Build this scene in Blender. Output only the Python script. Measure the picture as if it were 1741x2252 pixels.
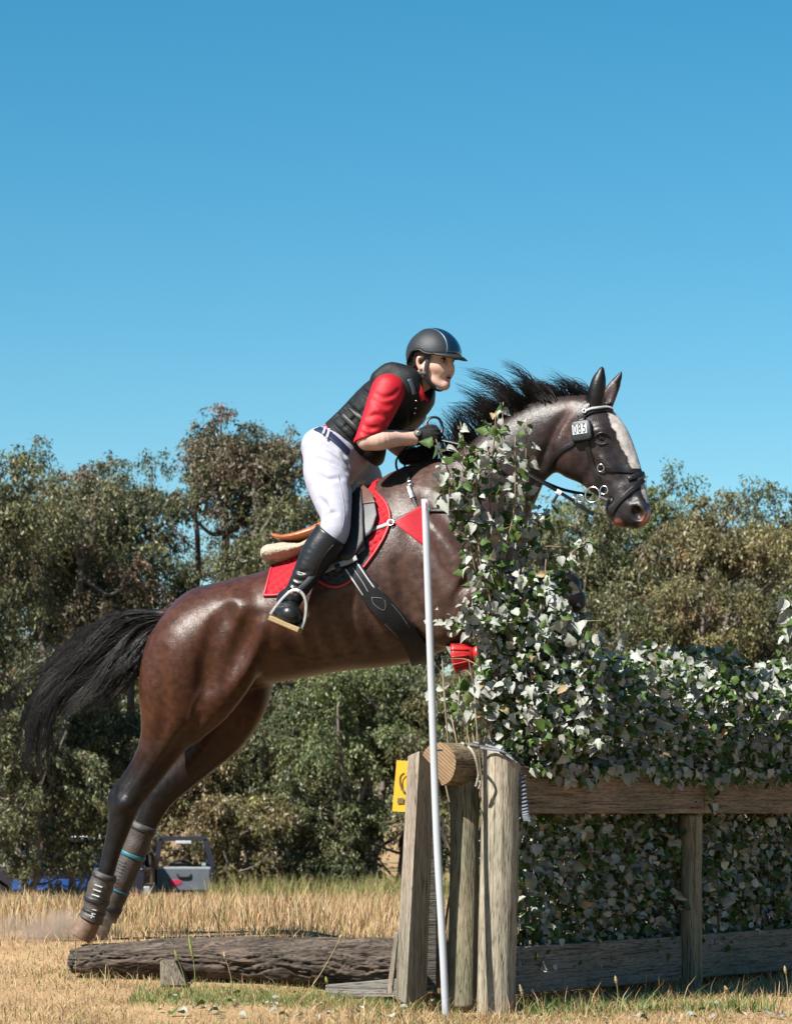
import bpy, math, random
import numpy as np
from mathutils import Vector, Matrix

for _o in list(bpy.data.objects):
    bpy.data.objects.remove(_o)

# ------------------------------------------------------------------ camera
F, CX, CY, CH = 6150.0, 870.5, 1790.0, 0.778      # focal length in photo pixels, principal x, horizon y, eye height
sc = bpy.context.scene
cam_data = bpy.data.cameras.new('camera')
cam = bpy.data.objects.new('camera', cam_data)
sc.collection.objects.link(cam)
sc.camera = cam
cam.location = (0, 0, CH)
cam.rotation_euler = (math.radians(90), 0, 0)
cam_data.sensor_fit = 'VERTICAL'
cam_data.sensor_height = 36.0
cam_data.sensor_width = 36.0
cam_data.lens = 36.0 * F / 2252.0
cam_data.shift_y = (CY - 1126.0) / 2252.0
cam_data.clip_end = 9000
cam_data.dof.use_dof = True
cam_data.dof.focus_distance = 12.0
cam_data.dof.aperture_fstop = 11.0

# ------------------------------------------------------------------ sky and sun
SUN = Vector((-0.62, -0.58, 0.92)).normalized()
SUN_EL = math.asin(SUN.z)
SUN_AZ = math.atan2(SUN.x, SUN.y)
world = bpy.data.worlds.new('World')
sc.world = world
world.use_nodes = True
wn = world.node_tree
wn.nodes.clear()
w_out = wn.nodes.new('ShaderNodeOutputWorld')
w_bg = wn.nodes.new('ShaderNodeBackground')
w_sky = wn.nodes.new('ShaderNodeTexSky')
w_sky.sky_type = 'NISHITA'
w_sky.sun_disc = False
w_sky.sun_elevation = SUN_EL
w_sky.sun_rotation = SUN_AZ
w_sky.altitude = 300
w_sky.air_density = 1.0
w_sky.dust_density = 0.25
w_sky.ozone_density = 2.2
w_hsv = wn.nodes.new('ShaderNodeHueSaturation')
w_hsv.inputs['Hue'].default_value = 0.479
w_hsv.inputs['Saturation'].default_value = 1.42
w_bg.inputs['Strength'].default_value = 0.0505
wn.links.new(w_sky.outputs[0], w_hsv.inputs['Color'])
wn.links.new(w_hsv.outputs[0], w_bg.inputs['Color'])
wn.links.new(w_bg.outputs[0], w_out.inputs['Surface'])

sun_data = bpy.data.lights.new('sun', 'SUN')
sun_data.energy = 5.0
sun_data.angle = math.radians(0.53)
sun_data.color = (1.0, 0.955, 0.88)
sun = bpy.data.objects.new('sun', sun_data)
sc.collection.objects.link(sun)
sun.rotation_euler = SUN.to_track_quat('Z', 'Y').to_euler()

sc.render.engine = 'CYCLES'
sc.view_settings.view_transform = 'Standard'
sc.view_settings.look = 'None'
sc.view_settings.exposure = 1.36
sc.view_settings.gamma = 1.0
sc.cycles.use_denoising = True
sc.cycles.max_bounces = 6
sc.cycles.transparent_max_bounces = 12

# ------------------------------------------------------------------ helpers: pixels, objects, meshes
COL = sc.collection

def W(px, py, Y):
    """a pixel of the photograph at world depth Y (metres from the lens)"""
    return np.array([(px - CX) / F * Y, Y, CH - (py - CY) / F * Y])

def link(o, parent=None):
    COL.objects.link(o)
    if parent is not None:
        o.parent = parent
    return o

def tag(o, label, cat, group=None, kind=None):
    o['label'] = label
    o['category'] = cat
    if group:
        o['group'] = group
    if kind:
        o['kind'] = kind
    return o

def empty(name, loc, rz=0.0):
    o = bpy.data.objects.new(name, None)
    o.location = loc
    o.rotation_euler = (0, 0, rz)
    o.empty_display_size = 0.1
    return link(o)

def mesh_from(name, V, quads=None, tris=None, ngons=None, smooth=True, cols=None):
    V = np.asarray(V, dtype=np.float32).reshape(-1, 3)
    me = bpy.data.meshes.new(name)
    loops, starts, off = [], [], 0
    for arr, n in ((quads, 4), (tris, 3)):
        if arr is not None and len(arr):
            a = np.asarray(arr, dtype=np.int32).reshape(-1, n)
            loops.append(a.ravel())
            starts.append(off + np.arange(len(a), dtype=np.int32) * n)
            off += a.size
    if ngons:
        for g in ngons:
            loops.append(np.asarray(g, dtype=np.int32))
            starts.append(np.array([off], dtype=np.int32))
            off += len(g)
    loops = np.concatenate(loops)
    starts = np.concatenate(starts)
    me.vertices.add(len(V))
    me.vertices.foreach_set('co', V.ravel())
    me.loops.add(len(loops))
    me.loops.foreach_set('vertex_index', loops)
    me.polygons.add(len(starts))
    me.polygons.foreach_set('loop_start', starts)
    me.polygons.foreach_set('use_smooth', np.full(len(starts), bool(smooth)))
    if cols is not None:
        at = me.color_attributes.new('Col', 'FLOAT_COLOR', 'POINT')
        c4 = np.ones((len(V), 4), dtype=np.float32)
        c4[:, :3] = cols
        at.data.foreach_set('color', c4.ravel())
    me.update(calc_edges=True)
    me.validate()
    return me

def obj(name, me, m=None, parent=None):
    o = bpy.data.objects.new(name, me)
    if m is not None and len(me.materials) == 0:
        me.materials.append(m)
    return link(o, parent)

class MB:
    """collects simple shapes into one mesh"""
    def __init__(s):
        s.v, s.q, s.t, s.n = [], [], [], []
        s.c = 0
    def add(s, V, quads=(), tris=(), ngons=()):
        V = np.asarray(V, dtype=float).reshape(-1, 3)
        s.v.append(V)
        s.q += [tuple(int(i) + s.c for i in f) for f in quads]
        s.t += [tuple(int(i) + s.c for i in f) for f in tris]
        s.n += [tuple(int(i) + s.c for i in f) for f in ngons]
        s.c += len(V)
    def box(s, c, d, R=None):
        c = np.asarray(c, float)
        h = np.asarray(d, float) / 2
        V = np.array([[x, y, z] for x in (-1, 1) for y in (-1, 1) for z in (-1, 1)]) * h
        if R is not None:
            V = V @ np.asarray(R, float).T
        s.add(V + c, quads=[(0, 1, 3, 2), (4, 6, 7, 5), (0, 4, 5, 1), (2, 3, 7, 6), (0, 2, 6, 4), (1, 5, 7, 3)])
    def hexa(s, P):
        """eight corners: bottom ring then top ring"""
        s.add(P, quads=[(3, 2, 1, 0), (4, 5, 6, 7), (0, 1, 5, 4), (1, 2, 6, 5), (2, 3, 7, 6), (3, 0, 4, 7)])
    def tube(s, P, R, n=8, closed=False, cap=True):
        V, Q, G = tube_arrays(P, R, n, closed, cap)
        s.add(V, quads=Q, ngons=G)
    def lathe(s, prof, n=24, c=(0, 0, 0)):
        prof = np.asarray(prof, float)
        a = np.arange(n) / n * 2 * np.pi
        V = np.stack([prof[:, None, 0] * np.cos(a), prof[:, None, 0] * np.sin(a), np.repeat(prof[:, 1:2], n, 1)], -1)
        k = len(prof)
        Q = [(i * n + j, i * n + (j + 1) % n, (i + 1) * n + (j + 1) % n, (i + 1) * n + j) for i in range(k - 1) for j in range(n)]
        s.add(V.reshape(-1, 3) + np.asarray(c), quads=Q)
    def sphere(s, c, r, n=10):
        V, Q = sphere_arrays(c, r, n)
        s.add(V, quads=Q)
    def build(s, name, m, parent=None, smooth=True, bevel=0.0):
        me = mesh_from(name, np.concatenate(s.v), s.q, s.t, s.n, smooth)
        o = obj(name, me, m, parent)
        if bevel > 0:
            b = o.modifiers.new('bevel', 'BEVEL')
            b.width = bevel
            b.segments = 2
            b.limit_method = 'ANGLE'
            b.angle_limit = math.radians(40)
        return o

def sphere_arrays(c, r, n=10):
    r = np.ones(3) * np.asarray(r, float)
    th = np.linspace(1e-3, np.pi - 1e-3, n)
    ph = np.arange(2 * n) / (2 * n) * 2 * np.pi
    V = np.stack([np.sin(th)[:, None] * np.cos(ph), np.sin(th)[:, None] * np.sin(ph), np.repeat(np.cos(th)[:, None], 2 * n, 1)], -1)
    m = 2 * n
    Q = [(i * m + j, (i + 1) * m + j, (i + 1) * m + (j + 1) % m, i * m + (j + 1) % m) for i in range(n - 1) for j in range(m)]
    return V.reshape(-1, 3) * r + np.asarray(c, float), Q

def frames(P, closed=False):
    P = np.asarray(P, float)
    if closed:
        T = np.roll(P, -1, 0) - np.roll(P, 1, 0)
    else:
        T = np.gradient(P, axis=0)
    T /= np.linalg.norm(T, axis=1)[:, None] + 1e-12
    N = np.zeros_like(P)
    a = np.array([0, 0, 1.0]) if abs(T[0][2]) < 0.9 else np.array([1.0, 0, 0])
    n = np.cross(T[0], a)
    n /= np.linalg.norm(n)
    for i in range(len(P)):
        n = n - T[i] * np.dot(n, T[i])
        n /= np.linalg.norm(n) + 1e-12
        N[i] = n
    return T, N, np.cross(T, N)

def tube_arrays(P, R, n=8, closed=False, cap=True):
    P = np.asarray(P, float)
    k = len(P)
    R = np.broadcast_to(np.asarray(R, float), (k,))
    T, N, B = frames(P, closed)
    a = np.arange(n) / n * 2 * np.pi
    V = P[:, None] + R[:, None, None] * (np.cos(a)[None, :, None] * N[:, None] + np.sin(a)[None, :, None] * B[:, None])
    Q = []
    for i in range(k if closed else k - 1):
        i2 = (i + 1) % k
        for j in range(n):
            j2 = (j + 1) % n
            Q.append((i * n + j, i * n + j2, i2 * n + j2, i2 * n + j))
    G = [] if (closed or not cap) else [tuple(range(n))[::-1], tuple((k - 1) * n + j for j in range(n))]
    return V.reshape(-1, 3), Q, G

def spline(P, n):
    """Catmull-Rom through the rows of P, n samples per span"""
    P = np.asarray(P, float)
    if len(P) < 3:
        t = np.linspace(0, 1, n + 1)[:, None]
        return P[0] * (1 - t) + P[-1] * t
    E = np.vstack([2 * P[0] - P[1], P, 2 * P[-1] - P[-2]])
    out = []
    for i in range(len(P) - 1):
        p0, p1, p2, p3 = E[i:i + 4]
        for t in np.arange(n) / n:
            out.append(0.5 * ((2 * p1) + (p2 - p0) * t + (2 * p0 - 5 * p1 + 4 * p2 - p3) * t * t + (3 * p1 - p0 - 3 * p2 + p3) * t ** 3))
    out.append(P[-1])
    return np.array(out)

def ribbon(mb, P, N, width, thick):
    """flat strap along P, lying on a surface with normals N"""
    P = np.asarray(P, float)
    N = np.asarray(N, float)
    N = N / (np.linalg.norm(N, axis=1)[:, None] + 1e-9)
    T = np.gradient(P, axis=0)
    T /= np.linalg.norm(T, axis=1)[:, None] + 1e-9
    B = np.cross(T, N)
    B /= np.linalg.norm(B, axis=1)[:, None] + 1e-9
    N = np.cross(B, T)
    w = np.broadcast_to(np.asarray(width, float), (len(P),))[:, None] / 2
    h = thick
    e = min(0.3 * h, 0.002)
    prof = [(-1, 0, 0), (-1, h - e, 0), (-1, h, e), (1, h, -e), (1, h - e, 0), (1, 0, 0)]
    rings = [P + B * (s * w + off) + N * z for s, z, off in prof]
    V = np.stack(rings, 1)
    n = len(prof)
    k = len(P)
    Q = [(i * n + j, i * n + (j + 1) % n, (i + 1) * n + (j + 1) % n, (i + 1) * n + j) for i in range(k - 1) for j in range(n)]
    mb.add(V.reshape(-1, 3), quads=Q, ngons=[tuple(range(n))[::-1], tuple((k - 1) * n + j for j in range(n))])

def solid(o, t, off=1.0):
    md = o.modifiers.new('thickness', 'SOLIDIFY')
    md.thickness = t
    md.offset = off
    return o

rng = np.random.default_rng(7)

def hash_noise3(P, seed=0):
    P = np.asarray(P, float)
    i = np.floor(P).astype(np.int64)
    f = P - i
    f = f * f * (3 - 2 * f)
    r = 0
    for dx in (0, 1):
        for dy in (0, 1):
            for dz in (0, 1):
                h = ((i[..., 0] + dx) * 374761393 + (i[..., 1] + dy) * 668265263 + (i[..., 2] + dz) * 2147483647 + seed * 974711) & 0xffffffff
                h = ((h ^ (h >> 13)) * 1274126177) & 0xffffffff
                h = (h ^ (h >> 16)) & 0xffff
                w = (f[..., 0] if dx else 1 - f[..., 0]) * (f[..., 1] if dy else 1 - f[..., 1]) * (f[..., 2] if dz else 1 - f[..., 2])
                r = r + w * (h / 32767.5 - 1)
    return r

def fbm(P, octv=3, seed=0):
    r, a, s = 0, 1.0, 1.0
    for o in range(octv):
        r = r + a * hash_noise3(np.asarray(P) * s, seed + o)
        a *= 0.5
        s *= 2.03
    return r

def sstep(a, b, x):
    t = np.clip((x - a) / (b - a), 0, 1)
    return t * t * (3 - 2 * t)

# ------------------------------------------------------------------ materials
MATS = {}
ALB = 0.55                                   # all paints, cloths and plants on one reflectance scale

def mat(name, c1, c2=None, scale=20.0, rough=0.6, spec=0.5, metal=0.0, bump=0.0, bscale=60.0, attr=False, stretch=None,
        coat=0.0, transl=0.0, detail=4.0, bdist=0.005, rvar=0.0, sheen=0.0, back=None):
    if name in MATS:
        return MATS[name]
    m = bpy.data.materials.new(name)
    m.use_nodes = True
    nt = m.node_tree
    L = nt.links.new
    b = nt.nodes['Principled BSDF']
    b.inputs['Roughness'].default_value = rough
    b.inputs['Specular IOR Level'].default_value = spec
    b.inputs['Metallic'].default_value = metal
    if coat:
        b.inputs['Coat Weight'].default_value = coat
        b.inputs['Coat Roughness'].default_value = 0.08
    if sheen:
        b.inputs['Sheen Weight'].default_value = sheen
    tc = nt.nodes.new('ShaderNodeTexCoord')
    mp = nt.nodes.new('ShaderNodeMapping')
    L(tc.outputs['Object'], mp.inputs['Vector'])
    if stretch:
        mp.inputs['Scale'].default_value = stretch
    c2 = c2 or tuple(x * 0.75 for x in c1)
    if metal < 0.5:
        c1, c2 = tuple(x * ALB for x in c1), tuple(x * ALB for x in c2)
    nz = nt.nodes.new('ShaderNodeTexNoise')
    nz.inputs['Scale'].default_value = scale
    nz.inputs['Detail'].default_value = detail
    L(mp.outputs[0], nz.inputs['Vector'])
    rp = nt.nodes.new('ShaderNodeValToRGB')
    rp.color_ramp.elements[0].position = 0.32
    rp.color_ramp.elements[1].position = 0.68
    rp.color_ramp.elements[0].color = (*c2, 1)
    rp.color_ramp.elements[1].color = (*c1, 1)
    L(nz.outputs['Fac'], rp.inputs['Fac'])
    out = rp.outputs['Color']
    if attr:
        at = nt.nodes.new('ShaderNodeAttribute')
        at.attribute_name = 'Col'
        mx = nt.nodes.new('ShaderNodeMix')
        mx.data_type = 'RGBA'
        mx.blend_type = 'MULTIPLY'
        mx.inputs['Factor'].default_value = 1.0
        L(at.outputs['Color'], mx.inputs[6])
        L(out, mx.inputs[7])
        out = mx.outputs[2]
    if back is not None:
        ge = nt.nodes.new('ShaderNodeNewGeometry')
        mx = nt.nodes.new('ShaderNodeMix')
        mx.data_type = 'RGBA'
        L(ge.outputs['Backfacing'], mx.inputs['Factor'])
        L(out, mx.inputs[6])
        mx.inputs[7].default_value = (*back, 1)
        out = mx.outputs[2]
    L(out, b.inputs['Base Color'])
    if rvar:
        ma = nt.nodes.new('ShaderNodeMapRange')
        ma.inputs['To Min'].default_value = max(0.02, rough - rvar)
        ma.inputs['To Max'].default_value = min(1, rough + rvar)
        L(nz.outputs['Fac'], ma.inputs['Value'])
        L(ma.outputs[0], b.inputs['Roughness'])
    if bump:
        n2 = nt.nodes.new('ShaderNodeTexNoise')
        n2.inputs['Scale'].default_value = bscale
        n2.inputs['Detail'].default_value = 5
        L(mp.outputs[0], n2.inputs['Vector'])
        bp = nt.nodes.new('ShaderNodeBump')
        bp.inputs['Strength'].default_value = bump
        bp.inputs['Distance'].default_value = bdist
        L(n2.outputs['Fac'], bp.inputs['Height'])
        L(bp.outputs[0], b.inputs['Normal'])
    if transl:
        tr = nt.nodes.new('ShaderNodeBsdfTranslucent')
        L(out, tr.inputs['Color'])
        ad = nt.nodes.new('ShaderNodeMixShader')
        ad.inputs['Fac'].default_value = transl
        L(b.outputs[0], ad.inputs[1])
        L(tr.outputs[0], ad.inputs[2])
        L(ad.outputs[0], nt.nodes['Material Output'].inputs['Surface'])
    MATS[name] = m
    return m

# ------------------------------------------------------------------ implicit surfaces (smooth unions of tapered limbs, meshed by surface nets)
class SDF:
    def __init__(s, lo, hi, h):
        s.lo = np.asarray(lo, np.float32)
        s.h = np.float32(h)
        s.n = (np.ceil((np.asarray(hi) - np.asarray(lo)) / h)).astype(int) + 1
        s.F = np.full(s.n, 9.0, np.float32)
        s.ax = [(s.lo[i] + s.h * np.arange(s.n[i])).astype(np.float32) for i in range(3)]
    def sl(s, lo, hi):
        r = []
        for i in range(3):
            a = int(max(0, math.floor((lo[i] - s.lo[i]) / s.h)))
            b = int(min(s.n[i], math.ceil((hi[i] - s.lo[i]) / s.h) + 1))
            r.append(slice(a, max(a, b)))
        return tuple(r)
    def grid(s, sl):
        return (s.ax[0][sl[0]][:, None, None], s.ax[1][sl[1]][None, :, None], s.ax[2][sl[2]][None, None, :])
    def merge(s, sl, d, k, op):
        A = s.F[sl]
        if op == 'add':
            if k > 0:
                h = np.maximum(k - np.abs(A - d), 0) / k
                s.F[sl] = np.minimum(A, d) - h * h * k * 0.25
            else:
                s.F[sl] = np.minimum(A, d)
        elif op == 'sub':
            B = -d
            if k > 0:
                h = np.maximum(k - np.abs(A - B), 0) / k
                s.F[sl] = np.maximum(A, B) + h * h * k * 0.25
            else:
                s.F[sl] = np.maximum(A, B)
        else:
            s.F[sl] = np.maximum(A, d)
    def chain(s, P, R, wy=1.0, k=0.02, op='add', sub=4, axis=1):
        """tapered limb through points P with radii R; wy stretches it along one local axis"""
        P = np.asarray(P, float)
        n = len(P)
        R = np.broadcast_to(np.asarray(R, float), (n,))
        wy = np.broadcast_to(np.asarray(wy, float), (n,))
        D = np.hstack([P, R[:, None], wy[:, None]])
        if n == 1:
            D = np.vstack([D, D + np.array([1e-5, 0, 0, 0, 0])])
        elif n > 1 and sub > 1:
            D = spline(D, sub)
        D = D.astype(np.float32)
        m = k + 3 * s.h + 0.004
        mw = np.maximum(D[:, 4], 1) * D[:, 3]
        lo = (D[:, :3] - mw[:, None]).min(0) - m
        hi = (D[:, :3] + mw[:, None]).max(0) + m
        SL = s.sl(lo, hi)
        if any(q.stop <= q.start for q in SL):
            return
        T = np.full([q.stop - q.start for q in SL], 9.0, np.float32)
        for a, b in zip(D[:-1], D[1:]):
            ra = max(a[3] * max(a[4], 1), b[3] * max(b[4], 1)) + m
            l2 = np.minimum(a[:3], b[:3]) - ra
            h2 = np.maximum(a[:3], b[:3]) + ra
            sl = tuple(slice(max(q.start, Q.start), min(q.stop, Q.stop)) for q, Q in zip(s.sl(l2, h2), SL))
            if any(q.stop <= q.start for q in sl):
                continue
            X, Y, Z = s.grid(sl)
            ba = b[:3] - a[:3]
            bb = float(ba @ ba) + 1e-12
            px, py, pz = X - a[0], Y - a[1], Z - a[2]
            t = np.clip((px * ba[0] + py * ba[1] + pz * ba[2]) / bb, 0, 1)
            r = a[3] + t * (b[3] - a[3])
            w = a[4] + t * (b[4] - a[4])
            q = [px - t * ba[0], py - t * ba[1], pz - t * ba[2]]
            q[axis] = q[axis] / w
            d = np.sqrt(q[0] * q[0] + q[1] * q[1] + q[2] * q[2]) - r
            loc = tuple(slice(sl[i].start - SL[i].start, sl[i].stop - SL[i].start) for i in range(3))
            T[loc] = np.minimum(T[loc], d)
        s.merge(SL, T, k, op)
    def ball(s, c, r, k=0.02, op='add', M=None):
        """ellipsoid with radii r, turned by the 3x3 matrix M"""
        c = np.asarray(c, float)
        r = np.ones(3) * np.asarray(r, float)
        m = k + 3 * s.h + 0.004
        sl = s.sl(c - r.max() - m, c + r.max() + m)
        if any(q.stop <= q.start for q in sl):
            return
        X, Y, Z = s.grid(sl)
        x, y, z = X - c[0], Y - c[1], Z - c[2]
        if M is not None:
            M = np.asarray(M, float)
            x, y, z = (M[0, i] * x + M[1, i] * y + M[2, i] * z for i in range(3))
        q = np.sqrt((x / r[0]) ** 2 + (y / r[1]) ** 2 + (z / r[2]) ** 2)
        d = ((q - 1) * r.min()).astype(np.float32)
        s.merge(sl, d, k, op)
    def clip(s, p, n, k=0.0):
        """cut away everything on the side of the plane that n points to"""
        n = np.asarray(n, float)
        n = n / np.linalg.norm(n)
        X, Y, Z = s.grid((slice(None),) * 3)
        d = ((X - p[0]) * n[0] + (Y - p[1]) * n[1] + (Z - p[2]) * n[2]).astype(np.float32)
        s.merge((slice(None),) * 3, d, 0, 'int')
    def sample(s, P):
        P = np.asarray(P, np.float32)
        g = (P - s.lo) / s.h
        i = np.floor(g).astype(int)
        ok = np.all((i >= 0) & (i < s.n - 1), axis=-1)
        i = np.clip(i, 0, s.n - 2)
        f = np.clip(g - i, 0, 1)
        r = 0
        for dx in (0, 1):
            for dy in (0, 1):
                for dz in (0, 1):
                    w = (f[..., 0] if dx else 1 - f[..., 0]) * (f[..., 1] if dy else 1 - f[..., 1]) * (f[..., 2] if dz else 1 - f[..., 2])
                    r = r + w * s.F[i[..., 0] + dx, i[..., 1] + dy, i[..., 2] + dz]
        return np.where(ok, r, 9.0)
    def normal(s, P):
        e = float(s.h) * 1.5
        P = np.asarray(P, float)
        g = np.stack([s.sample(P + np.eye(3)[i] * e) - s.sample(P - np.eye(3)[i] * e) for i in range(3)], -1)
        return g / (np.linalg.norm(g, axis=-1)[..., None] + 1e-9)
    def march(s, O, D, tmax, step=0.02):
        """first hit of rays O + t D (D unit)"""
        O = np.asarray(O, float)
        D = np.asarray(D, float)
        t = np.zeros(len(D))
        done = np.zeros(len(D), bool)
        for _ in range(int(tmax / step * 2.2) + 40):
            d = s.sample(O + D * t[:, None])
            done |= d < 0.0006
            t = np.where(done | (t > tmax), t, t + np.clip(d * 0.6, 0.0005, step))
        return O + D * t[:, None], done
    def mesh(s):
        F = s.F
        S = F < 0
        c = np.zeros([x - 1 for x in F.shape], np.int8)
        for a in (0, 1):
            for b in (0, 1):
                for d in (0, 1):
                    c += S[a:a + c.shape[0], b:b + c.shape[1], d:d + c.shape[2]]
        mask = (c > 0) & (c < 8)
        ci = np.argwhere(mask)
        idx = np.full(c.shape, -1, np.int32)
        idx[mask] = np.arange(len(ci))
        acc = np.zeros((len(ci), 3))
        cnt = np.zeros(len(ci))
        cor = [(a, b, d) for a in (0, 1) for b in (0, 1) for d in (0, 1)]
        val = {q: F[ci[:, 0] + q[0], ci[:, 1] + q[1], ci[:, 2] + q[2]].astype(float) for q in cor}
        for q in cor:
            for ax in range(3):
                if q[ax] == 0:
                    q2 = tuple(1 if i == ax else q[i] for i in range(3))
                    fa, fb = val[q], val[q2]
                    cr = (fa < 0) != (fb < 0)
                    t = np.where(cr, fa / np.where(cr, fa - fb, 1), 0)
                    p = np.array(q, float)[None] + t[:, None] * np.eye(3)[ax]
                    acc += np.where(cr[:, None], p, 0)
                    cnt += cr
        V = s.lo + s.h * (ci + acc / cnt[:, None])
        Q = []
        for ax in range(3):
            u, v = (ax + 1) % 3, (ax + 2) % 3
            a = [slice(None)] * 3
            b = [slice(None)] * 3
            a[ax] = slice(0, -1)
            b[ax] = slice(1, None)
            A, B = S[tuple(a)], S[tuple(b)]
            e = np.argwhere(A != B)
            e = e[(e[:, u] > 0) & (e[:, v] > 0) & (e[:, u] < F.shape[u] - 1) & (e[:, v] < F.shape[v] - 1)]
            def cell(du, dv):
                q = e.copy()
                q[:, u] -= du
                q[:, v] -= dv
                return idx[q[:, 0], q[:, 1], q[:, 2]]
            quad = np.stack([cell(1, 1), cell(0, 1), cell(0, 0), cell(1, 0)], 1)
            ins = A[e[:, 0], e[:, 1], e[:, 2]]
            quad[~ins] = quad[~ins][:, ::-1]
            Q.append(quad)
        Q = np.concatenate(Q)
        Q = Q[(Q >= 0).all(1)]
        return V, Q

def relax(V, Q, it=2, lam=0.5):
    for _ in range(it):
        acc = np.zeros_like(V)
        cnt = np.zeros(len(V))
        for a, b in ((0, 1), (1, 2), (2, 3), (3, 0)):
            np.add.at(acc, Q[:, a], V[Q[:, b]])
            np.add.at(acc, Q[:, b], V[Q[:, a]])
            np.add.at(cnt, Q[:, a], 1)
            np.add.at(cnt, Q[:, b], 1)
        V = V + lam * (acc / np.maximum(cnt, 1)[:, None] - V)
    return V
# ------------------------------------------------------------------ ground
def gz(x, y):
    """height of the paddock: a low take-off mound left of the fence, then a gentle fall to the trees"""
    x = np.asarray(x, float)
    y = np.asarray(y, float)
    near = np.interp(y, [0, 10, 11, 11.6, 12.4, 13.2, 15, 20, 30], [-0.05, -0.01, 0.03, 0.105, 0.185, 0.215, 0.20, 0.08, -0.25])
    flat = np.interp(y, [0, 10, 13, 16, 20, 30], [-0.05, -0.01, 0.02, 0.03, 0.0, -0.25])
    far = np.interp(y, [30, 45, 62, 80, 140, 400, 3000], [-0.25, -0.86, -1.42, -1.50, -1.3, -1.0, 0.0])
    s = sstep(0.35, -0.55, x)
    z = np.where(y < 30, near * s + flat * (1 - s), far)
    return z + 0.012 * fbm(np.stack([x * 1.1, y * 1.1, 0 * x], -1), 3, 21) * sstep(9, 10.5, y) * sstep(200, 60, y)

ys = np.concatenate([np.linspace(-6, 9, 14), np.linspace(9.3, 18, 90), np.linspace(18.6, 90, 80), np.geomspace(95, 6000, 26)])
xs = np.concatenate([-np.geomspace(4000, 8, 22), np.linspace(-7, 7, 120), np.geomspace(8, 4000, 22)])
XX, YY = np.meshgrid(xs, ys)
ZZ = gz(XX, YY)
nx = len(xs)
Q = [(i * nx + j, i * nx + j + 1, (i + 1) * nx + j + 1, (i + 1) * nx + j) for i in range(len(ys) - 1) for j in range(nx - 1)]
m_ground = mat('dry paddock soil and thatch', (0.56, 0.375, 0.20), (0.38, 0.245, 0.13), scale=5, rough=0.95, spec=0.1, bump=0.8, bscale=40, bdist=0.02, detail=8)
g = obj('ground', mesh_from('ground', np.stack([XX, YY, ZZ], -1).reshape(-1, 3), Q), m_ground)
g['kind'] = 'structure'

# grass: thousands of bent blades in one mass
def blades(x, y, h, wd, lean, col, tipcol, seg=2):
    n = len(x)
    a = rng.random(n) * 2 * np.pi
    side = np.stack([np.cos(a), np.sin(a), 0 * a], -1)
    ld = rng.random(n) * 2 * np.pi
    ln = np.stack([np.cos(ld), np.sin(ld), 0 * ld], -1) * (lean * rng.random(n) * h)[:, None]
    b = np.stack([x, y, gz(x, y) - 0.01], -1)
    up = np.array([0, 0, 1.0])
    mid = b + up * (h * 0.58)[:, None] + ln * 0.35
    tip = b + up * (h * 0.98)[:, None] + ln
    w = wd[:, None] * side / 2
    V = np.stack([b - w, b + w, mid - w * 0.8, mid + w * 0.8, tip], 1).reshape(-1, 3)
    o = (np.arange(n) * 5)[:, None]
    quads = o + np.array([[0, 1, 3, 2]])
    tris = o + np.array([[2, 3, 4]])
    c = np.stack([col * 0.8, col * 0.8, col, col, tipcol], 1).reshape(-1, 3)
    return V, quads, tris, c

def pick(n, pal, wts):
    i = rng.choice(len(pal), n, p=np.array(wts) / sum(wts))
    c = np.array(pal)[i] * (0.95 + 0.6 * rng.random((n, 1)))
    return c
STRAW = [(0.57, 0.385, 0.20), (0.52, 0.325, 0.16), (0.62, 0.46, 0.28), (0.38, 0.21, 0.10), (0.38, 0.34, 0.13)]
GREEN = [(0.12, 0.20, 0.045), (0.17, 0.25, 0.06), (0.22, 0.26, 0.09)]
parts = []
def zone(n, y0, y1, xr, h0, h1, w0, w1, green=0.0, power=1.0, lean=0.6):
    y = y0 + (y1 - y0) * rng.random(n) ** power
    x = (rng.random(n) * 2 - 1) * xr * y
    pn = fbm(np.stack([x * 1.7, y * 1.7, 0 * x], -1), 2, 31)
    keep = rng.random(n) < np.clip(0.75 + 0.5 * pn, 0.25, 1)
    x, y, pn = x[keep], y[keep], pn[keep]
    n = len(x)
    h = (h0 + (h1 - h0) * rng.random(n) ** 1.6) * (0.8 + 0.35 * pn)
    wd = w0 + (w1 - w0) * rng.random(n)
    gm = rng.random(n) < green * np.clip(1 + 1.6 * pn, 0, 3)
    col = np.where(gm[:, None], pick(n, GREEN, [1, 1, 1]), pick(n, STRAW, [4, 3, 3, 1.5, 1]))
    tip = np.where(gm[:, None], col * 1.1, col * 1.15)
    parts.append(blades(x, y, np.maximum(h, 0.012), wd, lean, col, tip))
zone(52000, 9.8, 11.9, 0.18, 0.015, 0.055, 0.002, 0.0045, 0.14, 1.0, 1.4)
zone(3600, 9.9, 11.8, 0.18, 0.05, 0.14, 0.002, 0.004, 0.05, 1.0, 1.3)
zone(30000, 11.9, 16, 0.19, 0.03, 0.10, 0.0025, 0.005, 0.05, 1.0, 1.0)
zone(36000, 13.5, 26, 0.19, 0.08, 0.20, 0.004, 0.008, 0.02, 1.0)
zone(40000, 24, 44, 0.19, 0.10, 0.24, 0.007, 0.013, 0.02, 1.0)
zone(32000, 42, 66, 0.20, 0.12, 0.30, 0.012, 0.022, 0.05, 1.0)
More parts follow.
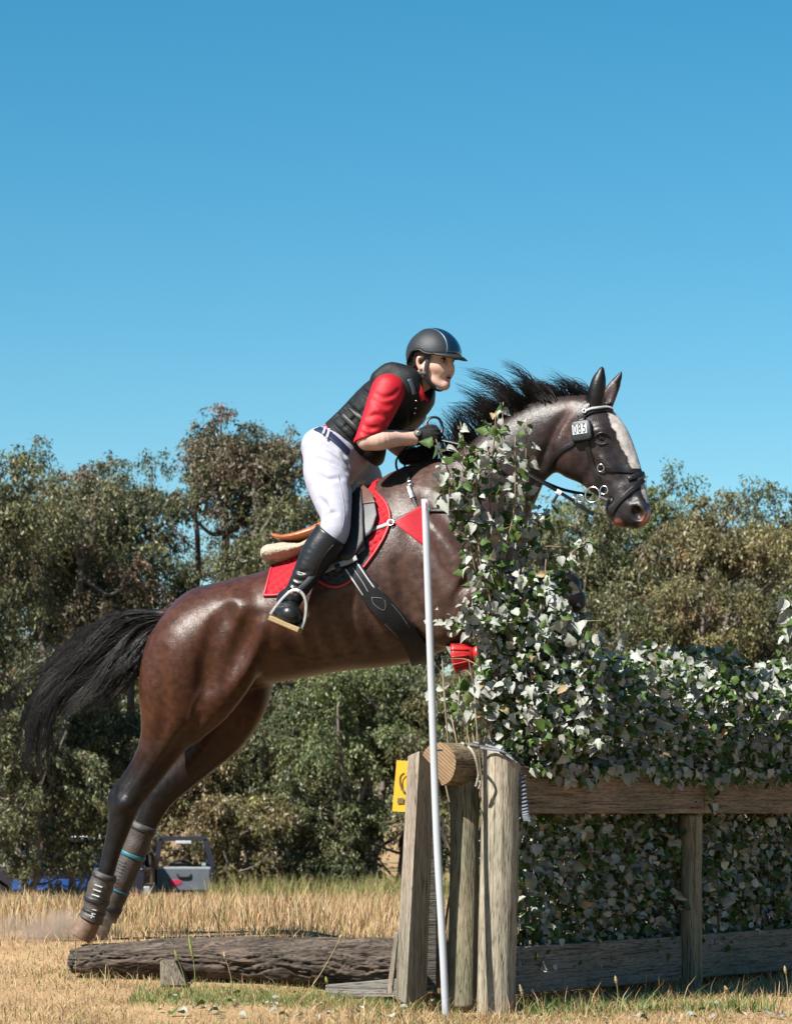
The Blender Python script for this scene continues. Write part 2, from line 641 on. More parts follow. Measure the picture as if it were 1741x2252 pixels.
# green verge below the log and along the fence foot
n = 5200
x = rng.uniform(-1.05, 0.25, n)
y = rng.normal(11.12, 0.14, n)
parts.append(blades(x, y, rng.uniform(0.015, 0.05, n), rng.uniform(0.002, 0.004, n), 1.2, pick(n, GREEN, [2, 2, 1]), pick(n, GREEN, [1, 2, 2])))
n = 700
x = rng.uniform(0.5, 1.5, n)
y = 10.72 + 0.25 * rng.random(n) + 0.25 * (x - 0.5)
parts.append(blades(x, y, rng.uniform(0.03, 0.10, n), rng.uniform(0.003, 0.006, n), 1.0, pick(n, GREEN, [2, 2, 1]), pick(n, GREEN, [1, 2, 2])))
# pale green rank growth at the foot of the trees
n = 9000
x = rng.uniform(-4.1, 1.2, n)
y = rng.uniform(60, 68, n)
pn = fbm(np.stack([x * 0.9, y * 0.9, 0 * x], -1), 2, 77)
parts.append(blades(x, y, rng.uniform(0.35, 0.85, n) * (0.9 + 0.4 * pn), rng.uniform(0.015, 0.035, n), 0.5, pick(n, [(0.22, 0.25, 0.07), (0.34, 0.30, 0.10), (0.44, 0.34, 0.15)], [2, 2, 2]), pick(n, [(0.30, 0.30, 0.10), (0.46, 0.38, 0.18)], [1, 1])))
Vs, Qs, Ts, Cs, off = [], [], [], [], 0
for V, q, t, c in parts:
    Vs.append(V); Qs.append(q + off); Ts.append(t + off); Cs.append(c)
    off += len(V)
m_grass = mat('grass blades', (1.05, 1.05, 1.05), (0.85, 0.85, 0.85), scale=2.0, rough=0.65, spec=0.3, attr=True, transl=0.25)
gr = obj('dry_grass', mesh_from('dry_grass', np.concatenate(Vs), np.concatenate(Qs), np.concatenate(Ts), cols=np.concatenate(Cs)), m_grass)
tag(gr, 'dry golden paddock grass with green patches by the fence', 'grass', kind='stuff')

# tall seed stalks standing in front of the log
m_stalk = mat('green seed head', (0.34, 0.36, 0.10), (0.24, 0.28, 0.07), scale=60, rough=0.7)
m_straw = mat('straw stalk', (0.52, 0.40, 0.20), (0.40, 0.29, 0.13), scale=60, rough=0.7)
def stalk(base_px, tip_px, Y, label, mm, head):
    a = W(*base_px, Y)
    b = W(*tip_px, Y - 0.03)
    a[2] = gz(a[0], a[1]) - 0.01
    root = empty('seed_stalk', tuple(a))
    tag(root, label, 'grass stalk', 'tall grass stalks by the jump')
    mid = (a + b) / 2 + np.array([0.012, 0, 0])
    q = spline(np.array([a, mid, b]), 6) - a
    mb = MB()
    mb.tube(q, np.linspace(0.0022, 0.0012, len(q)), 5)
    mb.build('stem', mm, root)
    mb = MB()
    d = (q[-1] - q[-3]) / np.linalg.norm(q[-1] - q[-3])
    m_ = 12
    P = np.array([q[-1] - d * head * (1 - k / m_) for k in range(m_ + 1)])
    mb.tube(P, 0.0055 * np.sin(np.linspace(0.25, 3.0, m_ + 1)) * (1 + 0.25 * np.sin(np.arange(m_ + 1) * 2.3)) + 0.001, 6)
    mb.build('seed_head', mm, root)
stalk((428, 2168), (415, 2056), 11.0, 'tallest green seed stalk in front of the lying log', m_stalk, 0.10)
stalk((412, 2150), (384, 2090), 11.05, 'short green seed stalk left of the tallest one before the log', m_stalk, 0.045)
stalk((718, 2180), (716, 2148), 11.0, 'small green seed stalk before the right end of the log', m_stalk, 0.03)
stalk((512, 2170), (492, 2094), 11.0, 'straw coloured bent stalk before the middle of the log', m_straw, 0.03)
stalk((655, 2155), (752, 2055), 11.05, 'long straw stalk leaning right across the log', m_straw, 0.02)
stalk((1148, 2230), (1142, 2165), 10.75, 'straw coloured stalk at the right of the thick post', m_straw, 0.05)
stalk((1350, 2240), (1352, 2146), 10.9, 'pale seed stalk before the lower fence board', m_straw, 0.035)
stalk((1612, 2222), (1592, 2168), 11.0, 'pale leaning seed stalk before the inner post', m_straw, 0.03)
stalk((1724, 2220), (1724, 2124), 11.1, 'pale seed stalk at the right edge of the picture', m_straw, 0.035)
# ------------------------------------------------------------------ eucalypts and shrubs behind the paddock
m_bark = mat('grey gum bark', (0.30, 0.25, 0.21), (0.10, 0.075, 0.06), scale=2.5, rough=0.85, bump=0.6, bscale=14, bdist=0.03, stretch=(1, 1, 0.35))
m_leaf = mat('gum leaves', (1.05, 1.05, 1.05), (0.9, 0.9, 0.9), scale=1.0, rough=0.46, spec=0.38, attr=True, transl=0.28)
PAL = {'olive': [(0.13, 0.135, 0.058), (0.17, 0.165, 0.072), (0.095, 0.110, 0.052)],
       'rust': [(0.155, 0.125, 0.072), (0.135, 0.135, 0.066), (0.115, 0.118, 0.060), (0.175, 0.115, 0.074), (0.14, 0.14, 0.065)],
       'green': [(0.15, 0.185, 0.070), (0.20, 0.225, 0.092), (0.110, 0.140, 0.058)],
       'gold': [(0.21, 0.185, 0.075), (0.17, 0.155, 0.068), (0.22, 0.16, 0.080)]}

def foliage(C, R, nleaf, pal, size, seed, droop=0.9):
    """leaf blades hung in twigs around clump centres"""
    r = np.random.default_rng(seed)
    n = int(nleaf)
    wgt = R ** 2
    ci = r.choice(len(C), n, p=wgt / wgt.sum())
    tw = r.integers(0, 16, n) + ci * 16
    d = r.normal(0, 1, (len(C) * 16, 3))
    d /= np.linalg.norm(d, axis=1)[:, None]
    d *= (0.35 + 0.65 * r.random(len(d)) ** 0.5)[:, None]
    d[:, 2] = d[:, 2] * 0.75 + 0.15
    t = r.random(n)
    tip = d[tw]
    P = C[ci] + R[ci][:, None] * tip * (0.55 + 0.6 * t[:, None]) + r.normal(0, 0.10, (n, 3)) * R[ci][:, None]
    P[:, 2] -= 0.45 * R[ci] * t * t * droop
    L = size * (0.7 + 0.6 * r.random(n))
    wd = L * (0.24 + 0.14 * r.random(n))
    dirv = r.normal(0, 0.55, (n, 3)) + tip * 0.35
    dirv[:, 2] -= droop
    dirv /= np.linalg.norm(dirv, axis=1)[:, None]
    s = np.cross(dirv, r.normal(0, 1, (n, 3)))
    s /= np.linalg.norm(s, axis=1)[:, None] + 1e-9
    V = np.stack([P, P + dirv * (L * 0.45)[:, None] + s * (wd / 2)[:, None], P + dirv * L[:, None], P + dirv * (L * 0.45)[:, None] - s * (wd / 2)[:, None]], 1).reshape(-1, 3)
    Q = (np.arange(n) * 4)[:, None] + np.array([[0, 1, 2, 3]])
    pal = np.array(pal)
    cc = pal[r.integers(0, len(pal), len(C))] * 1.42 * (0.7 + 0.6 * r.random((len(C), 1)))
    c = cc[ci] * (0.30 + 1.4 * r.random((n, 1)) ** 1.2)
    odd = r.random(n) < 0.06
    c[odd] = np.array((0.26, 0.20, 0.11))
    return V, Q, np.repeat(c, 4, 0)

def tree(label, px, top, Y, width, pal, nleaf, seed, name='gum_tree', low=0.25, size=0.125, stems=3, leafmat=None):
    r = np.random.default_rng(seed)
    x = (px - CX) / F * Y
    b = np.array([x, Y, float(gz(x, Y)) - 0.1])
    H = CH - (top - CY) / F * Y - b[2]
    root = empty(name, tuple(b))
    tag(root, label, 'tree' if name == 'gum_tree' else 'shrub', 'gum trees behind the paddock' if name == 'gum_tree' else 'shrubs under the gum trees')
    # crown clumps: domed lumps in an egg-shaped envelope
    nC = int(60 + 18 * width * H / 12)
    C, R = [], []
    lumps = [(r.uniform(-0.32, 0.32) * width, r.uniform(-0.25, 0.25) * width, H * r.uniform(0.60, 0.86), width * r.uniform(0.22, 0.36)) for _ in range(5)]
    lumps.append((r.uniform(-0.08, 0.08) * width, 0, H * 0.90 - 0.15 * width * 0.5, width * 0.24))
    while len(C) < nC:
        if r.random() < 0.55:
            lx, ly, lz, lr = lumps[r.integers(len(lumps))]
            d = r.normal(0, 1, 3)
            d /= np.linalg.norm(d)
            p = np.array([lx, ly, lz]) + d * lr * r.uniform(0.55, 1.0) * np.array([1, 1, 0.85])
        else:
            z = H * (low + (0.95 - low) * r.random())
            f = (z / H - low) / (1 - low)
            rad = width * 0.5 * math.sqrt(max(0.02, 1 - (2 * f - 0.75) ** 2 / 1.7))
            a = r.random() * 6.28
            q = r.uniform(0.5, 1.0)
            p = np.array([math.cos(a) * rad * q, math.sin(a) * rad * q, z])
        rr = r.uniform(0.34, 0.66) * (0.6 + 0.05 * H)
        if p[2] + rr * 0.8 > H:
            p[2] = H - rr * r.uniform(0.8, 1.1)
        if p[2] < H * low * 0.6:
            continue
        C.append(p)
        R.append(rr)
    C, R = np.array(C), np.array(R)
    # stems
    mb = MB()
    nodes = []
    for s_ in range(stems):
        tx, ty = r.normal(0, 0.17 * width), r.normal(0, 0.12 * width)
        q = np.array([[0.10 * s_ - 0.1, 0, 0], [tx * 0.35, ty * 0.3, H * 0.22], [tx * 0.8 + r.normal(0, 0.1), ty * 0.7, H * 0.48], [tx * 1.3, ty, H * 0.86]])
        q = spline(q, 6)
        q[1:-1] += r.normal(0, 0.045, (len(q) - 2, 3))
        rad = np.linspace(0.020, 0.005, len(q)) * H * (1.1 if s_ == 0 else 0.8)
        mb.tube(q, rad, 8)
        nodes.append(q)
    allq = np.concatenate(nodes)
    for c, rr in zip(C[:40], R[:40]):
        cand = allq[allq[:, 2] < c[2] - 0.15 * rr]
        if len(cand) == 0:
            continue
        dd = np.linalg.norm(cand - c, axis=1) + 0.5 * np.abs(cand[:, 2] - (c[2] - 0.22 * H))
        p = cand[np.argmin(dd)]
        m1 = p * 0.5 + c * 0.5 + np.array([r.normal(0, 0.12), r.normal(0, 0.12), -0.06 * H * r.random()])
        q = spline(np.array([p, m1, c]), 5)
        mb.tube(q, np.linspace(0.0065, 0.0018, len(q)) * H, 5)
    mb.build('trunk', m_bark, root)
    V, Q, cc = foliage(C, R, nleaf * 2.9, PAL[pal] if isinstance(pal, str) else pal, size, seed + 500)
    obj('crown', mesh_from('crown', V, Q, cols=cc, smooth=False), leafmat or m_leaf, root)
    return root

BACK = [('tall shrub in the back row at the left edge', 60, 1330, 79, 5.0, 'olive', 9000), ('tall shrub in the back row left of the hind legs', 330, 1340, 79, 5.0, 'olive', 9000),
        ('tall shrub in the back row below the belly', 640, 1360, 79, 4.6, 'green', 8000), ('tall shrub in the back row behind the hedge shoots', 1200, 1300, 79, 5.0, 'olive', 8000),
        ('tall shrub in the back row above the hedge', 1480, 1250, 79, 5.0, 'olive', 8000)]
TREES = [('gum tree cut off by the left edge of the picture', -30, 945, 66, 4.6, 'olive', 15000, 1),
         ('rusty gum tree second from the left edge above the horse\'s tail', 135, 1000, 71, 5.0, 'rust', 17000, 2),
         ('gum tree with several dark limbs left of the tallest one', 285, 968, 74, 4.6, 'olive', 17000, 3),
         ('tallest gum tree with a domed rusty crown behind the saddle', 505, 866, 75, 4.6, 'rust', 22000, 4),
         ('gum tree half hidden behind the rider\'s legs', 640, 1030, 70, 3.4, 'olive', 11000, 5),
         ('gum tree hidden behind the horse\'s barrel', 810, 1150, 72, 4.0, 'olive', 9000, 6),
         ('gum tree showing below the horse\'s neck', 1140, 1075, 73, 4.4, 'green', 14000, 7),
         ('gum tree below the horse\'s chin with gaps of sky', 1275, 1068, 72, 3.8, 'olive', 12000, 8),
         ('gum tree rising just right of the horse\'s muzzle', 1405, 1000, 74, 4.0, 'green', 15000, 9),
         ('broad gum tree above the leafy hedge, second from the right', 1570, 1062, 70, 4.6, 'gold', 17000, 10),
         ('gum tree cut off by the right edge of the picture', 1745, 1020, 73, 4.6, 'olive', 15000, 11)]
for (lb, px, top, Y, wd, pal, nl, sd) in TREES:
    tree(lb, px, top, Y, wd, pal, nl, sd, low=0.16)
for i, (lb, px, top, Y, wd, pal, nl) in enumerate([
        ('gum tree in the back row behind the horse\'s tail', 210, 1120, 82, 5.5, 'olive', 9000),
        ('gum tree in the back row behind the horse\'s loins', 560, 1120, 84, 5.5, 'olive', 9000),
        ('gum tree in the back row behind the horse\'s chest', 960, 1140, 83, 6.0, 'olive', 8000),
        ('gum tree in the back row right of the horse\'s chin', 1340, 1140, 82, 5.5, 'green', 9000),
        ('gum tree in the back row at the far right', 1670, 1130, 84, 5.5, 'gold', 9000)]):
    tree(lb, px, top, Y, wd, pal, nl, 40 + i, low=0.10)
for i, (lb, px, top, Y, wd, pal, nl) in enumerate(BACK):
    tree(lb, px, top, Y, wd, pal, nl, 120 + i, name='shrub', low=0.02, stems=4)
SHRUBS = [('dense shrub at the left edge behind the parked cars', -10, 1480, 67.5, 4.2, 'green', 9000),
          ('drooping gum sapling in front of the blue car', 60, 1540, 58.5, 2.6, 'olive', 8000),
          ('smaller drooping sapling before the blue car left of the hocks', 165, 1640, 59.0, 1.7, 'olive', 4500),
          ('shrub behind the parked cars left of the hind legs', 190, 1500, 69, 3.6, 'olive', 8500),
          ('shrub right behind the open car door', 420, 1600, 67, 3.2, 'gold', 7500),
          ('shrub with pale stem below the horse\'s flank', 575, 1560, 68, 3.4, 'olive', 8500),
          ('bright leafy shrub left of centre under the horse\'s belly', 720, 1455, 66, 3.0, 'green', 10500),
          ('bright leafy shrub under the girth left of the flag pole', 880, 1440, 67, 3.2, 'green', 10500),
          ('shrub behind the flag pole and log rail', 1010, 1450, 66, 3.0, 'olive', 8500),
          ('shrub behind the tall leafy shoots of the hedge', 1190, 1330, 69, 4.0, 'olive', 8000),
          ('olive shrub above the hedge below the muzzle', 1360, 1250, 68, 3.8, 'olive', 9000),
          ('golden shrub above the middle of the hedge', 1520, 1230, 67, 3.6, 'gold', 9500),
          ('shrub above the right end of the hedge', 1710, 1250, 68, 3.8, 'olive', 9000),
          ('low shrub between the car door and the leaning post', 520, 1740, 65, 2.6, 'gold', 5000),
          ('low dark shrub left of the leaning post', 700, 1700, 66, 3.0, 'olive', 6000)]
for i, (lb, px, top, Y, wd, pal, nl) in enumerate(SHRUBS):
    tree(lb, px, top, Y, wd, pal, nl, 80 + i, name='shrub', low=0.02, size=0.115, stems=4)
# the wood beyond, one dark mass behind the separate trees
r = np.random.default_rng(321)
nW = 520
wx = r.uniform(-75, 75, nW)
wy = r.uniform(98, 125, nW)
wh = 7.2 + 1.8 * np.sin(wx * 0.31) + 1.0 * np.sin(wx * 0.83 + 2)
wz = gz(wx, wy) + wh * r.random(nW) ** 0.6
V, Q, cc = foliage(np.stack([wx, wy, wz], -1), r.uniform(1.0, 1.9, nW), 85000, PAL['olive'] + PAL['rust'], 0.42, 900)
o = obj('woodland', mesh_from('woodland', V, Q, cols=cc, smooth=False), m_leaf)
tag(o, 'far olive woodland closing the view behind the gum trees', 'woodland', kind='stuff')
# ------------------------------------------------------------------ parked cars under the trees
m_blue = mat('dark blue car paint', (0.006, 0.012, 0.034), (0.005, 0.010, 0.030), rough=0.25, spec=0.6, coat=0.8)
m_bright = mat('bright blue car panel', (0.02, 0.10, 0.38), rough=0.25, spec=0.6, coat=0.8)
m_trimg = mat('grey door trim', (0.13, 0.15, 0.18), (0.10, 0.12, 0.15), scale=6, rough=0.6)
m_glass = bpy.data.materials.new('car glass')
m_glass.use_nodes = True
gb = m_glass.node_tree.nodes['Principled BSDF']
gb.inputs['Base Color'].default_value = (0.8, 0.85, 0.86, 1)
gb.inputs['Roughness'].default_value = 0.03
gb.inputs['Transmission Weight'].default_value = 1.0
gb.inputs['IOR'].default_value = 1.1
m_darkin = mat('dark car interior', (0.012, 0.012, 0.014), rough=0.8)
m_tyre = mat('tyre rubber', (0.015, 0.015, 0.016), rough=0.85)
m_rim = mat('steel rim', (0.5, 0.5, 0.52), rough=0.35, metal=0.8)
m_silver = mat('chrome strip', (0.62, 0.64, 0.66), rough=0.3, metal=0.4)
m_whitep = mat('white car paint', (0.74, 0.75, 0.77), rough=0.28, spec=0.6, coat=0.5)

def extrude_profile(pts, y0, y1, inset=0.0):
    """closed side profile (x, z) swept across the car's width, top pulled in by inset"""
    n = len(pts)
    pts = np.array(pts, float)
    zt = pts[:, 1].max()
    zb = pts[:, 1].min()
    k = np.clip((pts[:, 1] - zb - 0.75) / (zt - zb - 0.75), 0, 1) * inset
    A = np.c_[pts[:, 0], y0 + k, pts[:, 1]]
    B = np.c_[pts[:, 0], y1 - k, pts[:, 1]]
    V = np.concatenate([A, B])
    Q = [(i, (i + 1) % n, n + (i + 1) % n, n + i) for i in range(n)]
    return V, Q, [tuple(range(n))[::-1], tuple(range(n, 2 * n))]

def wagon(name, label, px_rear, Yc, paint, side_panel=None, door_open=False, seed=0):
    """four-wheel-drive wagon, tail to the right, near side to the lens; local x forward is to the left"""
    x0 = (px_rear - CX) / F * Yc
    base = np.array([x0, Yc, float(gz(x0, Yc)) - 0.02])
    root = empty(name, tuple(base))
    tag(root, label, 'car', 'cars parked under the trees')
    Lc, wd = 4.3, 1.72
    body = [(-0.02, 0.55), (0.0, 0.98), (-1.2, 1.02), (-3.0, 1.02), (-4.15, 0.92), (-4.3, 0.75), (-4.3, 0.42), (-3.85, 0.38), (-3.78, 0.62), (-3.55, 0.78), (-3.25, 0.78), (-3.02, 0.62), (-2.95, 0.36),
            (-1.25, 0.36), (-1.18, 0.62), (-0.95, 0.78), (-0.65, 0.78), (-0.42, 0.62), (-0.36, 0.38), (-0.06, 0.40)]
    mb = MB()
    V, Q, G = extrude_profile(body, 0, wd)
    mb.add(V, quads=Q, ngons=G)
    mb.build('body', paint, root, smooth=False, bevel=0.03)
    # cabin: roof, pillars, rails
    roof = [(-0.10, 1.60), (-0.18, 1.66), (-2.35, 1.66), (-2.5, 1.60)]
    mb = MB()
    V, Q, G = extrude_profile(roof, 0.12, wd - 0.12)
    mb.add(V, quads=Q, ngons=G)
    mb.build('roof', paint, root, smooth=False, bevel=0.02)
    for (xa, xb, w_) in ((-0.02, -0.12, 0.10), (-1.05, -1.0, 0.09), (-1.95, -1.88, 0.09), (-3.05, -2.40, 0.09)):
        for yy, yt in ((0.02, 0.13), (wd - 0.06, wd - 0.17)):
            mb = MB()
            mb.hexa([(xa - w_, yy, 1.0), (xa, yy, 1.0), (xa, yy + 0.04, 1.0), (xa - w_, yy + 0.04, 1.0), (xb - w_, yt, 1.61), (xb, yt, 1.61), (xb, yt + 0.04, 1.61), (xb - w_, yt + 0.04, 1.61)])
            mb.build('pillar', paint, root, smooth=False)
    for (xa, xb, xc, xd) in ((-0.14, -1.03, -1.0, -0.20), (-1.14, -1.93, -1.88, -1.10), (-2.04, -3.0, -2.44, -1.98)):
        for yy, yt in ((0.035, 0.145), (wd - 0.04, wd - 0.15)):
            mb = MB()
            mb.add([(xa, yy, 1.03), (xb, yy, 1.03), (xc, yt, 1.60), (xd, yt, 1.60), (xa, yy + 0.006, 1.03), (xb, yy + 0.006, 1.03), (xc, yt + 0.006, 1.60), (xd, yt + 0.006, 1.60)],
                   quads=[(0, 1, 2, 3), (7, 6, 5, 4), (0, 4, 5, 1), (1, 5, 6, 2), (2, 6, 7, 3), (3, 7, 4, 0)])
            mb.build('window', m_glass, root, smooth=False)
    mb = MB()
    mb.box((-1.4, wd / 2, 1.08), (2.2, 1.3, 0.12))
    for xs_ in (-1.2, -2.1):
        mb.box((xs_, wd / 2, 1.22), (0.16, 1.2, 0.42))
    mb.build('seats', m_darkin, root, smooth=False, bevel=0.03)
    for xw in (-0.80, -3.40):
        for yw in (0.10, wd - 0.10):
            mb = MB()
            a = np.arange(24) / 24 * 2 * np.pi
            prof = [(0.20, -0.10), (0.33, -0.10), (0.365, -0.06), (0.365, 0.06), (0.33, 0.10), (0.20, 0.10)]
            V = np.array([[(xw + rr * math.cos(q), yw + dy, 0.365 + rr * math.sin(q)) for q in a] for rr, dy in prof]).reshape(-1, 3)
            Q = [(i * 24 + j, (i + 1) * 24 + j, (i + 1) * 24 + (j + 1) % 24, i * 24 + (j + 1) % 24) for i in range(5) for j in range(24)]
            mb.add(V, quads=Q)
            wh = mb.build('wheel', m_tyre, root)
            mb = MB()
            sgn = -1 if yw < 1 else 1
            V = np.array([[(xw + rr * math.cos(q), yw + sgn * dy, 0.365 + rr * math.sin(q)) for q in a] for rr, dy in ((0.215, 0.09), (0.15, 0.05), (0.06, 0.08), (0.001, 0.08))]).reshape(-1, 3)
            Q = [(i * 24 + j, (i + 1) * 24 + j, (i + 1) * 24 + (j + 1) % 24, i * 24 + (j + 1) % 24) for i in range(3) for j in range(24)]
            mb.add(V, quads=Q)
            mb.build('rim', m_rim, wh)
    mb = MB()
    mb.box((-2.1, -0.03, 0.40), (1.6, 0.10, 0.05))
    mb.build('side_step', m_silver, root, smooth=False, bevel=0.01)
    mb = MB()
    mb.box((0.05, wd / 2, 0.52), (0.16, wd * 0.98, 0.20))
    mb.build('rear_bumper', m_silver, root, smooth=False, bevel=0.03)
    for yy in (0.30, wd - 0.30):
        mb = MB()
        mb.tube([(-0.3, yy, 1.71), (-2.2, yy, 1.71)], [0.018, 0.018], 8)
        mb.build('roof_rail', m_silver, root)
    mb = MB()
    mb.box((-1.15, -0.012, 1.005), (2.2, 0.02, 0.03))
    mb.build('window_strip', m_silver, root, smooth=False)
    if side_panel:
        mb = MB()
        mb.box((-2.1, -0.012, 0.66), (1.66, 0.03, 0.24))
        mb.build('door_panel', side_panel, root, smooth=False, bevel=0.02)
        mb = MB()
        mb.box((-1.15, -0.03, 0.85), (0.16, 0.03, 0.035))
        mb.build('door_handle', m_darkin, root, smooth=False, bevel=0.01)
    if door_open:
        d = bpy.data.objects.new('rear_door', None)
        link(d, root)
        d.location = (0.08, wd - 0.1, 0)
        # frame of the door: inner side towards the lens
        w_, zb_, zs_, zt_ = 1.36, 0.44, 1.00, 1.66
        def quadbar(p, q, wid, dep, mm, nm):
            p, q = np.array(p, float), np.array(q, float)
            mb = MB()
            t_ = (q - p) / np.linalg.norm(q - p)
            s_ = np.cross(t_, [0, 1.0, 0])
            mb.hexa([c + s_ * a_ * wid / 2 + np.array([0, b_, 0]) for c in (p, q) for a_, b_ in ((-1, 0), (1, 0), (1, dep), (-1, dep))])
            return mb.build(nm, mm, d, smooth=False, bevel=0.012)
        mb = MB()
        mb.hexa([(0.0, 0, zb_), (w_, 0, zb_), (w_, 0.09, zb_), (0.0, 0.09, zb_), (0.0, 0, zs_), (w_ + 0.0, 0, zs_), (w_ + 0.0, 0.09, zs_), (0.0, 0.09, zs_)])
        mb.build('lower_panel', paint, d, smooth=False, bevel=0.03)
        mb = MB()
        mb.hexa([(0.10, -0.012, zb_ + 0.05), (w_ - 0.12, -0.012, zb_ + 0.05), (w_ - 0.12, 0.01, zb_ + 0.05), (0.10, 0.01, zb_ + 0.05), (0.08, -0.012, zs_ - 0.02), (w_ - 0.10, -0.012, zs_ - 0.02), (w_ - 0.10, 0.01, zs_ - 0.02), (0.08, 0.01, zs_ - 0.02)])
        mb.build('inner_trim', m_trimg, d, smooth=False, bevel=0.01)
        quadbar((0.02, 0, zs_), (0.14, 0, zt_), 0.12, 0.07, paint, 'window_post')
        quadbar((w_ - 0.03, 0, zs_), (w_ - 0.20, 0, zt_), 0.14, 0.07, paint, 'window_post')
        quadbar((0.10, 0, zt_), (w_ - 0.16, 0, zt_), 0.11, 0.07, paint, 'window_header')
        quadbar((0.06, -0.012, zs_ - 0.01), (w_ - 0.08, -0.012, zs_ - 0.01), 0.06, 0.03, mat('pale sill trim', (0.42, 0.45, 0.50), rough=0.5), 'window_sill')
        mb = MB()
        mb.hexa([(0.1, 0.03, zs_), (w_ - 0.1, 0.03, zs_), (w_ - 0.1, 0.036, zs_), (0.1, 0.036, zs_), (0.18, 0.03, zt_), (w_ - 0.24, 0.03, zt_), (w_ - 0.24, 0.036, zt_), (0.18, 0.036, zt_)])
        mb.build('glass', m_glass, d, smooth=False)
        quadbar((0.48, -0.02, zt_ - 0.08), (0.84, -0.02, zt_ - 0.08), 0.07, 0.03, mat('brake lamp housing', (0.72, 0.73, 0.75), rough=0.4), 'lamp_housing')
        mb = MB()
        q = [(0.52, -0.02, 0.86), (0.55, -0.04, 0.80), (0.68, -0.045, 0.785), (0.80, -0.04, 0.80), (0.83, -0.02, 0.86)]
        mb.tube(spline(np.array(q), 5), [0.022] * 21, 8)
        mb.build('pull_handle', m_darkin, d)
        mb = MB()
        mb.sphere((0.47, -0.016, 0.66), (0.16, 0.006, 0.075), 12)
        mb.build('round_sticker', mat('pink red sticker', (0.62, 0.02, 0.09), rough=0.5), d)
        mb = MB()
        mb.box((0.26, -0.016, 0.645), (0.13, 0.008, 0.045))
        mb.build('sticker', mat('green sticker', (0.12, 0.42, 0.14), rough=0.5), d, smooth=False)
        mb = MB()
        mb.box((1.12, 0.026, 1.08), (0.09, 0.006, 0.07))
        mb.build('sticker', mat('pale blue sticker', (0.35, 0.55, 0.60), rough=0.5), d, smooth=False)
        # spare wheel on the outer side, seen through the glass
        mb = MB()
        a = np.arange(28) / 28 * 2 * np.pi
        V = np.array([[(0.60 + rr * math.cos(q), dy, 0.80 + rr * math.sin(q)) for q in a] for rr, dy in ((0.20, 0.11), (0.34, 0.11), (0.37, 0.15), (0.37, 0.26), (0.33, 0.30), (0.20, 0.30))]).reshape(-1, 3)
        mb.add(V, quads=[(i * 28 + j, (i + 1) * 28 + j, (i + 1) * 28 + (j + 1) % 28, i * 28 + (j + 1) % 28) for i in range(5) for j in range(28)])
        mb.build('spare_wheel', m_tyre, d)
        mb = MB()
        mb.tube([(0.05, 0.02, 0.6), (0.05, 0.02, 0.95)], [0.03, 0.03], 8)
        mb.build('hinge', m_darkin, d)
    return root

wagon('parked_car', 'dark blue off-road wagon with its rear door swung open, behind the hind legs', 318, 62.0, m_blue, m_bright, True)
wagon('parked_car', 'white wagon half hidden by leaves behind the blue one', 240, 67.0, m_whitep)
# small orange tub by the open tail
TB = np.array([(290 - CX) / F * 61.5, 61.5, 0])
TB[2] = gz(TB[0], TB[1])
t_ = empty('tub', tuple(TB))
tag(t_, 'small orange tub on the grass at the blue car\'s tail', 'tub')
mb = MB()
mb.lathe([(0.001, 0.0), (0.16, 0.0), (0.20, 0.40), (0.22, 0.42), (0.20, 0.43), (0.18, 0.40), (0.14, 0.05), (0.001, 0.05)], 20)
mb.build('bucket', mat('orange plastic', (0.55, 0.12, 0.02), rough=0.5), t_)
mb = MB()
hq = [(0.21 * math.cos(a), 0, 0.42 + 0.14 * math.sin(a)) for a in np.linspace(0, math.pi, 12)]
mb.tube(hq, [0.01] * 12, 6)
mb.build('handle', m_silver, t_)
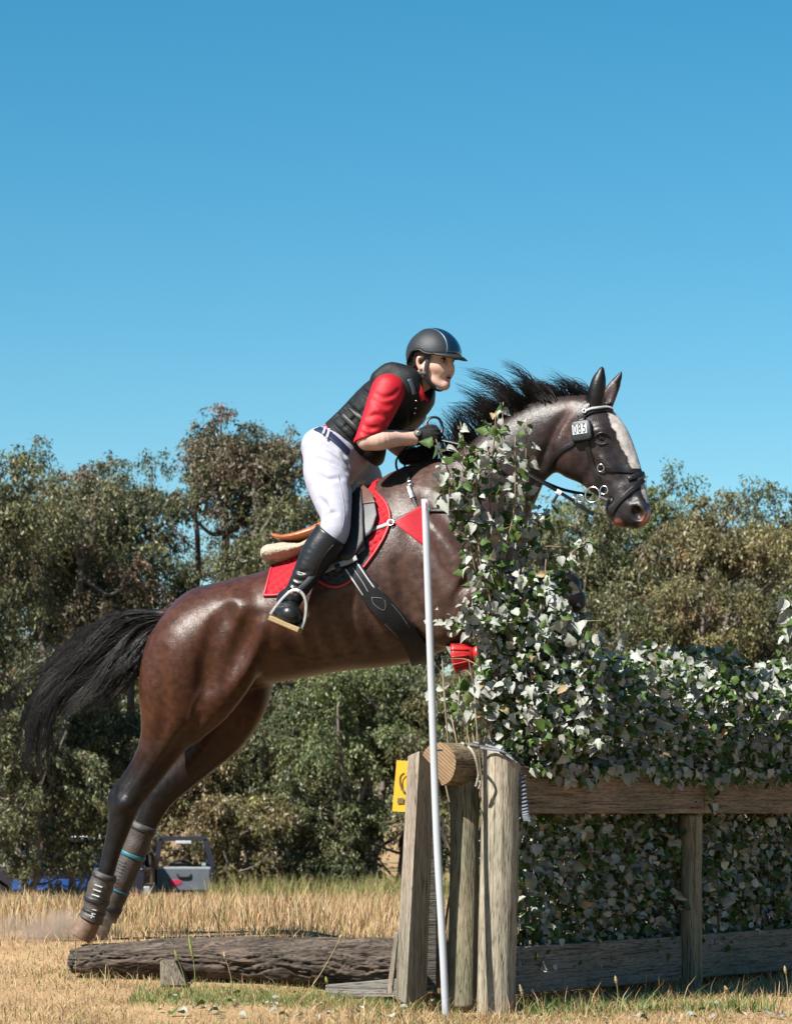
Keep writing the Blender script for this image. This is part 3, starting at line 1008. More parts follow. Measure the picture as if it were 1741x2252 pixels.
# ------------------------------------------------------------------ the brush jump: posts, log rail, boards
FD = np.array([0.6, 0.8, 0.0])            # along the fence, away from the lens
FN = np.array([0.8, -0.6, 0.0])           # landing side
def wood_mat(name, c1, c2, axis_scale, seed=0.0, rough=0.8, crack=1.0):
    m = bpy.data.materials.new(name)
    m.use_nodes = True
    nt = m.node_tree
    L = nt.links.new
    b = nt.nodes['Principled BSDF']
    b.inputs['Roughness'].default_value = rough
    b.inputs['Specular IOR Level'].default_value = 0.25
    tc = nt.nodes.new('ShaderNodeTexCoord')
    mp = nt.nodes.new('ShaderNodeMapping')
    mp.inputs['Scale'].default_value = axis_scale
    mp.inputs['Location'].default_value = (seed, seed * 1.7, seed * 0.3)
    L(tc.outputs['Object'], mp.inputs['Vector'])
    n1 = nt.nodes.new('ShaderNodeTexNoise')
    n1.inputs['Scale'].default_value = 7
    n1.inputs['Detail'].default_value = 8
    n1.inputs['Distortion'].default_value = 0.6
    L(mp.outputs[0], n1.inputs['Vector'])
    n2 = nt.nodes.new('ShaderNodeTexNoise')
    n2.inputs['Scale'].default_value = 34
    n2.inputs['Detail'].default_value = 6
    L(mp.outputs[0], n2.inputs['Vector'])
    n3 = nt.nodes.new('ShaderNodeTexNoise')
    n3.inputs['Scale'].default_value = 2.2
    L(tc.outputs['Object'], n3.inputs['Vector'])
    r1 = nt.nodes.new('ShaderNodeValToRGB')
    r1.color_ramp.elements[0].position = 0.30
    r1.color_ramp.elements[1].position = 0.66
    r1.color_ramp.elements[0].color = (*(x * 0.60 for x in c2), 1)
    r1.color_ramp.elements[1].color = (*(x * 0.60 for x in c1), 1)
    L(n1.outputs['Fac'], r1.inputs['Fac'])
    r2 = nt.nodes.new('ShaderNodeValToRGB')
    r2.color_ramp.elements[0].position = 0.36
    r2.color_ramp.elements[1].position = 0.50
    r2.color_ramp.elements[0].color = (0.28, 0.24, 0.2, 1)
    r2.color_ramp.elements[1].color = (1, 1, 1, 1)
    L(n2.outputs['Fac'], r2.inputs['Fac'])
    mx = nt.nodes.new('ShaderNodeMix')
    mx.data_type = 'RGBA'
    mx.blend_type = 'MULTIPLY'
    mx.inputs['Factor'].default_value = 0.75 * crack
    L(r1.outputs[0], mx.inputs[6])
    L(r2.outputs[0], mx.inputs[7])
    r3 = nt.nodes.new('ShaderNodeValToRGB')
    r3.color_ramp.elements[0].position = 0.35
    r3.color_ramp.elements[1].position = 0.7
    r3.color_ramp.elements[0].color = (0.72, 0.76, 0.70, 1)
    r3.color_ramp.elements[1].color = (1.08, 1.02, 0.97, 1)
    L(n3.outputs['Fac'], r3.inputs['Fac'])
    m2 = nt.nodes.new('ShaderNodeMix')
    m2.data_type = 'RGBA'
    m2.blend_type = 'MULTIPLY'
    m2.inputs['Factor'].default_value = 1.0
    L(mx.outputs[2], m2.inputs[6])
    L(r3.outputs[0], m2.inputs[7])
    mp2 = nt.nodes.new('ShaderNodeMapping')
    mp2.inputs['Scale'].default_value = tuple(q * (0.22 if q < 2 else 1.0) for q in axis_scale)
    mp2.inputs['Location'].default_value = (seed * 2, seed, seed * 3)
    L(tc.outputs['Object'], mp2.inputs['Vector'])
    n4 = nt.nodes.new('ShaderNodeTexNoise')
    n4.inputs['Scale'].default_value = 4.5
    n4.inputs['Detail'].default_value = 3
    n4.inputs['Distortion'].default_value = 0.5
    L(mp2.outputs[0], n4.inputs['Vector'])
    r4 = nt.nodes.new('ShaderNodeValToRGB')
    e = r4.color_ramp.elements
    e[0].position, e[0].color = 0.478, (1, 1, 1, 1)
    e[1].position, e[1].color = 0.522, (1, 1, 1, 1)
    k = e.new(0.5)
    k.color = (0.10, 0.085, 0.07, 1)
    L(n4.outputs['Fac'], r4.inputs['Fac'])
    m4 = nt.nodes.new('ShaderNodeMix')
    m4.data_type = 'RGBA'
    m4.blend_type = 'MULTIPLY'
    m4.inputs['Factor'].default_value = 0.8 * crack
    L(m2.outputs[2], m4.inputs[6])
    L(r4.outputs[0], m4.inputs[7])
    m2 = m4
    L(m2.outputs[2], b.inputs['Base Color'])
    ad = nt.nodes.new('ShaderNodeMath')
    ad.operation = 'ADD'
    L(n1.outputs['Fac'], ad.inputs[0])
    L(n2.outputs['Fac'], ad.inputs[1])
    bp = nt.nodes.new('ShaderNodeBump')
    bp.inputs['Strength'].default_value = 0.7
    bp.inputs['Distance'].default_value = 0.006
    L(ad.outputs[0], bp.inputs['Height'])
    L(bp.outputs[0], b.inputs['Normal'])
    return m

m_post = wood_mat('weathered round post', (0.58, 0.51, 0.42), (0.36, 0.305, 0.245), (7, 7, 0.55), 1.0)
m_post2 = wood_mat('mossy grey post', (0.40, 0.36, 0.26), (0.24, 0.21, 0.15), (7, 7, 0.5), 3.0)
m_plankv = wood_mat('grey sawn upright', (0.47, 0.41, 0.345), (0.29, 0.24, 0.195), (8, 8, 0.5), 5.0)
m_board = wood_mat('brown grey board', (0.40, 0.30, 0.225), (0.22, 0.16, 0.12), (0.7, 0.7, 8), 2.0)
m_board2 = wood_mat('grey kick board', (0.30, 0.28, 0.26), (0.185, 0.17, 0.16), (0.6, 0.6, 7), 8.0)
m_rail = wood_mat('peeled log', (0.42, 0.33, 0.22), (0.22, 0.165, 0.11), (1.0, 1.0, 6), 4.0)
def end_mat():
    m = mat('sawn log end', (0.46, 0.29, 0.15), (0.34, 0.20, 0.10), scale=14, rough=0.85, bump=0.3, bscale=60)
    nt = m.node_tree
    wv = nt.nodes.new('ShaderNodeTexWave')
    wv.inputs['Scale'].default_value = 26
    wv.inputs['Distortion'].default_value = 1.2
    tc = nt.nodes.new('ShaderNodeTexCoord')
    mp = nt.nodes.new('ShaderNodeMapping')
    mp.inputs['Rotation'].default_value = (0.2, math.radians(52), 0.4)
    nt.links.new(tc.outputs['Object'], mp.inputs['Vector'])
    nt.links.new(mp.outputs[0], wv.inputs['Vector'])
    b = nt.nodes['Principled BSDF']
    src = b.inputs['Base Color'].links[0].from_socket
    mx = nt.nodes.new('ShaderNodeMix')
    mx.data_type = 'RGBA'
    mx.blend_type = 'MULTIPLY'
    mx.inputs['Factor'].default_value = 0.55
    nt.links.new(src, mx.inputs[6])
    nt.links.new(wv.outputs['Color'], mx.inputs[7])
    nt.links.new(mx.outputs[2], b.inputs['Base Color'])
    return m
m_end = end_mat()

JO = W(1100, 2225, 10.95)
JUMP = empty('brush_jump', (float(JO[0]), float(JO[1]), 0.0))
tag(JUMP, 'weathered timber frame of posts, boards and log rail holding the leafy brush', 'jump')
JB = np.array([JO[0], JO[1], 0.0])

def round_post(name, a, b, ra, rb, mm, seed, topcut=None, n=40, m=70, rough_amp=0.05):
    """upright from foot a to head b; topcut: slope vector of the sawn head"""
    t = np.linspace(0, 1, m)
    an = np.arange(n) / n * 2 * np.pi
    P = a + (b - a) * t[:, None]
    R = ra + (rb - ra) * t
    q = np.stack([np.cos(an)[None] * 2.2 + 0 * t[:, None], np.sin(an)[None] * 2.2 + 0 * t[:, None], 2.2 * t[:, None] + 0 * an[None]], -1)
    dn = fbm(q * np.array([1.6, 1.6, 1.0]) + seed, 3, seed) * rough_amp * 0.8 - np.abs(fbm(q * np.array([5, 5, 0.7]) + seed * 2, 2, seed + 3)) * rough_amp * 0.9
    rr = R[:, None] * (1 + dn)
    V = P[:, None] + np.stack([np.cos(an)[None] * rr, np.sin(an)[None] * rr, 0 * rr], -1)
    if topcut is not None:
        f = sstep(0.80, 1.0, t)[:, None]
        V[..., 2] += f * (np.cos(an)[None] * topcut[0] + np.sin(an)[None] * topcut[1]) * R[:, None]
    mb = MB()
    V = np.concatenate([V.reshape(-1, 3), [V[-1].mean(0) + (0, 0, 0.004)], [V[0].mean(0)]]) - JB
    Q = [(i * n + j, i * n + (j + 1) % n, (i + 1) * n + (j + 1) % n, (i + 1) * n + j) for i in range(m - 1) for j in range(n)]
    T = [((m - 1) * n + j, (m - 1) * n + (j + 1) % n, m * n) for j in range(n)] + [((j + 1) % n, j, m * n + 1) for j in range(n)]
    mb.add(V, quads=Q, tris=T)
    return mb.build(name, mm, JUMP)

a, b = W(1090, 2232, 10.95), W(1102, 1664, 10.97)
round_post('post', a, b, 0.0765, 0.0745, m_post, 3, topcut=(-0.42, -0.10), m=120)
a, b = W(1018, 2214, 11.06), W(1022, 1716, 11.10)
round_post('post', a, b, 0.060, 0.058, m_post2, 9)
# inner post below the joint of the top boards, and a thin stake beside it
def fp(t, side, z):
    """point along the fence: t metres from the near end, side metres towards landing, height z"""
    p = np.array([0.4986, 11.05, 0]) + FD * t + FN * side
    p[2] = z
    return p
round_post('post', fp(1.38, -0.055, -0.05), fp(1.38, -0.055, 0.772), 0.050, 0.050, m_post2, 15)
round_post('post', fp(2.75, -0.055, -0.05), fp(2.75, -0.055, 0.772), 0.050, 0.050, m_post2, 25)
round_post('stake', fp(1.13, -0.22, 0.0), fp(1.12, -0.22, 0.80), 0.014, 0.012, m_post, 19)
# leaning upright with a lit narrow side and a shaded broad side
def upright(name, c8, mm):
    mb = MB()
    mb.hexa([p - JB for p in c8])
    return mb.build(name, mm, JUMP, smooth=False, bevel=0.006)
bl_, br_ = W(868, 2196, 10.93), W(892, 2210, 10.84)
tl_, tr_ = W(896, 1662, 10.95), W(922, 1650, 10.87)
bk, tk_ = W(938, 2188, 10.98), W(956, 1690, 11.0)
bk2, tk2 = W(912, 2178, 11.08), W(930, 1676, 11.10)
upright('leaning_upright', [bl_, br_, bk, bk2, tl_, tr_, tk_, tk2], m_plankv)
upright('brace', [W(849, 2188, 11.14), W(861, 2188, 11.10), W(864, 2184, 11.16), W(852, 2184, 11.2), W(868, 2050, 11.05), W(876, 2050, 11.02), W(878, 2048, 11.08), W(870, 2048, 11.11)], m_plankv)
upright('packing_board', [W(900, 2180, 11.18), W(960, 2182, 11.22), W(962, 2180, 11.26), W(902, 2178, 11.22), W(925, 1735, 11.18), W(962, 1735, 11.22), W(964, 1735, 11.26), W(927, 1735, 11.22)], m_board2)

# log rail along the take-off side
c0 = W(963, 1680, 10.97)
L = 3.4
n, m = 48, 90
an = np.arange(n) / n * 2 * np.pi
t = np.linspace(0, L, m)
e1, e2 = FN, np.array([0, 0, 1.0])
R0 = 0.0845
q = np.stack([np.cos(an)[None] * 1.5 + 0 * t[:, None], np.sin(an)[None] * 1.5 + 0 * t[:, None], t[:, None] * 1.2 + 0 * an[None]], -1)
rr = R0 * (1 + 0.035 * fbm(q, 3, 51) - 0.03 * np.abs(fbm(q * np.array([5, 5, 0.8]), 2, 52)))
V = c0 + FD * t[:, None, None] + (np.cos(an)[None, :, None] * e1 + np.sin(an)[None, :, None] * e2) * rr[..., None]
Q = [(i * n + j, (i + 1) * n + j, (i + 1) * n + (j + 1) % n, i * n + (j + 1) % n) for i in range(m - 1) for j in range(n)]
mb = MB()
mb.add(V.reshape(-1, 3) - JB, quads=Q)
lg = mb.build('log_rail', m_rail, JUMP)
mb = MB()
cap = V[0]
inner = [c0 + (cap - c0) * s_ - FD * (0.003 * (1 - s_) + 0.0) for s_ in (1.0, 0.7, 0.35)]
VV = np.concatenate(inner + [[c0 - FD * 0.004]]) - JB
Q = [(i * n + j, (i + 1) * n + j, (i + 1) * n + (j + 1) % n, i * n + (j + 1) % n) for i in range(2) for j in range(n)]
T = [(2 * n + j, 3 * n, 2 * n + (j + 1) % n) for j in range(n)]
mb.add(VV, quads=Q, tris=T)
mb.build('sawn_end', m_end, lg)

# boards on the landing side
def board(name, t0, t1, z0, z1, side, mm, th=0.045, seed=0, dz=0.0):
    m = 24
    r = np.random.default_rng(seed)
    rings = []
    for k in range(m + 1):
        t = t0 + (t1 - t0) * k / m
        w = r.normal(0, 0.0012, 4)
        zz = dz * k / m
        rings.append([fp(t, side - th, z0 + w[0] + zz), fp(t, side, z0 + w[1] + zz), fp(t, side, z1 + w[2] + zz), fp(t, side - th, z1 + w[3] + zz)])
    V = np.array(rings).reshape(-1, 3) - JB
    Q = [(i * 4 + j, i * 4 + (j + 1) % 4, (i + 1) * 4 + (j + 1) % 4, (i + 1) * 4 + j) for i in range(m) for j in range(4)]
    mb = MB()
    mb.add(V, quads=Q, ngons=[(3, 2, 1, 0), tuple(m * 4 + j for j in range(4))])
    return mb.build(name, mm, JUMP, smooth=False, bevel=0.004)
board('top_board', -0.02, 1.405, 0.780, 0.966, 0.0, m_board, seed=1)
board('top_board', 1.410, 3.2, 0.781, 0.964, -0.002, m_board, seed=2)
board('kick_board', -0.06, 1.315, 0.058, 0.248, -0.06, m_board2, seed=3)
board('kick_board', 1.445, 3.2, 0.060, 0.250, -0.06, m_board2, seed=4)
board('kick_board', -0.05, 3.2, 0.05, 0.24, -0.62, m_board2, seed=5)
m_nail = mat('rusty nail', (0.05, 0.035, 0.03), rough=0.7)
for t, z in ((0.06, 0.92), (0.07, 0.82), (1.30, 0.93), (1.33, 0.83), (1.50, 0.92), (1.25, 0.22), (0.02, 0.2)):
    mb = MB()
    mb.sphere(fp(t, 0.001 if z > 0.5 else -0.0595, z) - JB, 0.005, 6)
    mb.build('nail', m_nail, JUMP)

# ropes tied round the log and the thick post
m_rope = mat('pale rope', (0.55, 0.50, 0.42), (0.38, 0.34, 0.28), scale=160, rough=0.9, bump=0.8, bscale=260)
m_bluerope = mat('grey blue rope', (0.30, 0.34, 0.40), (0.18, 0.21, 0.26), scale=120, rough=0.85, bump=0.8, bscale=220)
def rope(px_pts, rad, mm, coil=0):
    q = np.array([W(*p) for p in px_pts])
    q = spline(q, 8)
    if coil:
        T, N, B = frames(q)
        ph = np.linspace(0, coil * 2 * np.pi, len(q) * 8)
        qq = np.stack([np.interp(np.linspace(0, 1, len(ph)), np.linspace(0, 1, len(q)), q[:, k]) for k in range(3)], 1)
        q = qq + 0.012 * (np.cos(ph)[:, None] * N[0] + np.sin(ph)[:, None] * B[0])
    mb = MB()
    mb.tube(q - JB, [rad] * len(q), 7)
    return mb.build('rope', mm, JUMP)
rope([(1015, 1634, 10.90), (1035, 1648, 10.83), (1046, 1670, 10.82), (1052, 1700, 10.84), (1050, 1716, 10.85), (1046, 1730, 10.86)], 0.0055, m_rope)
rope([(1048, 1712, 10.85), (1056, 1722, 10.85), (1052, 1735, 10.86)], 0.0045, m_rope)
rope([(1025, 1640, 10.90), (1060, 1646, 10.9), (1100, 1652, 10.88), (1125, 1664, 10.9)], 0.0045, m_bluerope)
rope([(1040, 1632, 10.95), (1090, 1646, 10.9), (1130, 1672, 10.88)], 0.0045, m_bluerope)
rope([(1147, 1700, 10.96), (1150, 1750, 10.96), (1155, 1790, 10.95), (1160, 1806, 10.95)], 0.0045, m_bluerope, coil=16)
rope([(972, 1795, 10.99), (974, 1815, 10.98), (972, 1835, 10.98), (978, 1852, 10.98), (979, 1864, 10.98)], 0.0055, m_rope)

# flag pole with its red pennant
FPB = W(981, 2236, 10.70)
FPB[2] = gz(FPB[0], FPB[1]) - 0.02
FLAG = empty('flag_pole', tuple(FPB))
tag(FLAG, 'thin white plastic flag pole with a red pennant in front of the jump', 'flag pole')
m_pvc = mat('white plastic pipe', (0.60, 0.62, 0.66), (0.54, 0.56, 0.60), scale=9, rough=0.42, spec=0.5)
pp = spline(np.array([FPB, W(972, 2060, 10.70), W(961, 1860, 10.71), W(953, 1650, 10.73), W(943, 1350, 10.74), W(934, 1098, 10.75)]), 10)
mb = MB()
mb.tube(pp - FPB, [0.0142] * len(pp), 16)
mb.build('pole', m_pvc, FLAG)
m_flag = mat('red pennant cloth', (0.56, 0.012, 0.03), (0.48, 0.008, 0.022), scale=10, rough=0.6, spec=0.3, bump=0.2, bscale=90)
A, B_, C_ = W(937, 1104, 10.735), W(940, 1208, 10.735), W(865, 1149, 10.80)
k = 14
V, Q = [], []
for i in range(k + 1):
    s_ = i / k
    for j in range(k + 1):
        f = j / k
        p = (A * (1 - f) + B_ * f) * (1 - s_) + C_ * s_
        p = p + np.array([0, 1, 0]) * 0.010 * math.sin(3.2 * s_ + 1.0 * f) * s_
        V.append(p - FPB)
Q = [(i * (k + 1) + j, i * (k + 1) + j + 1, (i + 1) * (k + 1) + j + 1, (i + 1) * (k + 1) + j) for i in range(k) for j in range(k + 1 - 1)]
solid(obj('pennant', mesh_from('pennant', V, Q), m_flag, FLAG), 0.0015, 0) if 'solid' in globals() else obj('pennant', mesh_from('pennant', V, Q), m_flag, FLAG)
mb = MB()
mb.tube(np.array([W(952, 1652, 10.72), W(962, 1650, 10.74), W(972, 1650, 10.80)]) - FPB, [0.004, 0.004, 0.004], 6)
mb.build('tie', m_strap if 'm_strap' in globals() else m_bluerope, FLAG)

# yellow fence number board
SG = W(879, 1784, 11.2)
SIGN = empty('fence_number', tuple(SG))
tag(SIGN, 'yellow number board sticking out left behind the leaning upright', 'sign')
m_yel = mat('yellow plastic board', (0.78, 0.42, 0.008), (0.74, 0.39, 0.006), rough=0.45)
mb = MB()
cs = [W(862, 1784, 11.20), W(900, 1786, 11.16), W(908, 1674, 11.16), W(872, 1672, 11.20)]
mb.hexa([p - SG for p in cs] + [p - SG + np.array([0.002, 0.006, 0]) for p in cs])
mb.build('board', m_yel, SIGN, smooth=False)
m_ink = mat('olive black print', (0.16, 0.11, 0.012), (0.12, 0.085, 0.01), rough=0.6)
mb = MB()
arc = spline(np.array([W(889, 1700, 11.166), W(881, 1708, 11.172), W(880, 1722, 11.173), W(884, 1736, 11.17), W(890, 1742, 11.166)]), 6)
ribbon(mb, arc - SG, np.tile([0, -1, 0], (len(arc), 1)), 0.009, 0.0012)
mb.build('numeral', m_ink, SIGN)
mb = MB()
cs = [W(873, 1767, 11.182), W(887, 1767, 11.168), W(888, 1755, 11.168), W(874, 1755, 11.182)]
mb.hexa([p - SG for p in cs] + [p - SG + np.array([0, 0.0015, 0]) for p in cs])
mb.build('small_print', m_ink, SIGN, smooth=False)

# ------------------------------------------------------------------ ground log in front of the take-off
m_logbark = wood_mat('dark split bark', (0.18, 0.14, 0.115), (0.034, 0.027, 0.023), (0.8, 5, 5), 6.0)
la, lb_ = W(166, 2112, 11.62), W(905, 2112, 11.36)
LG = empty('fallen_log', (float(la[0]), float(la[1]), float(la[2] - 0.06)))
tag(LG, 'dark bark-covered log lying on the grass below the horse\'s hind feet', 'log')
LB = np.array([la[0], la[1], la[2] - 0.06])
n, m = 110, 300
t = np.linspace(0, 1, m)
an = np.arange(n) / n * 2 * np.pi
ax = (lb_ - la)
ln = np.linalg.norm(ax)
ax /= ln
up = np.array([0, 0, 1.0]) - ax * ax[2]
up /= np.linalg.norm(up)
sd = np.cross(ax, up)
R0 = np.interp(t, [0, 0.02, 0.06, 0.2, 0.5, 1.0], [0.042, 0.050, 0.055, 0.064, 0.086, 0.106])
q = np.stack([t[:, None] * ln + 0 * an[None], np.cos(an)[None] * R0[:, None] * 3 + 0, np.sin(an)[None] * R0[:, None] * 3], -1)
warp = q + 0.08 * np.stack([fbm(q * 4, 2, 61), fbm(q * 4, 2, 62), fbm(q * 4, 2, 63)], -1)
rid = 1 - np.abs(fbm(warp * np.array([4.5, 24, 24]), 3, 64))
rid2 = fbm(warp * np.array([9, 30, 30]), 2, 65)
crk = np.clip(np.abs(fbm(warp * np.array([3.2, 17, 17]), 3, 66)) * 4.2, 0, 1)
rr = R0[:, None] * (0.96 + 0.05 * fbm(q * 2.2, 2, 67)) + 0.010 * rid + 0.004 * rid2 - 0.016 * (1 - crk) ** 2
P = la + ax * (t[:, None] * ln) + up * (0.012 * np.sin(t * 5))[:, None]
V = P[:, None] + rr[..., None] * (np.cos(an)[None, :, None] * sd + np.sin(an)[None, :, None] * up)
V[0] = P[0] + (V[0] - P[0]) * 0.94
Q = (np.arange(m - 1)[:, None] * n + np.arange(n)[None])
Q = np.stack([Q, np.roll(Q, -1, 1), np.roll(Q, -1, 1) + n, Q + n], -1).reshape(-1, 4)
mb = MB()
cap_c = P[0] - ax * 0.006
VV = np.concatenate([V.reshape(-1, 3), [cap_c]]) - LB
T = [(j, len(VV) - 1, (j + 1) % n)[::-1] for j in range(n)]
obj('bark', mesh_from('log', VV, Q, T), m_logbark, LG)
# cracked blocks on the burnt end
r = np.random.default_rng(5)
m_char = mat('cracked log end', (0.12, 0.10, 0.085), (0.05, 0.042, 0.036), scale=40, rough=0.9, bump=0.6, bscale=120)
for i in range(16):
    rad_ = 0.044 * math.sqrt((i + 0.5) / 16)
    a_ = i * 2.4
    c = cap_c + (math.cos(a_) * sd + math.sin(a_) * up) * rad_ - ax * 0.002 - LB
    Rm = np.stack([ax, sd * math.cos(a_) + up * math.sin(a_), -sd * math.sin(a_) + up * math.cos(a_)], 1)
    mb = MB()
    mb.box(c, (0.018 + 0.010 * r.random(), 0.019 + 0.004 * r.random(), 0.017 + 0.004 * r.random()), Rm)
    mb.build('end_block', m_char, LG, smooth=False, bevel=0.003)
CK = W(376, 2166, 11.38)
CKO = empty('wood_chock', (float(CK[0]), float(CK[1]), float(gz(CK[0], CK[1])) - 0.02))
tag(CKO, 'grey wooden chock wedged against the front of the log', 'chock')
cb = np.array(CKO.location)
mb = MB()
cs = [W(352, 2168, 11.36), W(412, 2168, 11.34), W(384, 2112, 11.38), W(352, 2112, 11.38)]
mb.hexa([p - cb for p in cs] + [p - cb + np.array([0.01, 0.09, 0]) for p in cs])
mb.build('block', wood_mat('grey chock', (0.30, 0.25, 0.20), (0.16, 0.13, 0.10), (6, 6, 0.8), 9.0), CKO, smooth=False, bevel=0.005)
PK = W(780, 2180, 11.3)
PKO = empty('plank', (float(PK[0]), float(PK[1]), float(gz(PK[0], PK[1])) - 0.03))
tag(PKO, 'dark plank lying on edge beneath the right end of the log', 'plank')
cb = np.array(PKO.location)
mb = MB()
cs = [W(715, 2196, 11.27), W(880, 2192, 11.23), W(880, 2152, 11.25), W(715, 2166, 11.29)]
mb.hexa([p - cb for p in cs] + [p - cb + np.array([0.01, 0.04, 0]) for p in cs])
mb.build('board', m_board2, PKO, smooth=False, bevel=0.004)
# ------------------------------------------------------------------ the brush: white-backed leaves on cut branches
HG = empty('hedge', (float(fp(0.6, -0.3, 0)[0]), float(fp(0.6, -0.3, 0)[1]), 0.0))
tag(HG, 'dense brush of white-backed green leaves filling the jump, with tall shoots at its near end', 'hedge')
HB = np.array(HG.location)
r = np.random.default_rng(77)
shape = np.array([(0, 0), (0.20, 0.02), (0.40, 0.12), (0.42, 0.28), (0.49, 0.42), (0.36, 0.53), (0.33, 0.68), (0.18, 0.80), (0, 1.0)])
full = np.concatenate([shape, (shape[1:-1] * np.array([-1, 1]))[::-1]])
nL = len(full)
def leaf_verts(variant):
    rr = np.random.default_rng(variant)
    p = full * (1 + rr.normal(0, 0.06, full.shape))
    curl, fold = rr.uniform(-0.30, 0.9), rr.uniform(0.15, 0.85)
    p[:, 0] *= rr.uniform(0.72, 1.0)
    z = fold * np.abs(p[:, 0]) - curl * (p[:, 1] - 0.3) ** 2
    V = np.concatenate([np.c_[p, z], [[0, 0.38, -0.01]]])
    V[:, 1] -= 0.0
    return V
LV = [leaf_verts(i) for i in range(8)]
LT = np.array([(j, (j + 1) % nL, nL) for j in range(nL)])
def rotm(yaxis, n):
    y = yaxis / np.linalg.norm(yaxis)
    z = n - y * (n @ y)
    z /= np.linalg.norm(z) + 1e-9
    return np.stack([np.cross(y, z), y, z], 1)

# shoots: near-end tall clump drawn from its silhouette, then the clipped row
stems = []
def shoot(pts):
    q = spline(np.array([W(*p) for p in pts]), 8)
    stems.append(q)
    return q
Yc = 11.28
SHOOTS = [[(1105, 1640, 11.3), (1100, 1350, 11.25), (1098, 1100, 11.2), (1106, 884, 11.18)],
          [(1090, 1640, 11.3), (1075, 1350, 11.2), (1078, 1100, 11.15), (1090, 905, 11.12)],
          [(1125, 1640, 11.35), (1140, 1350, 11.3), (1152, 1120, 11.25), (1158, 918, 11.22)],
          [(1085, 1600, 11.3), (1058, 1320, 11.2), (1040, 1110, 11.12), (1012, 928, 11.08)],
          [(1080, 1500, 11.3), (1040, 1250, 11.2), (1000, 1080, 11.1), (958, 966, 11.05)],
          [(1080, 1520, 11.3), (1050, 1280, 11.18), (1010, 1130, 11.1), (965, 1065, 11.06)],
          [(1110, 1600, 11.3), (1130, 1330, 11.3), (1165, 1190, 11.28), (1205, 1110, 11.25)],
          [(1130, 1620, 11.35), (1170, 1400, 11.32), (1215, 1260, 11.3), (1292, 1188, 11.28)],
          [(1130, 1620, 11.35), (1165, 1420, 11.35), (1215, 1320, 11.33), (1245, 1262, 11.3)],
          [(1100, 1560, 11.25), (1070, 1330, 11.15), (1050, 1180, 11.1), (1046, 985, 11.06)],
          [(1100, 1500, 11.25), (1105, 1250, 11.18), (1130, 1120, 11.14), (1132, 960, 11.1)],
          [(1090, 1600, 11.22), (1060, 1480, 11.12), (1045, 1400, 11.06), (1024, 1330, 11.02)],
          [(1090, 1640, 11.22), (1060, 1560, 11.12), (1040, 1500, 11.06), (1030, 1450, 11.04)],
          [(1150, 1640, 11.45), (1190, 1480, 11.45), (1235, 1390, 11.45), (1285, 1340, 11.45)],
          [(1100, 1560, 11.2), (1090, 1420, 11.12), (1075, 1300, 11.08), (1070, 1235, 11.05)],
          [(1110, 1600, 11.25), (1150, 1440, 11.2), (1190, 1340, 11.18), (1200, 1230, 11.18)]]
pos, dirs, sz = [], [], []
def leaves_along(q, n, spread, s0, s1, t0=0.25, bias=1.0):
    for _ in range(n):
        t = t0 + (1 - t0) * r.random() ** bias
        i = t * (len(q) - 1)
        k = min(int(i), len(q) - 2)
        p = q[k] + (q[k + 1] - q[k]) * (i - k)
        d = r.normal(0, 1, 3)
        d /= np.linalg.norm(d)
        sp = spread * (0.25 + 0.75 * (1 - t)) if spread > 0.05 else spread
        pos.append(p + d * sp * r.random() ** 0.6)
        dirs.append(d + np.array([0, 0, -0.25]))
        sz.append(r.uniform(s0, s1))
for s_ in SHOOTS:
    q = shoot(s_)
    leaves_along(q, 33, 0.085, 0.042, 0.074, 0.25, 0.9)
    leaves_along(q, 28, 0.12, 0.036, 0.062, 0.0, 1.5)
    # side twigs
    for _ in range(4):
        t = r.uniform(0.35, 0.95)
        k = int(t * (len(q) - 2))
        e = q[k] + r.normal(0, 1, 3) * np.array([0.09, 0.07, 0.05]) + np.array([0, 0, 0.04])
        if e[0] / e[1] * F + CX < 985:
            continue
        tw = spline(np.array([q[k], (q[k] + e) / 2 + np.array([0, 0, 0.015]), e]), 4)
        stems.append(tw)
        leaves_along(tw, 6, 0.045, 0.038, 0.064, 0.2)
# the thick lower half of the near clump
for _ in range(1900):
    fy = r.random() ** 0.75
    py = 1250 + 400 * fy
    lo, hi = np.interp(py, [1250, 1350, 1430, 1500, 1580, 1650], [1045, 1050, 1075, 1045, 1070, 1095]), np.interp(py, [1250, 1350, 1430, 1650], [1200, 1260, 1330, 1330])
    Yq = 11.04 + 0.5 * r.random() ** 1.3
    pos.append(W(r.uniform(lo, hi), py, Yq))
    dirs.append(r.normal(0, 1, 3) + np.array([0, 0, -0.2]))
    sz.append(r.uniform(0.034, 0.064))
# the clipped row
def hedge_top(t):
    return 1.40 + 0.05 * np.sin(t * 5.1) + 0.04 * np.sin(t * 11.3 + 1) + 0.10 * sstep(0.35, 0.0, t)
row = 21000
t = r.random(row) * 3.4 - 0.04
dep = r.random(row)
side = np.where(r.random(row) < 0.72, -0.06 - 0.16 * dep ** 1.4, -0.22 - 0.42 * dep)
z = 0.14 + (hedge_top(t) - 0.14) * r.random(row) ** 0.85
bulge = np.where(z > 0.98, 0.10 * np.sin(np.clip((z - 0.95) / 0.5, 0, 1) * np.pi) + 0.04, 0.0)
keep = ~((z < 0.98) & (side > -0.07)) & (r.random(row) < np.where(z < 0.30, 0.7, 1.0))
for tt, ss, zz, bb in zip(t[keep], side[keep], z[keep], bulge[keep]):
    p = fp(tt, ss + bb, zz) + r.normal(0, 0.02, 3)
    pos.append(p)
    d = r.normal(0, 1, 3) + FN * 0.5 + np.array([0, 0, 0.1])
    dirs.append(d)
    sz.append(r.uniform(0.032, 0.062))
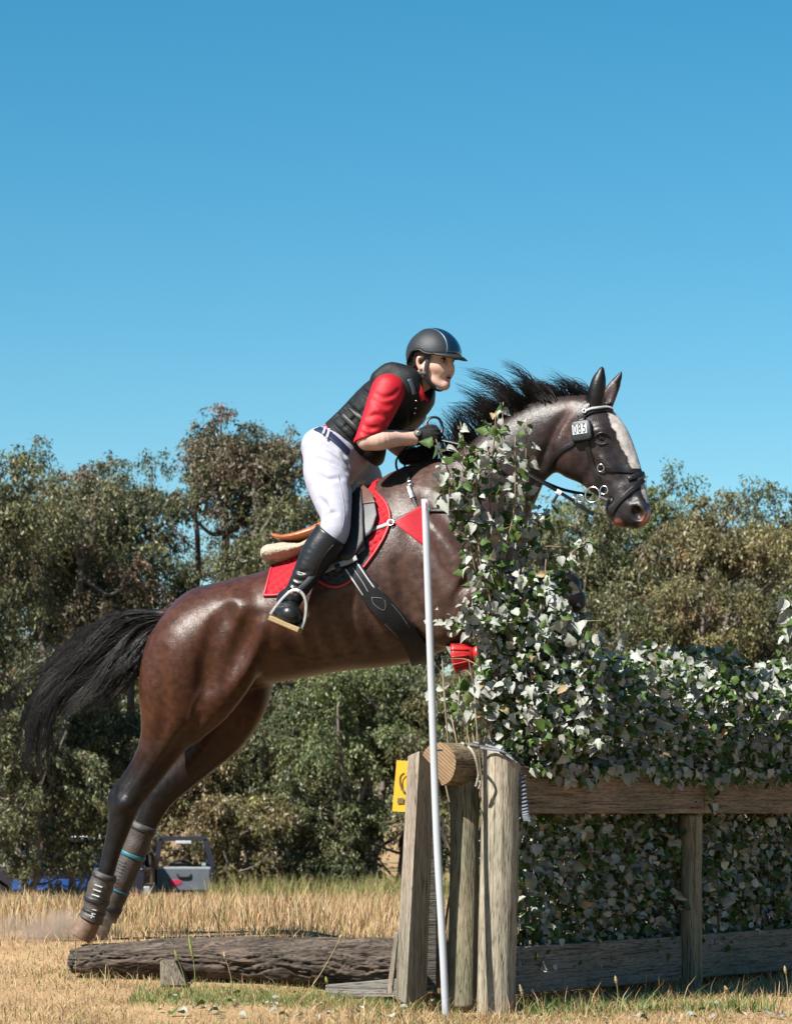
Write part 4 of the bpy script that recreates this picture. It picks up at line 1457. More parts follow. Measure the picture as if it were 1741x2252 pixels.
for _ in range(4200):                                               # the shaded heart of the brush
    tt = r.random() * 3.5 - 0.02
    pos.append(fp(tt, r.uniform(-0.66, -0.26), 0.06 + 1.0 * r.random()))
    dirs.append(r.normal(0, 1, 3))
    sz.append(r.uniform(0.045, 0.075))
# top fringe of sunlit leaves and a few hanging over the board
for _ in range(1500):
    tt = r.random() * 3.3
    p = fp(tt, r.uniform(-0.5, 0.02), hedge_top(tt) + abs(r.normal(0, 0.035)))
    pos.append(p)
    dirs.append(r.normal(0, 1, 3) + np.array([0, 0, 0.5]))
    sz.append(r.uniform(0.038, 0.066))
for _ in range(460):
    tt = r.random() * 3.3
    dz = 0.03 + 0.05 * abs(math.sin(tt * 4.3)) + (0.12 if abs(tt - 1.42) < 0.07 else 0)
    p = fp(tt, 0.03 + 0.05 * r.random(), 0.985 - dz * r.random())
    pos.append(p)
    dirs.append(r.normal(0, 0.6, 3) + np.array([0, 0, -1.0]))
    sz.append(r.uniform(0.038, 0.060))
# a stray shoot at the right edge of the picture
q = shoot([(1760, 1480, 12.3), (1752, 1400, 12.25), (1745, 1340, 12.2), (1730, 1310, 12.2)])
leaves_along(q, 50, 0.09, 0.05, 0.08, 0.3)
pos, dirs, sz = np.array(pos), np.array(dirs), np.array(sz)
ppx, ppy = pos[:, 0] / pos[:, 1] * F + CX, -(pos[:, 2] - CH) / pos[:, 1] * F + CY
ok = ~((ppx < 1052) & (ppy > 1398) & (ppy < 1500)) & ~((ppx < 1058) & (ppy > 1600)) & (ppx > 945)
pos, dirs, sz = pos[ok], dirs[ok], sz[ok]
nl = len(pos)
# leaf facing: most show the felted underside towards the weather side
dirs = dirs / np.linalg.norm(dirs, axis=1)[:, None] + np.array([0, 0, -0.55])
sz = sz * (0.50 + 0.55 * r.random(nl) ** 1.3)
nrm = r.normal(0, 0.8, (nl, 3)) + np.where(r.random(nl)[:, None] < np.where(pos[:, 1] > 11.55, 0.60, 0.68)[:, None], 1, -1) * np.array([-0.25, -0.85, 0.45])
tint = (0.68 + 0.50 * r.random((nl, 1))) * np.ones((1, 3)) * (1 + 0.03 * r.normal(0, 1, (nl, 3)))
old = r.random(nl)
tint[old < 0.05] = (0.95, 0.66, 0.40)
m_hleaf = mat('white-backed leaf', (1.0, 1.0, 1.0), (0.9, 0.9, 0.9), scale=30, rough=0.58, spec=0.3, attr=True, transl=0.24)
nt = m_hleaf.node_tree                      # felted white below, glossy green above: the two faces of the leaf
b = nt.nodes['Principled BSDF']
ge = nt.nodes.new('ShaderNodeNewGeometry')
mx = nt.nodes.new('ShaderNodeMix')
mx.data_type = 'RGBA'
nt.links.new(ge.outputs['Backfacing'], mx.inputs['Factor'])
mx.inputs[6].default_value = (0.58, 0.60, 0.53, 1)
mx.inputs[7].default_value = (0.095, 0.175, 0.032, 1)
m3 = nt.nodes.new('ShaderNodeMix')
m3.data_type = 'RGBA'
m3.blend_type = 'MULTIPLY'
m3.inputs['Factor'].default_value = 1.0
src = b.inputs['Base Color'].links[0].from_socket
nt.links.new(src, m3.inputs[6])
nt.links.new(mx.outputs[2], m3.inputs[7])
nt.links.new(m3.outputs[2], b.inputs['Base Color'])
for nd in nt.nodes:
    if nd.type == 'BSDF_TRANSLUCENT':
        nt.links.new(m3.outputs[2], nd.inputs['Color'])
# the 300 leaves that show largest: nearest the lens on the outer skin of the tall clump and the fringe
vis = sz / pos[:, 1]
front = pos[:, 1] - 0.35 * sz
sx_ = (pos[:, 0] / pos[:, 1] * F + CX) // 26
sy_ = (-(pos[:, 2] - CH) / pos[:, 1] * F + CY) // 26
cells = {}
for i in np.argsort(front):
    key = (sx_[i], sy_[i])
    if key not in cells and 930 < sx_[i] * 26 < 1741 and sy_[i] * 26 < 1800:
        cells[key] = i
best = sorted(cells.values(), key=lambda i: -vis[i] * abs(nrm[i, 1]) / np.linalg.norm(nrm[i]))[:300]
single = set(best)
shared = {}
for i in best:
    v = int(i) % 8
    c = 0 if old[i] >= 0.05 else 1
    k_ = (v, c)
    if k_ not in shared:
        tc_ = np.tile(np.array((0.98, 0.98, 0.98)) if c == 0 else np.array((0.95, 0.66, 0.40)), (nL + 1, 1))
        shared[k_] = mesh_from('leaf', LV[v], tris=LT, cols=tc_)
    o = obj('leaf', shared[k_], m_hleaf, HG)
    R = rotm(dirs[i], nrm[i])
    M = Matrix.Identity(4)
    for a_ in range(3):
        for b_ in range(3):
            M[a_][b_] = R[a_, b_] * sz[i]
        M[a_][3] = pos[i][a_] - HB[a_]
    o.matrix_local = M
rest = np.array([i for i in range(nl) if i not in single])
Vs, Cs = [], []
for i in rest:
    R = rotm(dirs[i], nrm[i])
    Vs.append((LV[i % 8] * sz[i]) @ R.T + pos[i] - HB)
    Cs.append(np.tile(tint[i], (nL + 1, 1)))
T = (np.arange(len(rest)) * (nL + 1))[:, None, None] + LT[None]
o = obj('foliage', mesh_from('foliage', np.concatenate(Vs), tris=T.reshape(-1, 3), cols=np.concatenate(Cs)), m_hleaf, HG)
o['kind'] = 'stuff'
m_stem = mat('pale brown shoot', (0.33, 0.25, 0.15), (0.22, 0.16, 0.10), scale=30, rough=0.75)
for q in stems[:]:
    if len(q) > 15:
        mb = MB()
        mb.tube(q - HB, np.linspace(0.0075, 0.0022, len(q)), 6)
        mb.build('stem', m_stem, HG)
mb = MB()
for q in stems:
    if len(q) <= 15:
        mb.tube(q - HB, np.linspace(0.003, 0.0014, len(q)), 5)
for _ in range(240):                                                # cut canes inside the row
    tt = r.random() * 3.3
    a = fp(tt, r.uniform(-0.5, -0.10), 0.05)
    e = fp(tt + r.normal(0, 0.12), r.uniform(-0.5, -0.08), r.uniform(0.7, 1.4))
    q = spline(np.array([a, (a + e) / 2 + r.normal(0, 0.03, 3), e]), 4)
    mb.tube(q - HB, np.linspace(0.006, 0.003, len(q)), 5)
o = mb.build('twigs', m_stem, HG)
o['kind'] = 'stuff'

# leaves blown off the brush onto the grass
Vs, Cs = [], []
for k_ in range(110):
    x_, y_ = r.uniform(-0.9, 1.6), 10.45 + abs(r.normal(0, 0.45))
    R = rotm(np.array([r.normal(), r.normal(), 0.1 * r.normal()]), np.array([0.3 * r.normal(), 0.3 * r.normal(), 1.0 if k_ % 4 else -1.0]))
    Vs.append((LV[k_ % 8] * r.uniform(0.018, 0.045)) @ R.T + np.array([x_, y_, float(gz(x_, y_)) + 0.018]))
    Cs.append(np.tile(0.7 + 0.4 * r.random(), (nL + 1, 3)))
T = (np.arange(len(Vs)) * (nL + 1))[:, None, None] + LT[None]
o = obj('fallen_leaves', mesh_from('fallen_leaves', np.concatenate(Vs), tris=T.reshape(-1, 3), cols=np.concatenate(Cs)), m_hleaf)
tag(o, 'pale fallen leaves scattered over the grass before the jump', 'leaves', kind='stuff')
# ------------------------------------------------------------------ the horse's own frame: u forward, v to its far side, z up
YAW = math.radians(14)
HO = np.array([0.0, 12.3, 0.0])
HU = np.array([math.cos(YAW), -math.sin(YAW), 0])
HV = np.array([math.sin(YAW), math.cos(YAW), 0])
HR = np.stack([HU, HV, np.array([0, 0, 1.0])], 1)          # local -> world
CAM_L = HR.T @ (np.array([0, 0, CH]) - HO)

def ray_l(px, py):
    d = np.stack([(np.asarray(px, float) - CX) / F, np.ones_like(np.asarray(px, float)), -(np.asarray(py, float) - CY) / F], -1)
    return d @ HR

def HL(px, py, v=0.0):
    d = ray_l(px, py)
    t = (v - CAM_L[1]) / d[..., 1]
    return CAM_L + d * np.asarray(t)[..., None]

def mpp(px, py, v=0.0):
    d = ray_l(px, py)
    return (v - CAM_L[1]) / d[..., 1] / F

def to_px(P):
    w = np.asarray(P) @ HR.T + HO
    return CX + w[..., 0] / w[..., 1] * F, CY - (w[..., 2] - CH) / w[..., 1] * F

def limb(S, nodes, k=0.03, op='add', sub=4):
    """nodes: photo x, y, radius (pixels), lateral offset v (metres), lateral width factor"""
    P = np.array([HL(n[0], n[1], n[3]) for n in nodes])
    R = np.array([n[2] * mpp(n[0], n[1], n[3]) for n in nodes])
    S.chain(P, R, np.array([n[4] for n in nodes]), k, op, sub)

def hit(S, px, py, off=0.0, t0=10.8, t1=13.8):
    """where the line of sight of photo pixels meets the surface S; returns points (pushed out by off) and normals"""
    px = np.asarray(px, float)
    py = np.asarray(py, float)
    d = ray_l(px, py)
    ln = np.linalg.norm(d, axis=-1)[:, None]
    O = CAM_L + d * t0
    P, ok = S.march(O, d / ln, t1 - t0)
    N = S.normal(P)
    return P + N * off, N, ok

hs = SDF((-1.75, -0.50, 0.12), (1.5, 0.46, 2.82), 0.0072)
NV, FV = -0.15, 0.15
# trunk
limb(hs, [(470, 1398, 112, 0, 1.12), (540, 1390, 120, 0, 1.1), (617, 1374, 124, 0, 1.12), (690, 1350, 134, 0, 1.08), (760, 1322, 152, 0, 0.98),
          (840, 1284, 182, 0, 0.82), (915, 1250, 190, 0, 0.72), (985, 1228, 160, 0, 0.72), (1035, 1222, 112, 0, 0.85)], 0.02, sub=5)
limb(hs, [(905, 1080, 42, 0, 0.6), (850, 1120, 50, 0, 0.7), (780, 1185, 60, 0, 0.9)], 0.08)                      # withers
# neck
limb(hs, [(945, 1175, 150, 0, 0.62), (1030, 1118, 128, 0, 0.52), (1080, 1067, 106, 0, 0.50), (1130, 1006, 87, 0, 0.50),
          (1195, 958, 78, 0, 0.52), (1258, 924, 56, 0, 0.72)], 0.10, sub=5)
# head: skull, cheek, face, muzzle
limb(hs, [(1292, 930, 58, -0.005, 0.80), (1318, 972, 66, -0.015, 0.72), (1340, 1022, 64, -0.03, 0.60), (1364, 1062, 52, -0.045, 0.62),
          (1381, 1100, 44, -0.06, 0.72), (1391, 1121, 38, -0.065, 0.82)], 0.04, sub=5)
limb(hs, [(1262, 968, 62, -0.01, 0.62), (1266, 988, 64, -0.015, 0.64), (1292, 1020, 46, -0.02, 0.68), (1325, 1060, 30, -0.035, 0.8)], 0.03)
limb(hs, [(1406, 1136, 22, -0.07, 1.25), (1396, 1146, 16, -0.07, 1.3)], 0.025)                                      # upper lip
limb(hs, [(1352, 1122, 22, -0.06, 1.2), (1363, 1140, 20, -0.065, 1.15)], 0.03)                                      # chin
limb(hs, [(1402, 1112, 15, -0.115, 0.8), (1414, 1126, 11, -0.118, 0.8), (1408, 1142, 8, -0.115, 0.8)], 0.02)           # nostril wing
limb(hs, [(1398, 1120, 15, -0.02, 0.8), (1412, 1134, 9, -0.02, 0.8)], 0.02)
hs.ball(HL(1400, 1129, -0.128), (0.022, 0.026, 0.034), 0.008, 'sub', np.array([[0.9, 0, -0.43], [0, 1, 0], [0.43, 0, 0.9]]))
limb(hs, [(1342, 1143, 4, -0.12, 1), (1366, 1150, 4, -0.13, 1), (1388, 1156, 3, -0.13, 1)], 0.008, 'sub')                 # mouth line
# ears
limb(hs, [(1308, 900, 15, -0.055, 1.0), (1310, 872, 19, -0.06, 0.85), (1315, 842, 17, -0.065, 0.8), (1321, 818, 9, -0.065, 0.7), (1324, 806, 3, -0.065, 0.7)], 0.015)
limb(hs, [(1331, 898, 14, 0.045, 1.0), (1337, 874, 17, 0.05, 0.8), (1349, 850, 14, 0.05, 0.7), (1361, 828, 7, 0.05, 0.6), (1367, 816, 2.5, 0.05, 0.7)], 0.015)
limb(hs, [(1328, 884, 9, 0.025, 0.8), (1341, 858, 9, 0.02, 0.7), (1356, 834, 4, 0.03, 0.6)], 0.006, 'sub')
# shoulders and chest
for v, k in ((-0.16, 1), (0.16, 1)):
    limb(hs, [(925, 1110, 46, v * 0.55, 0.9), (965, 1180, 84, v * 0.85, 0.85), (1010, 1262, 88, v, 0.85), (1005, 1330, 70, v * 0.95, 0.9), (985, 1372, 50, v * 0.85, 0.9)], 0.035, sub=5)
    limb(hs, [(905, 1240, 62, v * 1.05, 0.7), (940, 1320, 66, v * 1.08, 0.75), (975, 1370, 46, v, 0.85)], 0.03)      # triceps
limb(hs, [(1085, 1215, 52, -0.09, 1.0), (1060, 1290, 62, -0.09, 1.0), (1030, 1350, 50, -0.08, 1)], 0.04)                # breast
limb(hs, [(1085, 1215, 52, 0.09, 1.0), (1060, 1290, 62, 0.09, 1.0), (1030, 1350, 50, 0.08, 1)], 0.04)
# forelegs, folded over the hedge
limb(hs, [(985, 1358, 58, NV, 0.9), (1045, 1330, 58, NV - 0.01, 0.9), (1120, 1318, 46, NV - 0.01, 0.9), (1190, 1312, 35, NV, 0.9), (1243, 1312, 33, NV, 0.95), (1262, 1320, 26, NV, 0.95)], 0.03)
limb(hs, [(1262, 1324, 24, NV, 0.95), (1225, 1350, 20, NV, 0.9), (1160, 1385, 18, NV, 0.9), (1100, 1420, 20, NV, 1.0), (1076, 1434, 23, NV, 1.0), (1050, 1440, 20, NV, 1), (1022, 1446, 24, NV, 1)], 0.015)
limb(hs, [(1000, 1350, 56, FV, 0.9), (1060, 1320, 54, FV, 0.9), (1130, 1302, 44, FV, 0.9), (1195, 1292, 33, FV, 0.9), (1246, 1290, 31, FV, 0.95)], 0.03)
limb(hs, [(1250, 1296, 24, FV, 0.95), (1235, 1330, 20, FV, 0.9), (1195, 1385, 18, FV, 0.9), (1160, 1430, 21, FV, 1.0), (1140, 1445, 20, FV, 1), (1110, 1452, 24, FV, 1)], 0.015)
# hindquarters
limb(hs, [(505, 1385, 98, NV * 0.7, 0.9), (432, 1432, 106, NV * 0.85, 0.92), (402, 1500, 97, NV * 0.95, 0.9), (388, 1560, 80, NV, 0.85), (362, 1622, 54, NV, 0.85),
          (325, 1695, 38, NV, 0.85), (280, 1762, 33, NV, 0.85), (260, 1826, 25, NV, 0.85), (246, 1874, 20, NV, 0.85), (234, 1918, 19, NV, 0.95), (215, 1972, 20, NV, 1.0), (203, 2016, 22, NV, 1.0), (194, 2036, 22, NV, 1.05)], 0.035, sub=5)
limb(hs, [(540, 1400, 60, NV * 1.1, 0.8), (505, 1470, 62, NV * 1.25, 0.7), (462, 1546, 50, NV * 1.2, 0.8), (420, 1600, 34, NV * 1.05, 0.8)], 0.035)   # stifle
limb(hs, [(318, 1660, 16, NV, 0.9), (275, 1718, 12, NV, 0.9), (250, 1755, 14, NV, 0.9), (254, 1790, 12, NV, 0.9)], 0.02)                                  # Achilles tendon and point of hock
limb(hs, [(500, 1400, 96, FV * 0.7, 0.9), (510, 1470, 92, FV, 0.9), (512, 1535, 78, FV, 0.9), (486, 1605, 60, FV, 0.85), (428, 1675, 42, FV, 0.85),
          (356, 1746, 33, FV, 0.85), (322, 1812, 25, FV, 0.85), (298, 1868, 21, FV, 0.85), (270, 1930, 21, FV, 0.95), (242, 1990, 20, FV, 1), (226, 2026, 22, FV, 1.0), (216, 2042, 22, FV, 1.05)], 0.035, sub=5)
limb(hs, [(408, 1664, 14, FV, 0.9), (362, 1708, 11, FV, 0.9), (334, 1738, 13, FV, 0.9), (322, 1768, 11, FV, 0.9)], 0.02)
# tail root, hip point, flank fold, ribs, muscle grooves
limb(hs, [(430, 1345, 34, 0, 1), (385, 1358, 24, 0, 1), (345, 1356, 17, 0, 1)], 0.03)
def carve(S, pts, depth, k=0.03, op='sub', sub=6):
    """muscle groove (sub) or ridge (add) laid on the visible surface: photo x, y, radius in pixels; depth in metres"""
    q = spline(np.array(pts, float), sub)
    P, N, ok = hit(S, q[:, 0], q[:, 1])
    R = q[:, 2] * 0.0021
    e = np.sin(np.linspace(0.12, np.pi - 0.12, len(q)))[:, None]
    depth = depth * 1.45
    C = P + N * ((R - depth)[:, None] if op == 'sub' else (-R + depth)[:, None]) + (N * (1 - e) * depth if op == 'sub' else -N * (1 - e) * depth)
    S.chain(C[ok], R[ok], 1.0, k, op, 1)

carve(hs, [(515, 1318, 26), (530, 1335, 28), (545, 1352, 24)], 0.016, 0.05, 'add')                # point of hip
carve(hs, [(575, 1375, 16), (562, 1420, 18), (545, 1462, 18), (520, 1500, 14)], 0.014, 0.035, 'add')   # flank fold
carve(hs, [(556, 1360, 16), (535, 1410, 16), (510, 1460, 16), (490, 1500, 14)], 0.010, 0.05)
carve(hs, [(500, 1345, 14), (470, 1400, 16), (450, 1460, 14), (452, 1510, 12)], 0.007, 0.05)
carve(hs, [(352, 1440, 10), (352, 1500, 12), (360, 1570, 12), (350, 1625, 10)], 0.008, 0.04)
carve(hs, [(440, 1580, 10), (400, 1625, 10), (362, 1675, 9), (320, 1728, 7)], 0.008, 0.025)
carve(hs, [(318, 1668, 7), (288, 1712, 7), (266, 1746, 6)], 0.006, 0.02)
carve(hs, [(262, 1775, 10), (276, 1768, 12), (290, 1775, 10)], 0.006, 0.03, 'add')
carve(hs, [(872, 1245, 12), (890, 1300, 14), (915, 1345, 14), (950, 1380, 10)], 0.012, 0.04)        # behind the triceps
carve(hs, [(930, 1090, 12), (985, 1150, 14), (1040, 1215, 14), (1058, 1255, 10)], 0.010, 0.05)     # shoulder against the neck
carve(hs, [(905, 1165, 14), (950, 1215, 14), (985, 1275, 12)], 0.006, 0.05)
carve(hs, [(998, 1345, 8), (1012, 1300, 9), (1040, 1266, 8), (1075, 1262, 7)], 0.012, 0.025)       # forearm
carve(hs, [(1000, 1352, 20), (1040, 1318, 22), (1085, 1305, 18)], 0.012, 0.03, 'add')
carve(hs, [(1206, 1000, 10), (1190, 1035, 10), (1150, 1085, 10), (1110, 1140, 8)], 0.008, 0.04)    # jugular groove
carve(hs, [(1262, 900, 9), (1228, 940, 10), (1206, 985, 10), (1196, 1020, 9)], 0.010, 0.035)        # behind the jaw
carve(hs, [(1262, 905, 8), (1235, 950, 9), (1215, 1000, 9), (1190, 1036, 8)], 0.008, 0.03, 'add')
carve(hs, [(1278, 1060, 7), (1298, 1034, 7), (1308, 1005, 6)], 0.005, 0.03)
carve(hs, [(1312, 1000, 6), (1336, 1022, 7), (1360, 1045, 5)], 0.006, 0.02, 'add')                  # facial crest
carve(hs, [(1345, 985, 8), (1362, 1015, 9), (1376, 1045, 8)], 0.005, 0.03)
carve(hs, [(1378, 1080, 7), (1392, 1098, 8), (1404, 1106, 6)], 0.004, 0.02)
carve(hs, [(1300, 952, 8), (1318, 946, 9), (1338, 953, 7)], 0.010, 0.02, 'add')                     # brow
for i in range(5):
    x0 = 632 + i * 42
    carve(hs, [(x0, 1372 - i * 14, 7), (x0 + 12, 1412 - i * 10, 8), (x0 + 34, 1450 - i * 6, 7)], 0.0025, 0.06)
for pts in ([(860, 1420, 3), (900, 1395, 3), (930, 1400, 3)], [(905, 1180, 2.5), (930, 1215, 2.5), (925, 1250, 2.5), (950, 1290, 2.5)],
            [(960, 1200, 2.5), (975, 1240, 2.5), (1000, 1262, 2.5)], [(640, 1440, 3), (700, 1452, 3), (770, 1440, 3), (830, 1425, 3)],
            [(300, 1600, 3), (312, 1650, 3), (330, 1680, 2.5)], [(440, 1520, 3), (420, 1560, 3), (415, 1600, 3), (390, 1640, 3)],
            [(1290, 1040, 2.2), (1318, 1048, 2.2), (1342, 1060, 2)], [(1330, 975, 2), (1345, 1000, 2), (1352, 1020, 2)]):
    carve(hs, pts, 0.003, 0.008, 'add')                                                             # veins

hV, hQ = hs.mesh()
hV = relax(hV, hQ, 2, 0.5)
hpx, hpy = to_px(hV)
# coat: bay brown quarters, greyer sweaty barrel, dark neck and head, black points (painted higher on the hind legs for shade), white blaze, pink lip
def lerp3(c, d, t):
    return np.asarray(c) * (1 - t[:, None]) + np.asarray(d) * t[:, None]
hn = fbm(hV * 9, 3, 5)
hn2 = fbm(hV * 26, 3, 11)
hc = lerp3((0.076, 0.027, 0.0135), (0.088, 0.047, 0.036), sstep(560, 760, hpx + 20 * hn))
hc = lerp3(hc, (0.040, 0.0265, 0.025), sstep(930, 1120, hpx - 0.35 * (hpy - 1100)))
hc = lerp3(hc, (0.085, 0.036, 0.024), sstep(0.1, 0.8, hn) * sstep(1180, 1260, hpx) * sstep(1330, 1290, hpx) * 0.8)
hc = lerp3(hc, (0.034, 0.027, 0.028), sstep(1300, 1345, hpx))
dark = sstep(1560, 1740, hpy) * (hpx < 700)  # hind black points, extended up the gaskins to stand in for shade
dark = np.maximum(dark, sstep(1100, 1230, hpx) * (hpy > 1230))
dark = np.maximum(dark, sstep(1075, 1180, hpx) * (hpy > 1330))
dark = np.maximum(dark, ((hpy < 905) & (hpx > 1285)) * 1.0)
dark = np.maximum(dark, sstep(370, 340, hpx) * (hpy < 1400) * (np.abs(hV[:, 1]) < 0.06))
hc = lerp3(hc, (0.011, 0.0085, 0.0085), np.clip(dark, 0, 1))
hc *= (1 + 0.16 * hn + 0.10 * hn2)[:, None]
fl = np.array([(1335, 890), (1345, 900), (1360, 925), (1378, 958), (1399, 1009), (1415, 1044), (1424, 1080), (1428, 1108)], float)
hdist = np.full(len(hV), 1e3)
for a, b in zip(fl[:-1], fl[1:]):
    ab = b - a
    t = np.clip(((hpx - a[0]) * ab[0] + (hpy - a[1]) * ab[1]) / (ab @ ab), 0, 1)
    hdist = np.minimum(hdist, np.hypot(hpx - a[0] - t * ab[0], hpy - a[1] - t * ab[1]))
blz = (hdist < np.interp(hpy, [895, 930, 980, 1030, 1080, 1105], [8, 19, 21, 17, 13, 5]) + 3.0 * hn2) & (hpy > 900) & (hpy < 1106) & (hpx > 1330)
hc[blz] = (0.62, 0.57, 0.53)
lipt = np.maximum(np.clip(1.4 - np.hypot((hpx - 1358) / 11, (hpy - 1152) / 9), 0, 1), np.clip(1.5 - np.hypot((hpx - 1420 + 0.5 * (hpy - 1136)) / 7, (hpy - 1136) / 20), 0, 1)) * (hpx > 1345) * (hpy > 1115)
hc = lerp3(hc, (0.46, 0.20, 0.14), np.clip(lipt + 0.25 * hn2 * (lipt > 0.05), 0, 1))
inear = (np.hypot((hpx - 1342) / 14, (hpy - 862) / 26) < 1) & (hV[:, 1] > 0.0) & (hV[:, 1] < 0.055)
hc[inear] = (0.10, 0.07, 0.07)

m_coat = mat('horse coat', (1.22, 1.20, 1.18), (0.66, 0.66, 0.68), scale=34, rough=0.37, spec=0.25, attr=True, rvar=0.08)
nt = m_coat.node_tree                                    # short hair: fine streaks plus sweaty wrinkles
tcn = nt.nodes.new('ShaderNodeTexCoord')
hsrc = None
for sc_, stv, dist, amt in ((34, (1, 1, 1), 2.4, 1.9), (150, (0.7, 1, 1.6), 0.8, 0.55), (420, (0.5, 1, 1.5), 0.2, 0.35)):
    mpn = nt.nodes.new('ShaderNodeMapping')
    mpn.inputs['Scale'].default_value = stv
    mpn.inputs['Rotation'].default_value = (0, math.radians(28), 0)
    nzn = nt.nodes.new('ShaderNodeTexNoise')
    nzn.inputs['Scale'].default_value = sc_
    nzn.inputs['Detail'].default_value = 4
    nzn.inputs['Distortion'].default_value = dist
    nt.links.new(tcn.outputs['Object'], mpn.inputs['Vector'])
    nt.links.new(mpn.outputs[0], nzn.inputs['Vector'])
    mm_ = nt.nodes.new('ShaderNodeMath')
    mm_.operation = 'MULTIPLY'
    mm_.inputs[1].default_value = amt
    if dist > 1:                                        # creases of damp hair
        s1_ = nt.nodes.new('ShaderNodeMath')
        s1_.operation = 'SUBTRACT'
        s1_.inputs[1].default_value = 0.5
        s2_ = nt.nodes.new('ShaderNodeMath')
        s2_.operation = 'ABSOLUTE'
        nt.links.new(nzn.outputs['Fac'], s1_.inputs[0])
        nt.links.new(s1_.outputs[0], s2_.inputs[0])
        nt.links.new(s2_.outputs[0], mm_.inputs[0])
    else:
        nt.links.new(nzn.outputs['Fac'], mm_.inputs[0])
    if hsrc is None:
        hsrc = mm_.outputs[0]
    else:
        ma_ = nt.nodes.new('ShaderNodeMath')
        ma_.operation = 'ADD'
        nt.links.new(hsrc, ma_.inputs[0])
        nt.links.new(mm_.outputs[0], ma_.inputs[1])
        hsrc = ma_.outputs[0]
bpn = nt.nodes.new('ShaderNodeBump')
bpn.inputs['Strength'].default_value = 0.34
bpn.inputs['Distance'].default_value = 0.003
nt.links.new(hsrc, bpn.inputs['Height'])
nt.links.new(bpn.outputs[0], nt.nodes['Principled BSDF'].inputs['Normal'])
HE = empty('horse', tuple(HO), -YAW)
tag(HE, 'dark bay horse with a white blaze leaping over the leafy brush jump', 'horse')
obj('body', mesh_from('horse_body', hV, hQ, cols=hc), m_coat, HE)
# ------------------------------------------------------------------ horse: eye, hooves, mane, tail
def strand_mesh(P, R, n=3):
    """P (strands, points, 3), R (strands, points): thin tapered tubes"""
    S, m, _ = P.shape
    T = np.gradient(P, axis=1)
    T /= np.linalg.norm(T, axis=2)[..., None] + 1e-9
    a = np.array([0.31, 0.83, 0.47])
    N = np.cross(T, a)
    N /= np.linalg.norm(N, axis=2)[..., None] + 1e-9
    B = np.cross(T, N)
    an = np.arange(n) / n * 2 * np.pi
    V = P[:, :, None] + R[:, :, None, None] * (np.cos(an)[None, None, :, None] * N[:, :, None] + np.sin(an)[None, None, :, None] * B[:, :, None])
    base = (np.arange(S) * m * n)[:, None, None]
    i = np.arange(m - 1)[None, :, None] * n
    j = np.arange(n)[None, None, :]
    j2 = (j + 1) % n
    Q = np.stack([base + i + j, base + i + j2, base + i + n + j2, base + i + n + j], -1).reshape(-1, 4)
    return V.reshape(-1, 3), Q

m_hair = mat('black horse hair', (0.010, 0.0085, 0.0085), (0.016, 0.012, 0.011), scale=14, rough=0.40, spec=0.22)
m_hoof = mat('dusty hoof horn', (0.30, 0.17, 0.10), (0.10, 0.06, 0.04), scale=16, rough=0.7, bump=0.4, bscale=50)
m_eye = mat('horse eye', (0.006, 0.004, 0.004), (0.012, 0.007, 0.005), rough=0.08, spec=0.6)

eyeP, eyeN, _ = hit(hs, [1322], [963])
mb = MB()
mb.sphere(eyeP[0] - eyeN[0] * 0.011, (0.021, 0.019, 0.018), 12)
obj('eye', mesh_from('horse_eye', np.concatenate(mb.v), mb.q), m_eye, HE)
eyeL = eyeP[0].copy()
eyeL[1] = -eyeL[1] - 0.03
mb = MB()
mb.sphere(eyeL - np.array([0, 0.012, 0]), (0.021, 0.019, 0.018), 12)
obj('eye', mesh_from('horse_eye', np.concatenate(mb.v), mb.q), m_eye, HE)
# eyelids
mb = MB()
for arc, r in (([(1303, 965), (1312, 955), (1323, 951), (1334, 955), (1342, 964)], 0.0045), ([(1305, 968), (1315, 976), (1325, 977), (1335, 972)], 0.0035)):
    q = spline(np.array(arc, float), 5)
    P, N, ok = hit(hs, q[:, 0], q[:, 1])
    mb.tube(P + N * 0.004, r * np.sin(np.linspace(0.3, np.pi - 0.3, len(P))), 8)
mb.build('eyelid', mat('dark horse skin', (0.016, 0.012, 0.012), rough=0.45), HE)

def hoof(name, a, b, ra, rb, v, clip_n, clip_d, mm):
    S = SDF(np.minimum(HL(*a, v), HL(*b, v)) - 0.12, np.maximum(HL(*a, v), HL(*b, v)) + 0.12, 0.004)
    limb(S, [(a[0], a[1], ra, v, 1.0), (b[0], b[1], rb, v, 1.05)], 0.01)
    A, B = HL(*a, v), HL(*b, v)
    d = (B - A) / np.linalg.norm(B - A)
    S.clip(A + d * clip_d, np.array([clip_n[0], 0, clip_n[1]]))
    S.clip(A + d * 0.005, -d)
    V, Q = S.mesh()
    return obj(name, mesh_from('hoof', V, Q), mm, HE)

hoof('hoof', (203, 2020), (176, 2064), 22, 29, NV, (-0.5, -0.86), 0.098, m_hoof)
hoof('hoof', (224, 2028), (206, 2072), 22, 28, FV, (-0.4, -0.9), 0.085, m_hoof)
m_hoofg = mat('grey shod hoof', (0.22, 0.20, 0.19), (0.12, 0.11, 0.10), scale=20, rough=0.6, bump=0.3, bscale=60)
hoof('hoof', (1028, 1444), (990, 1447), 24, 33, NV, (-0.86, -0.5), 0.060, m_hoofg)
hoof('hoof', (1110, 1450), (1075, 1462), 24, 31, FV, (-0.8, -0.6), 0.062, m_hoofg)

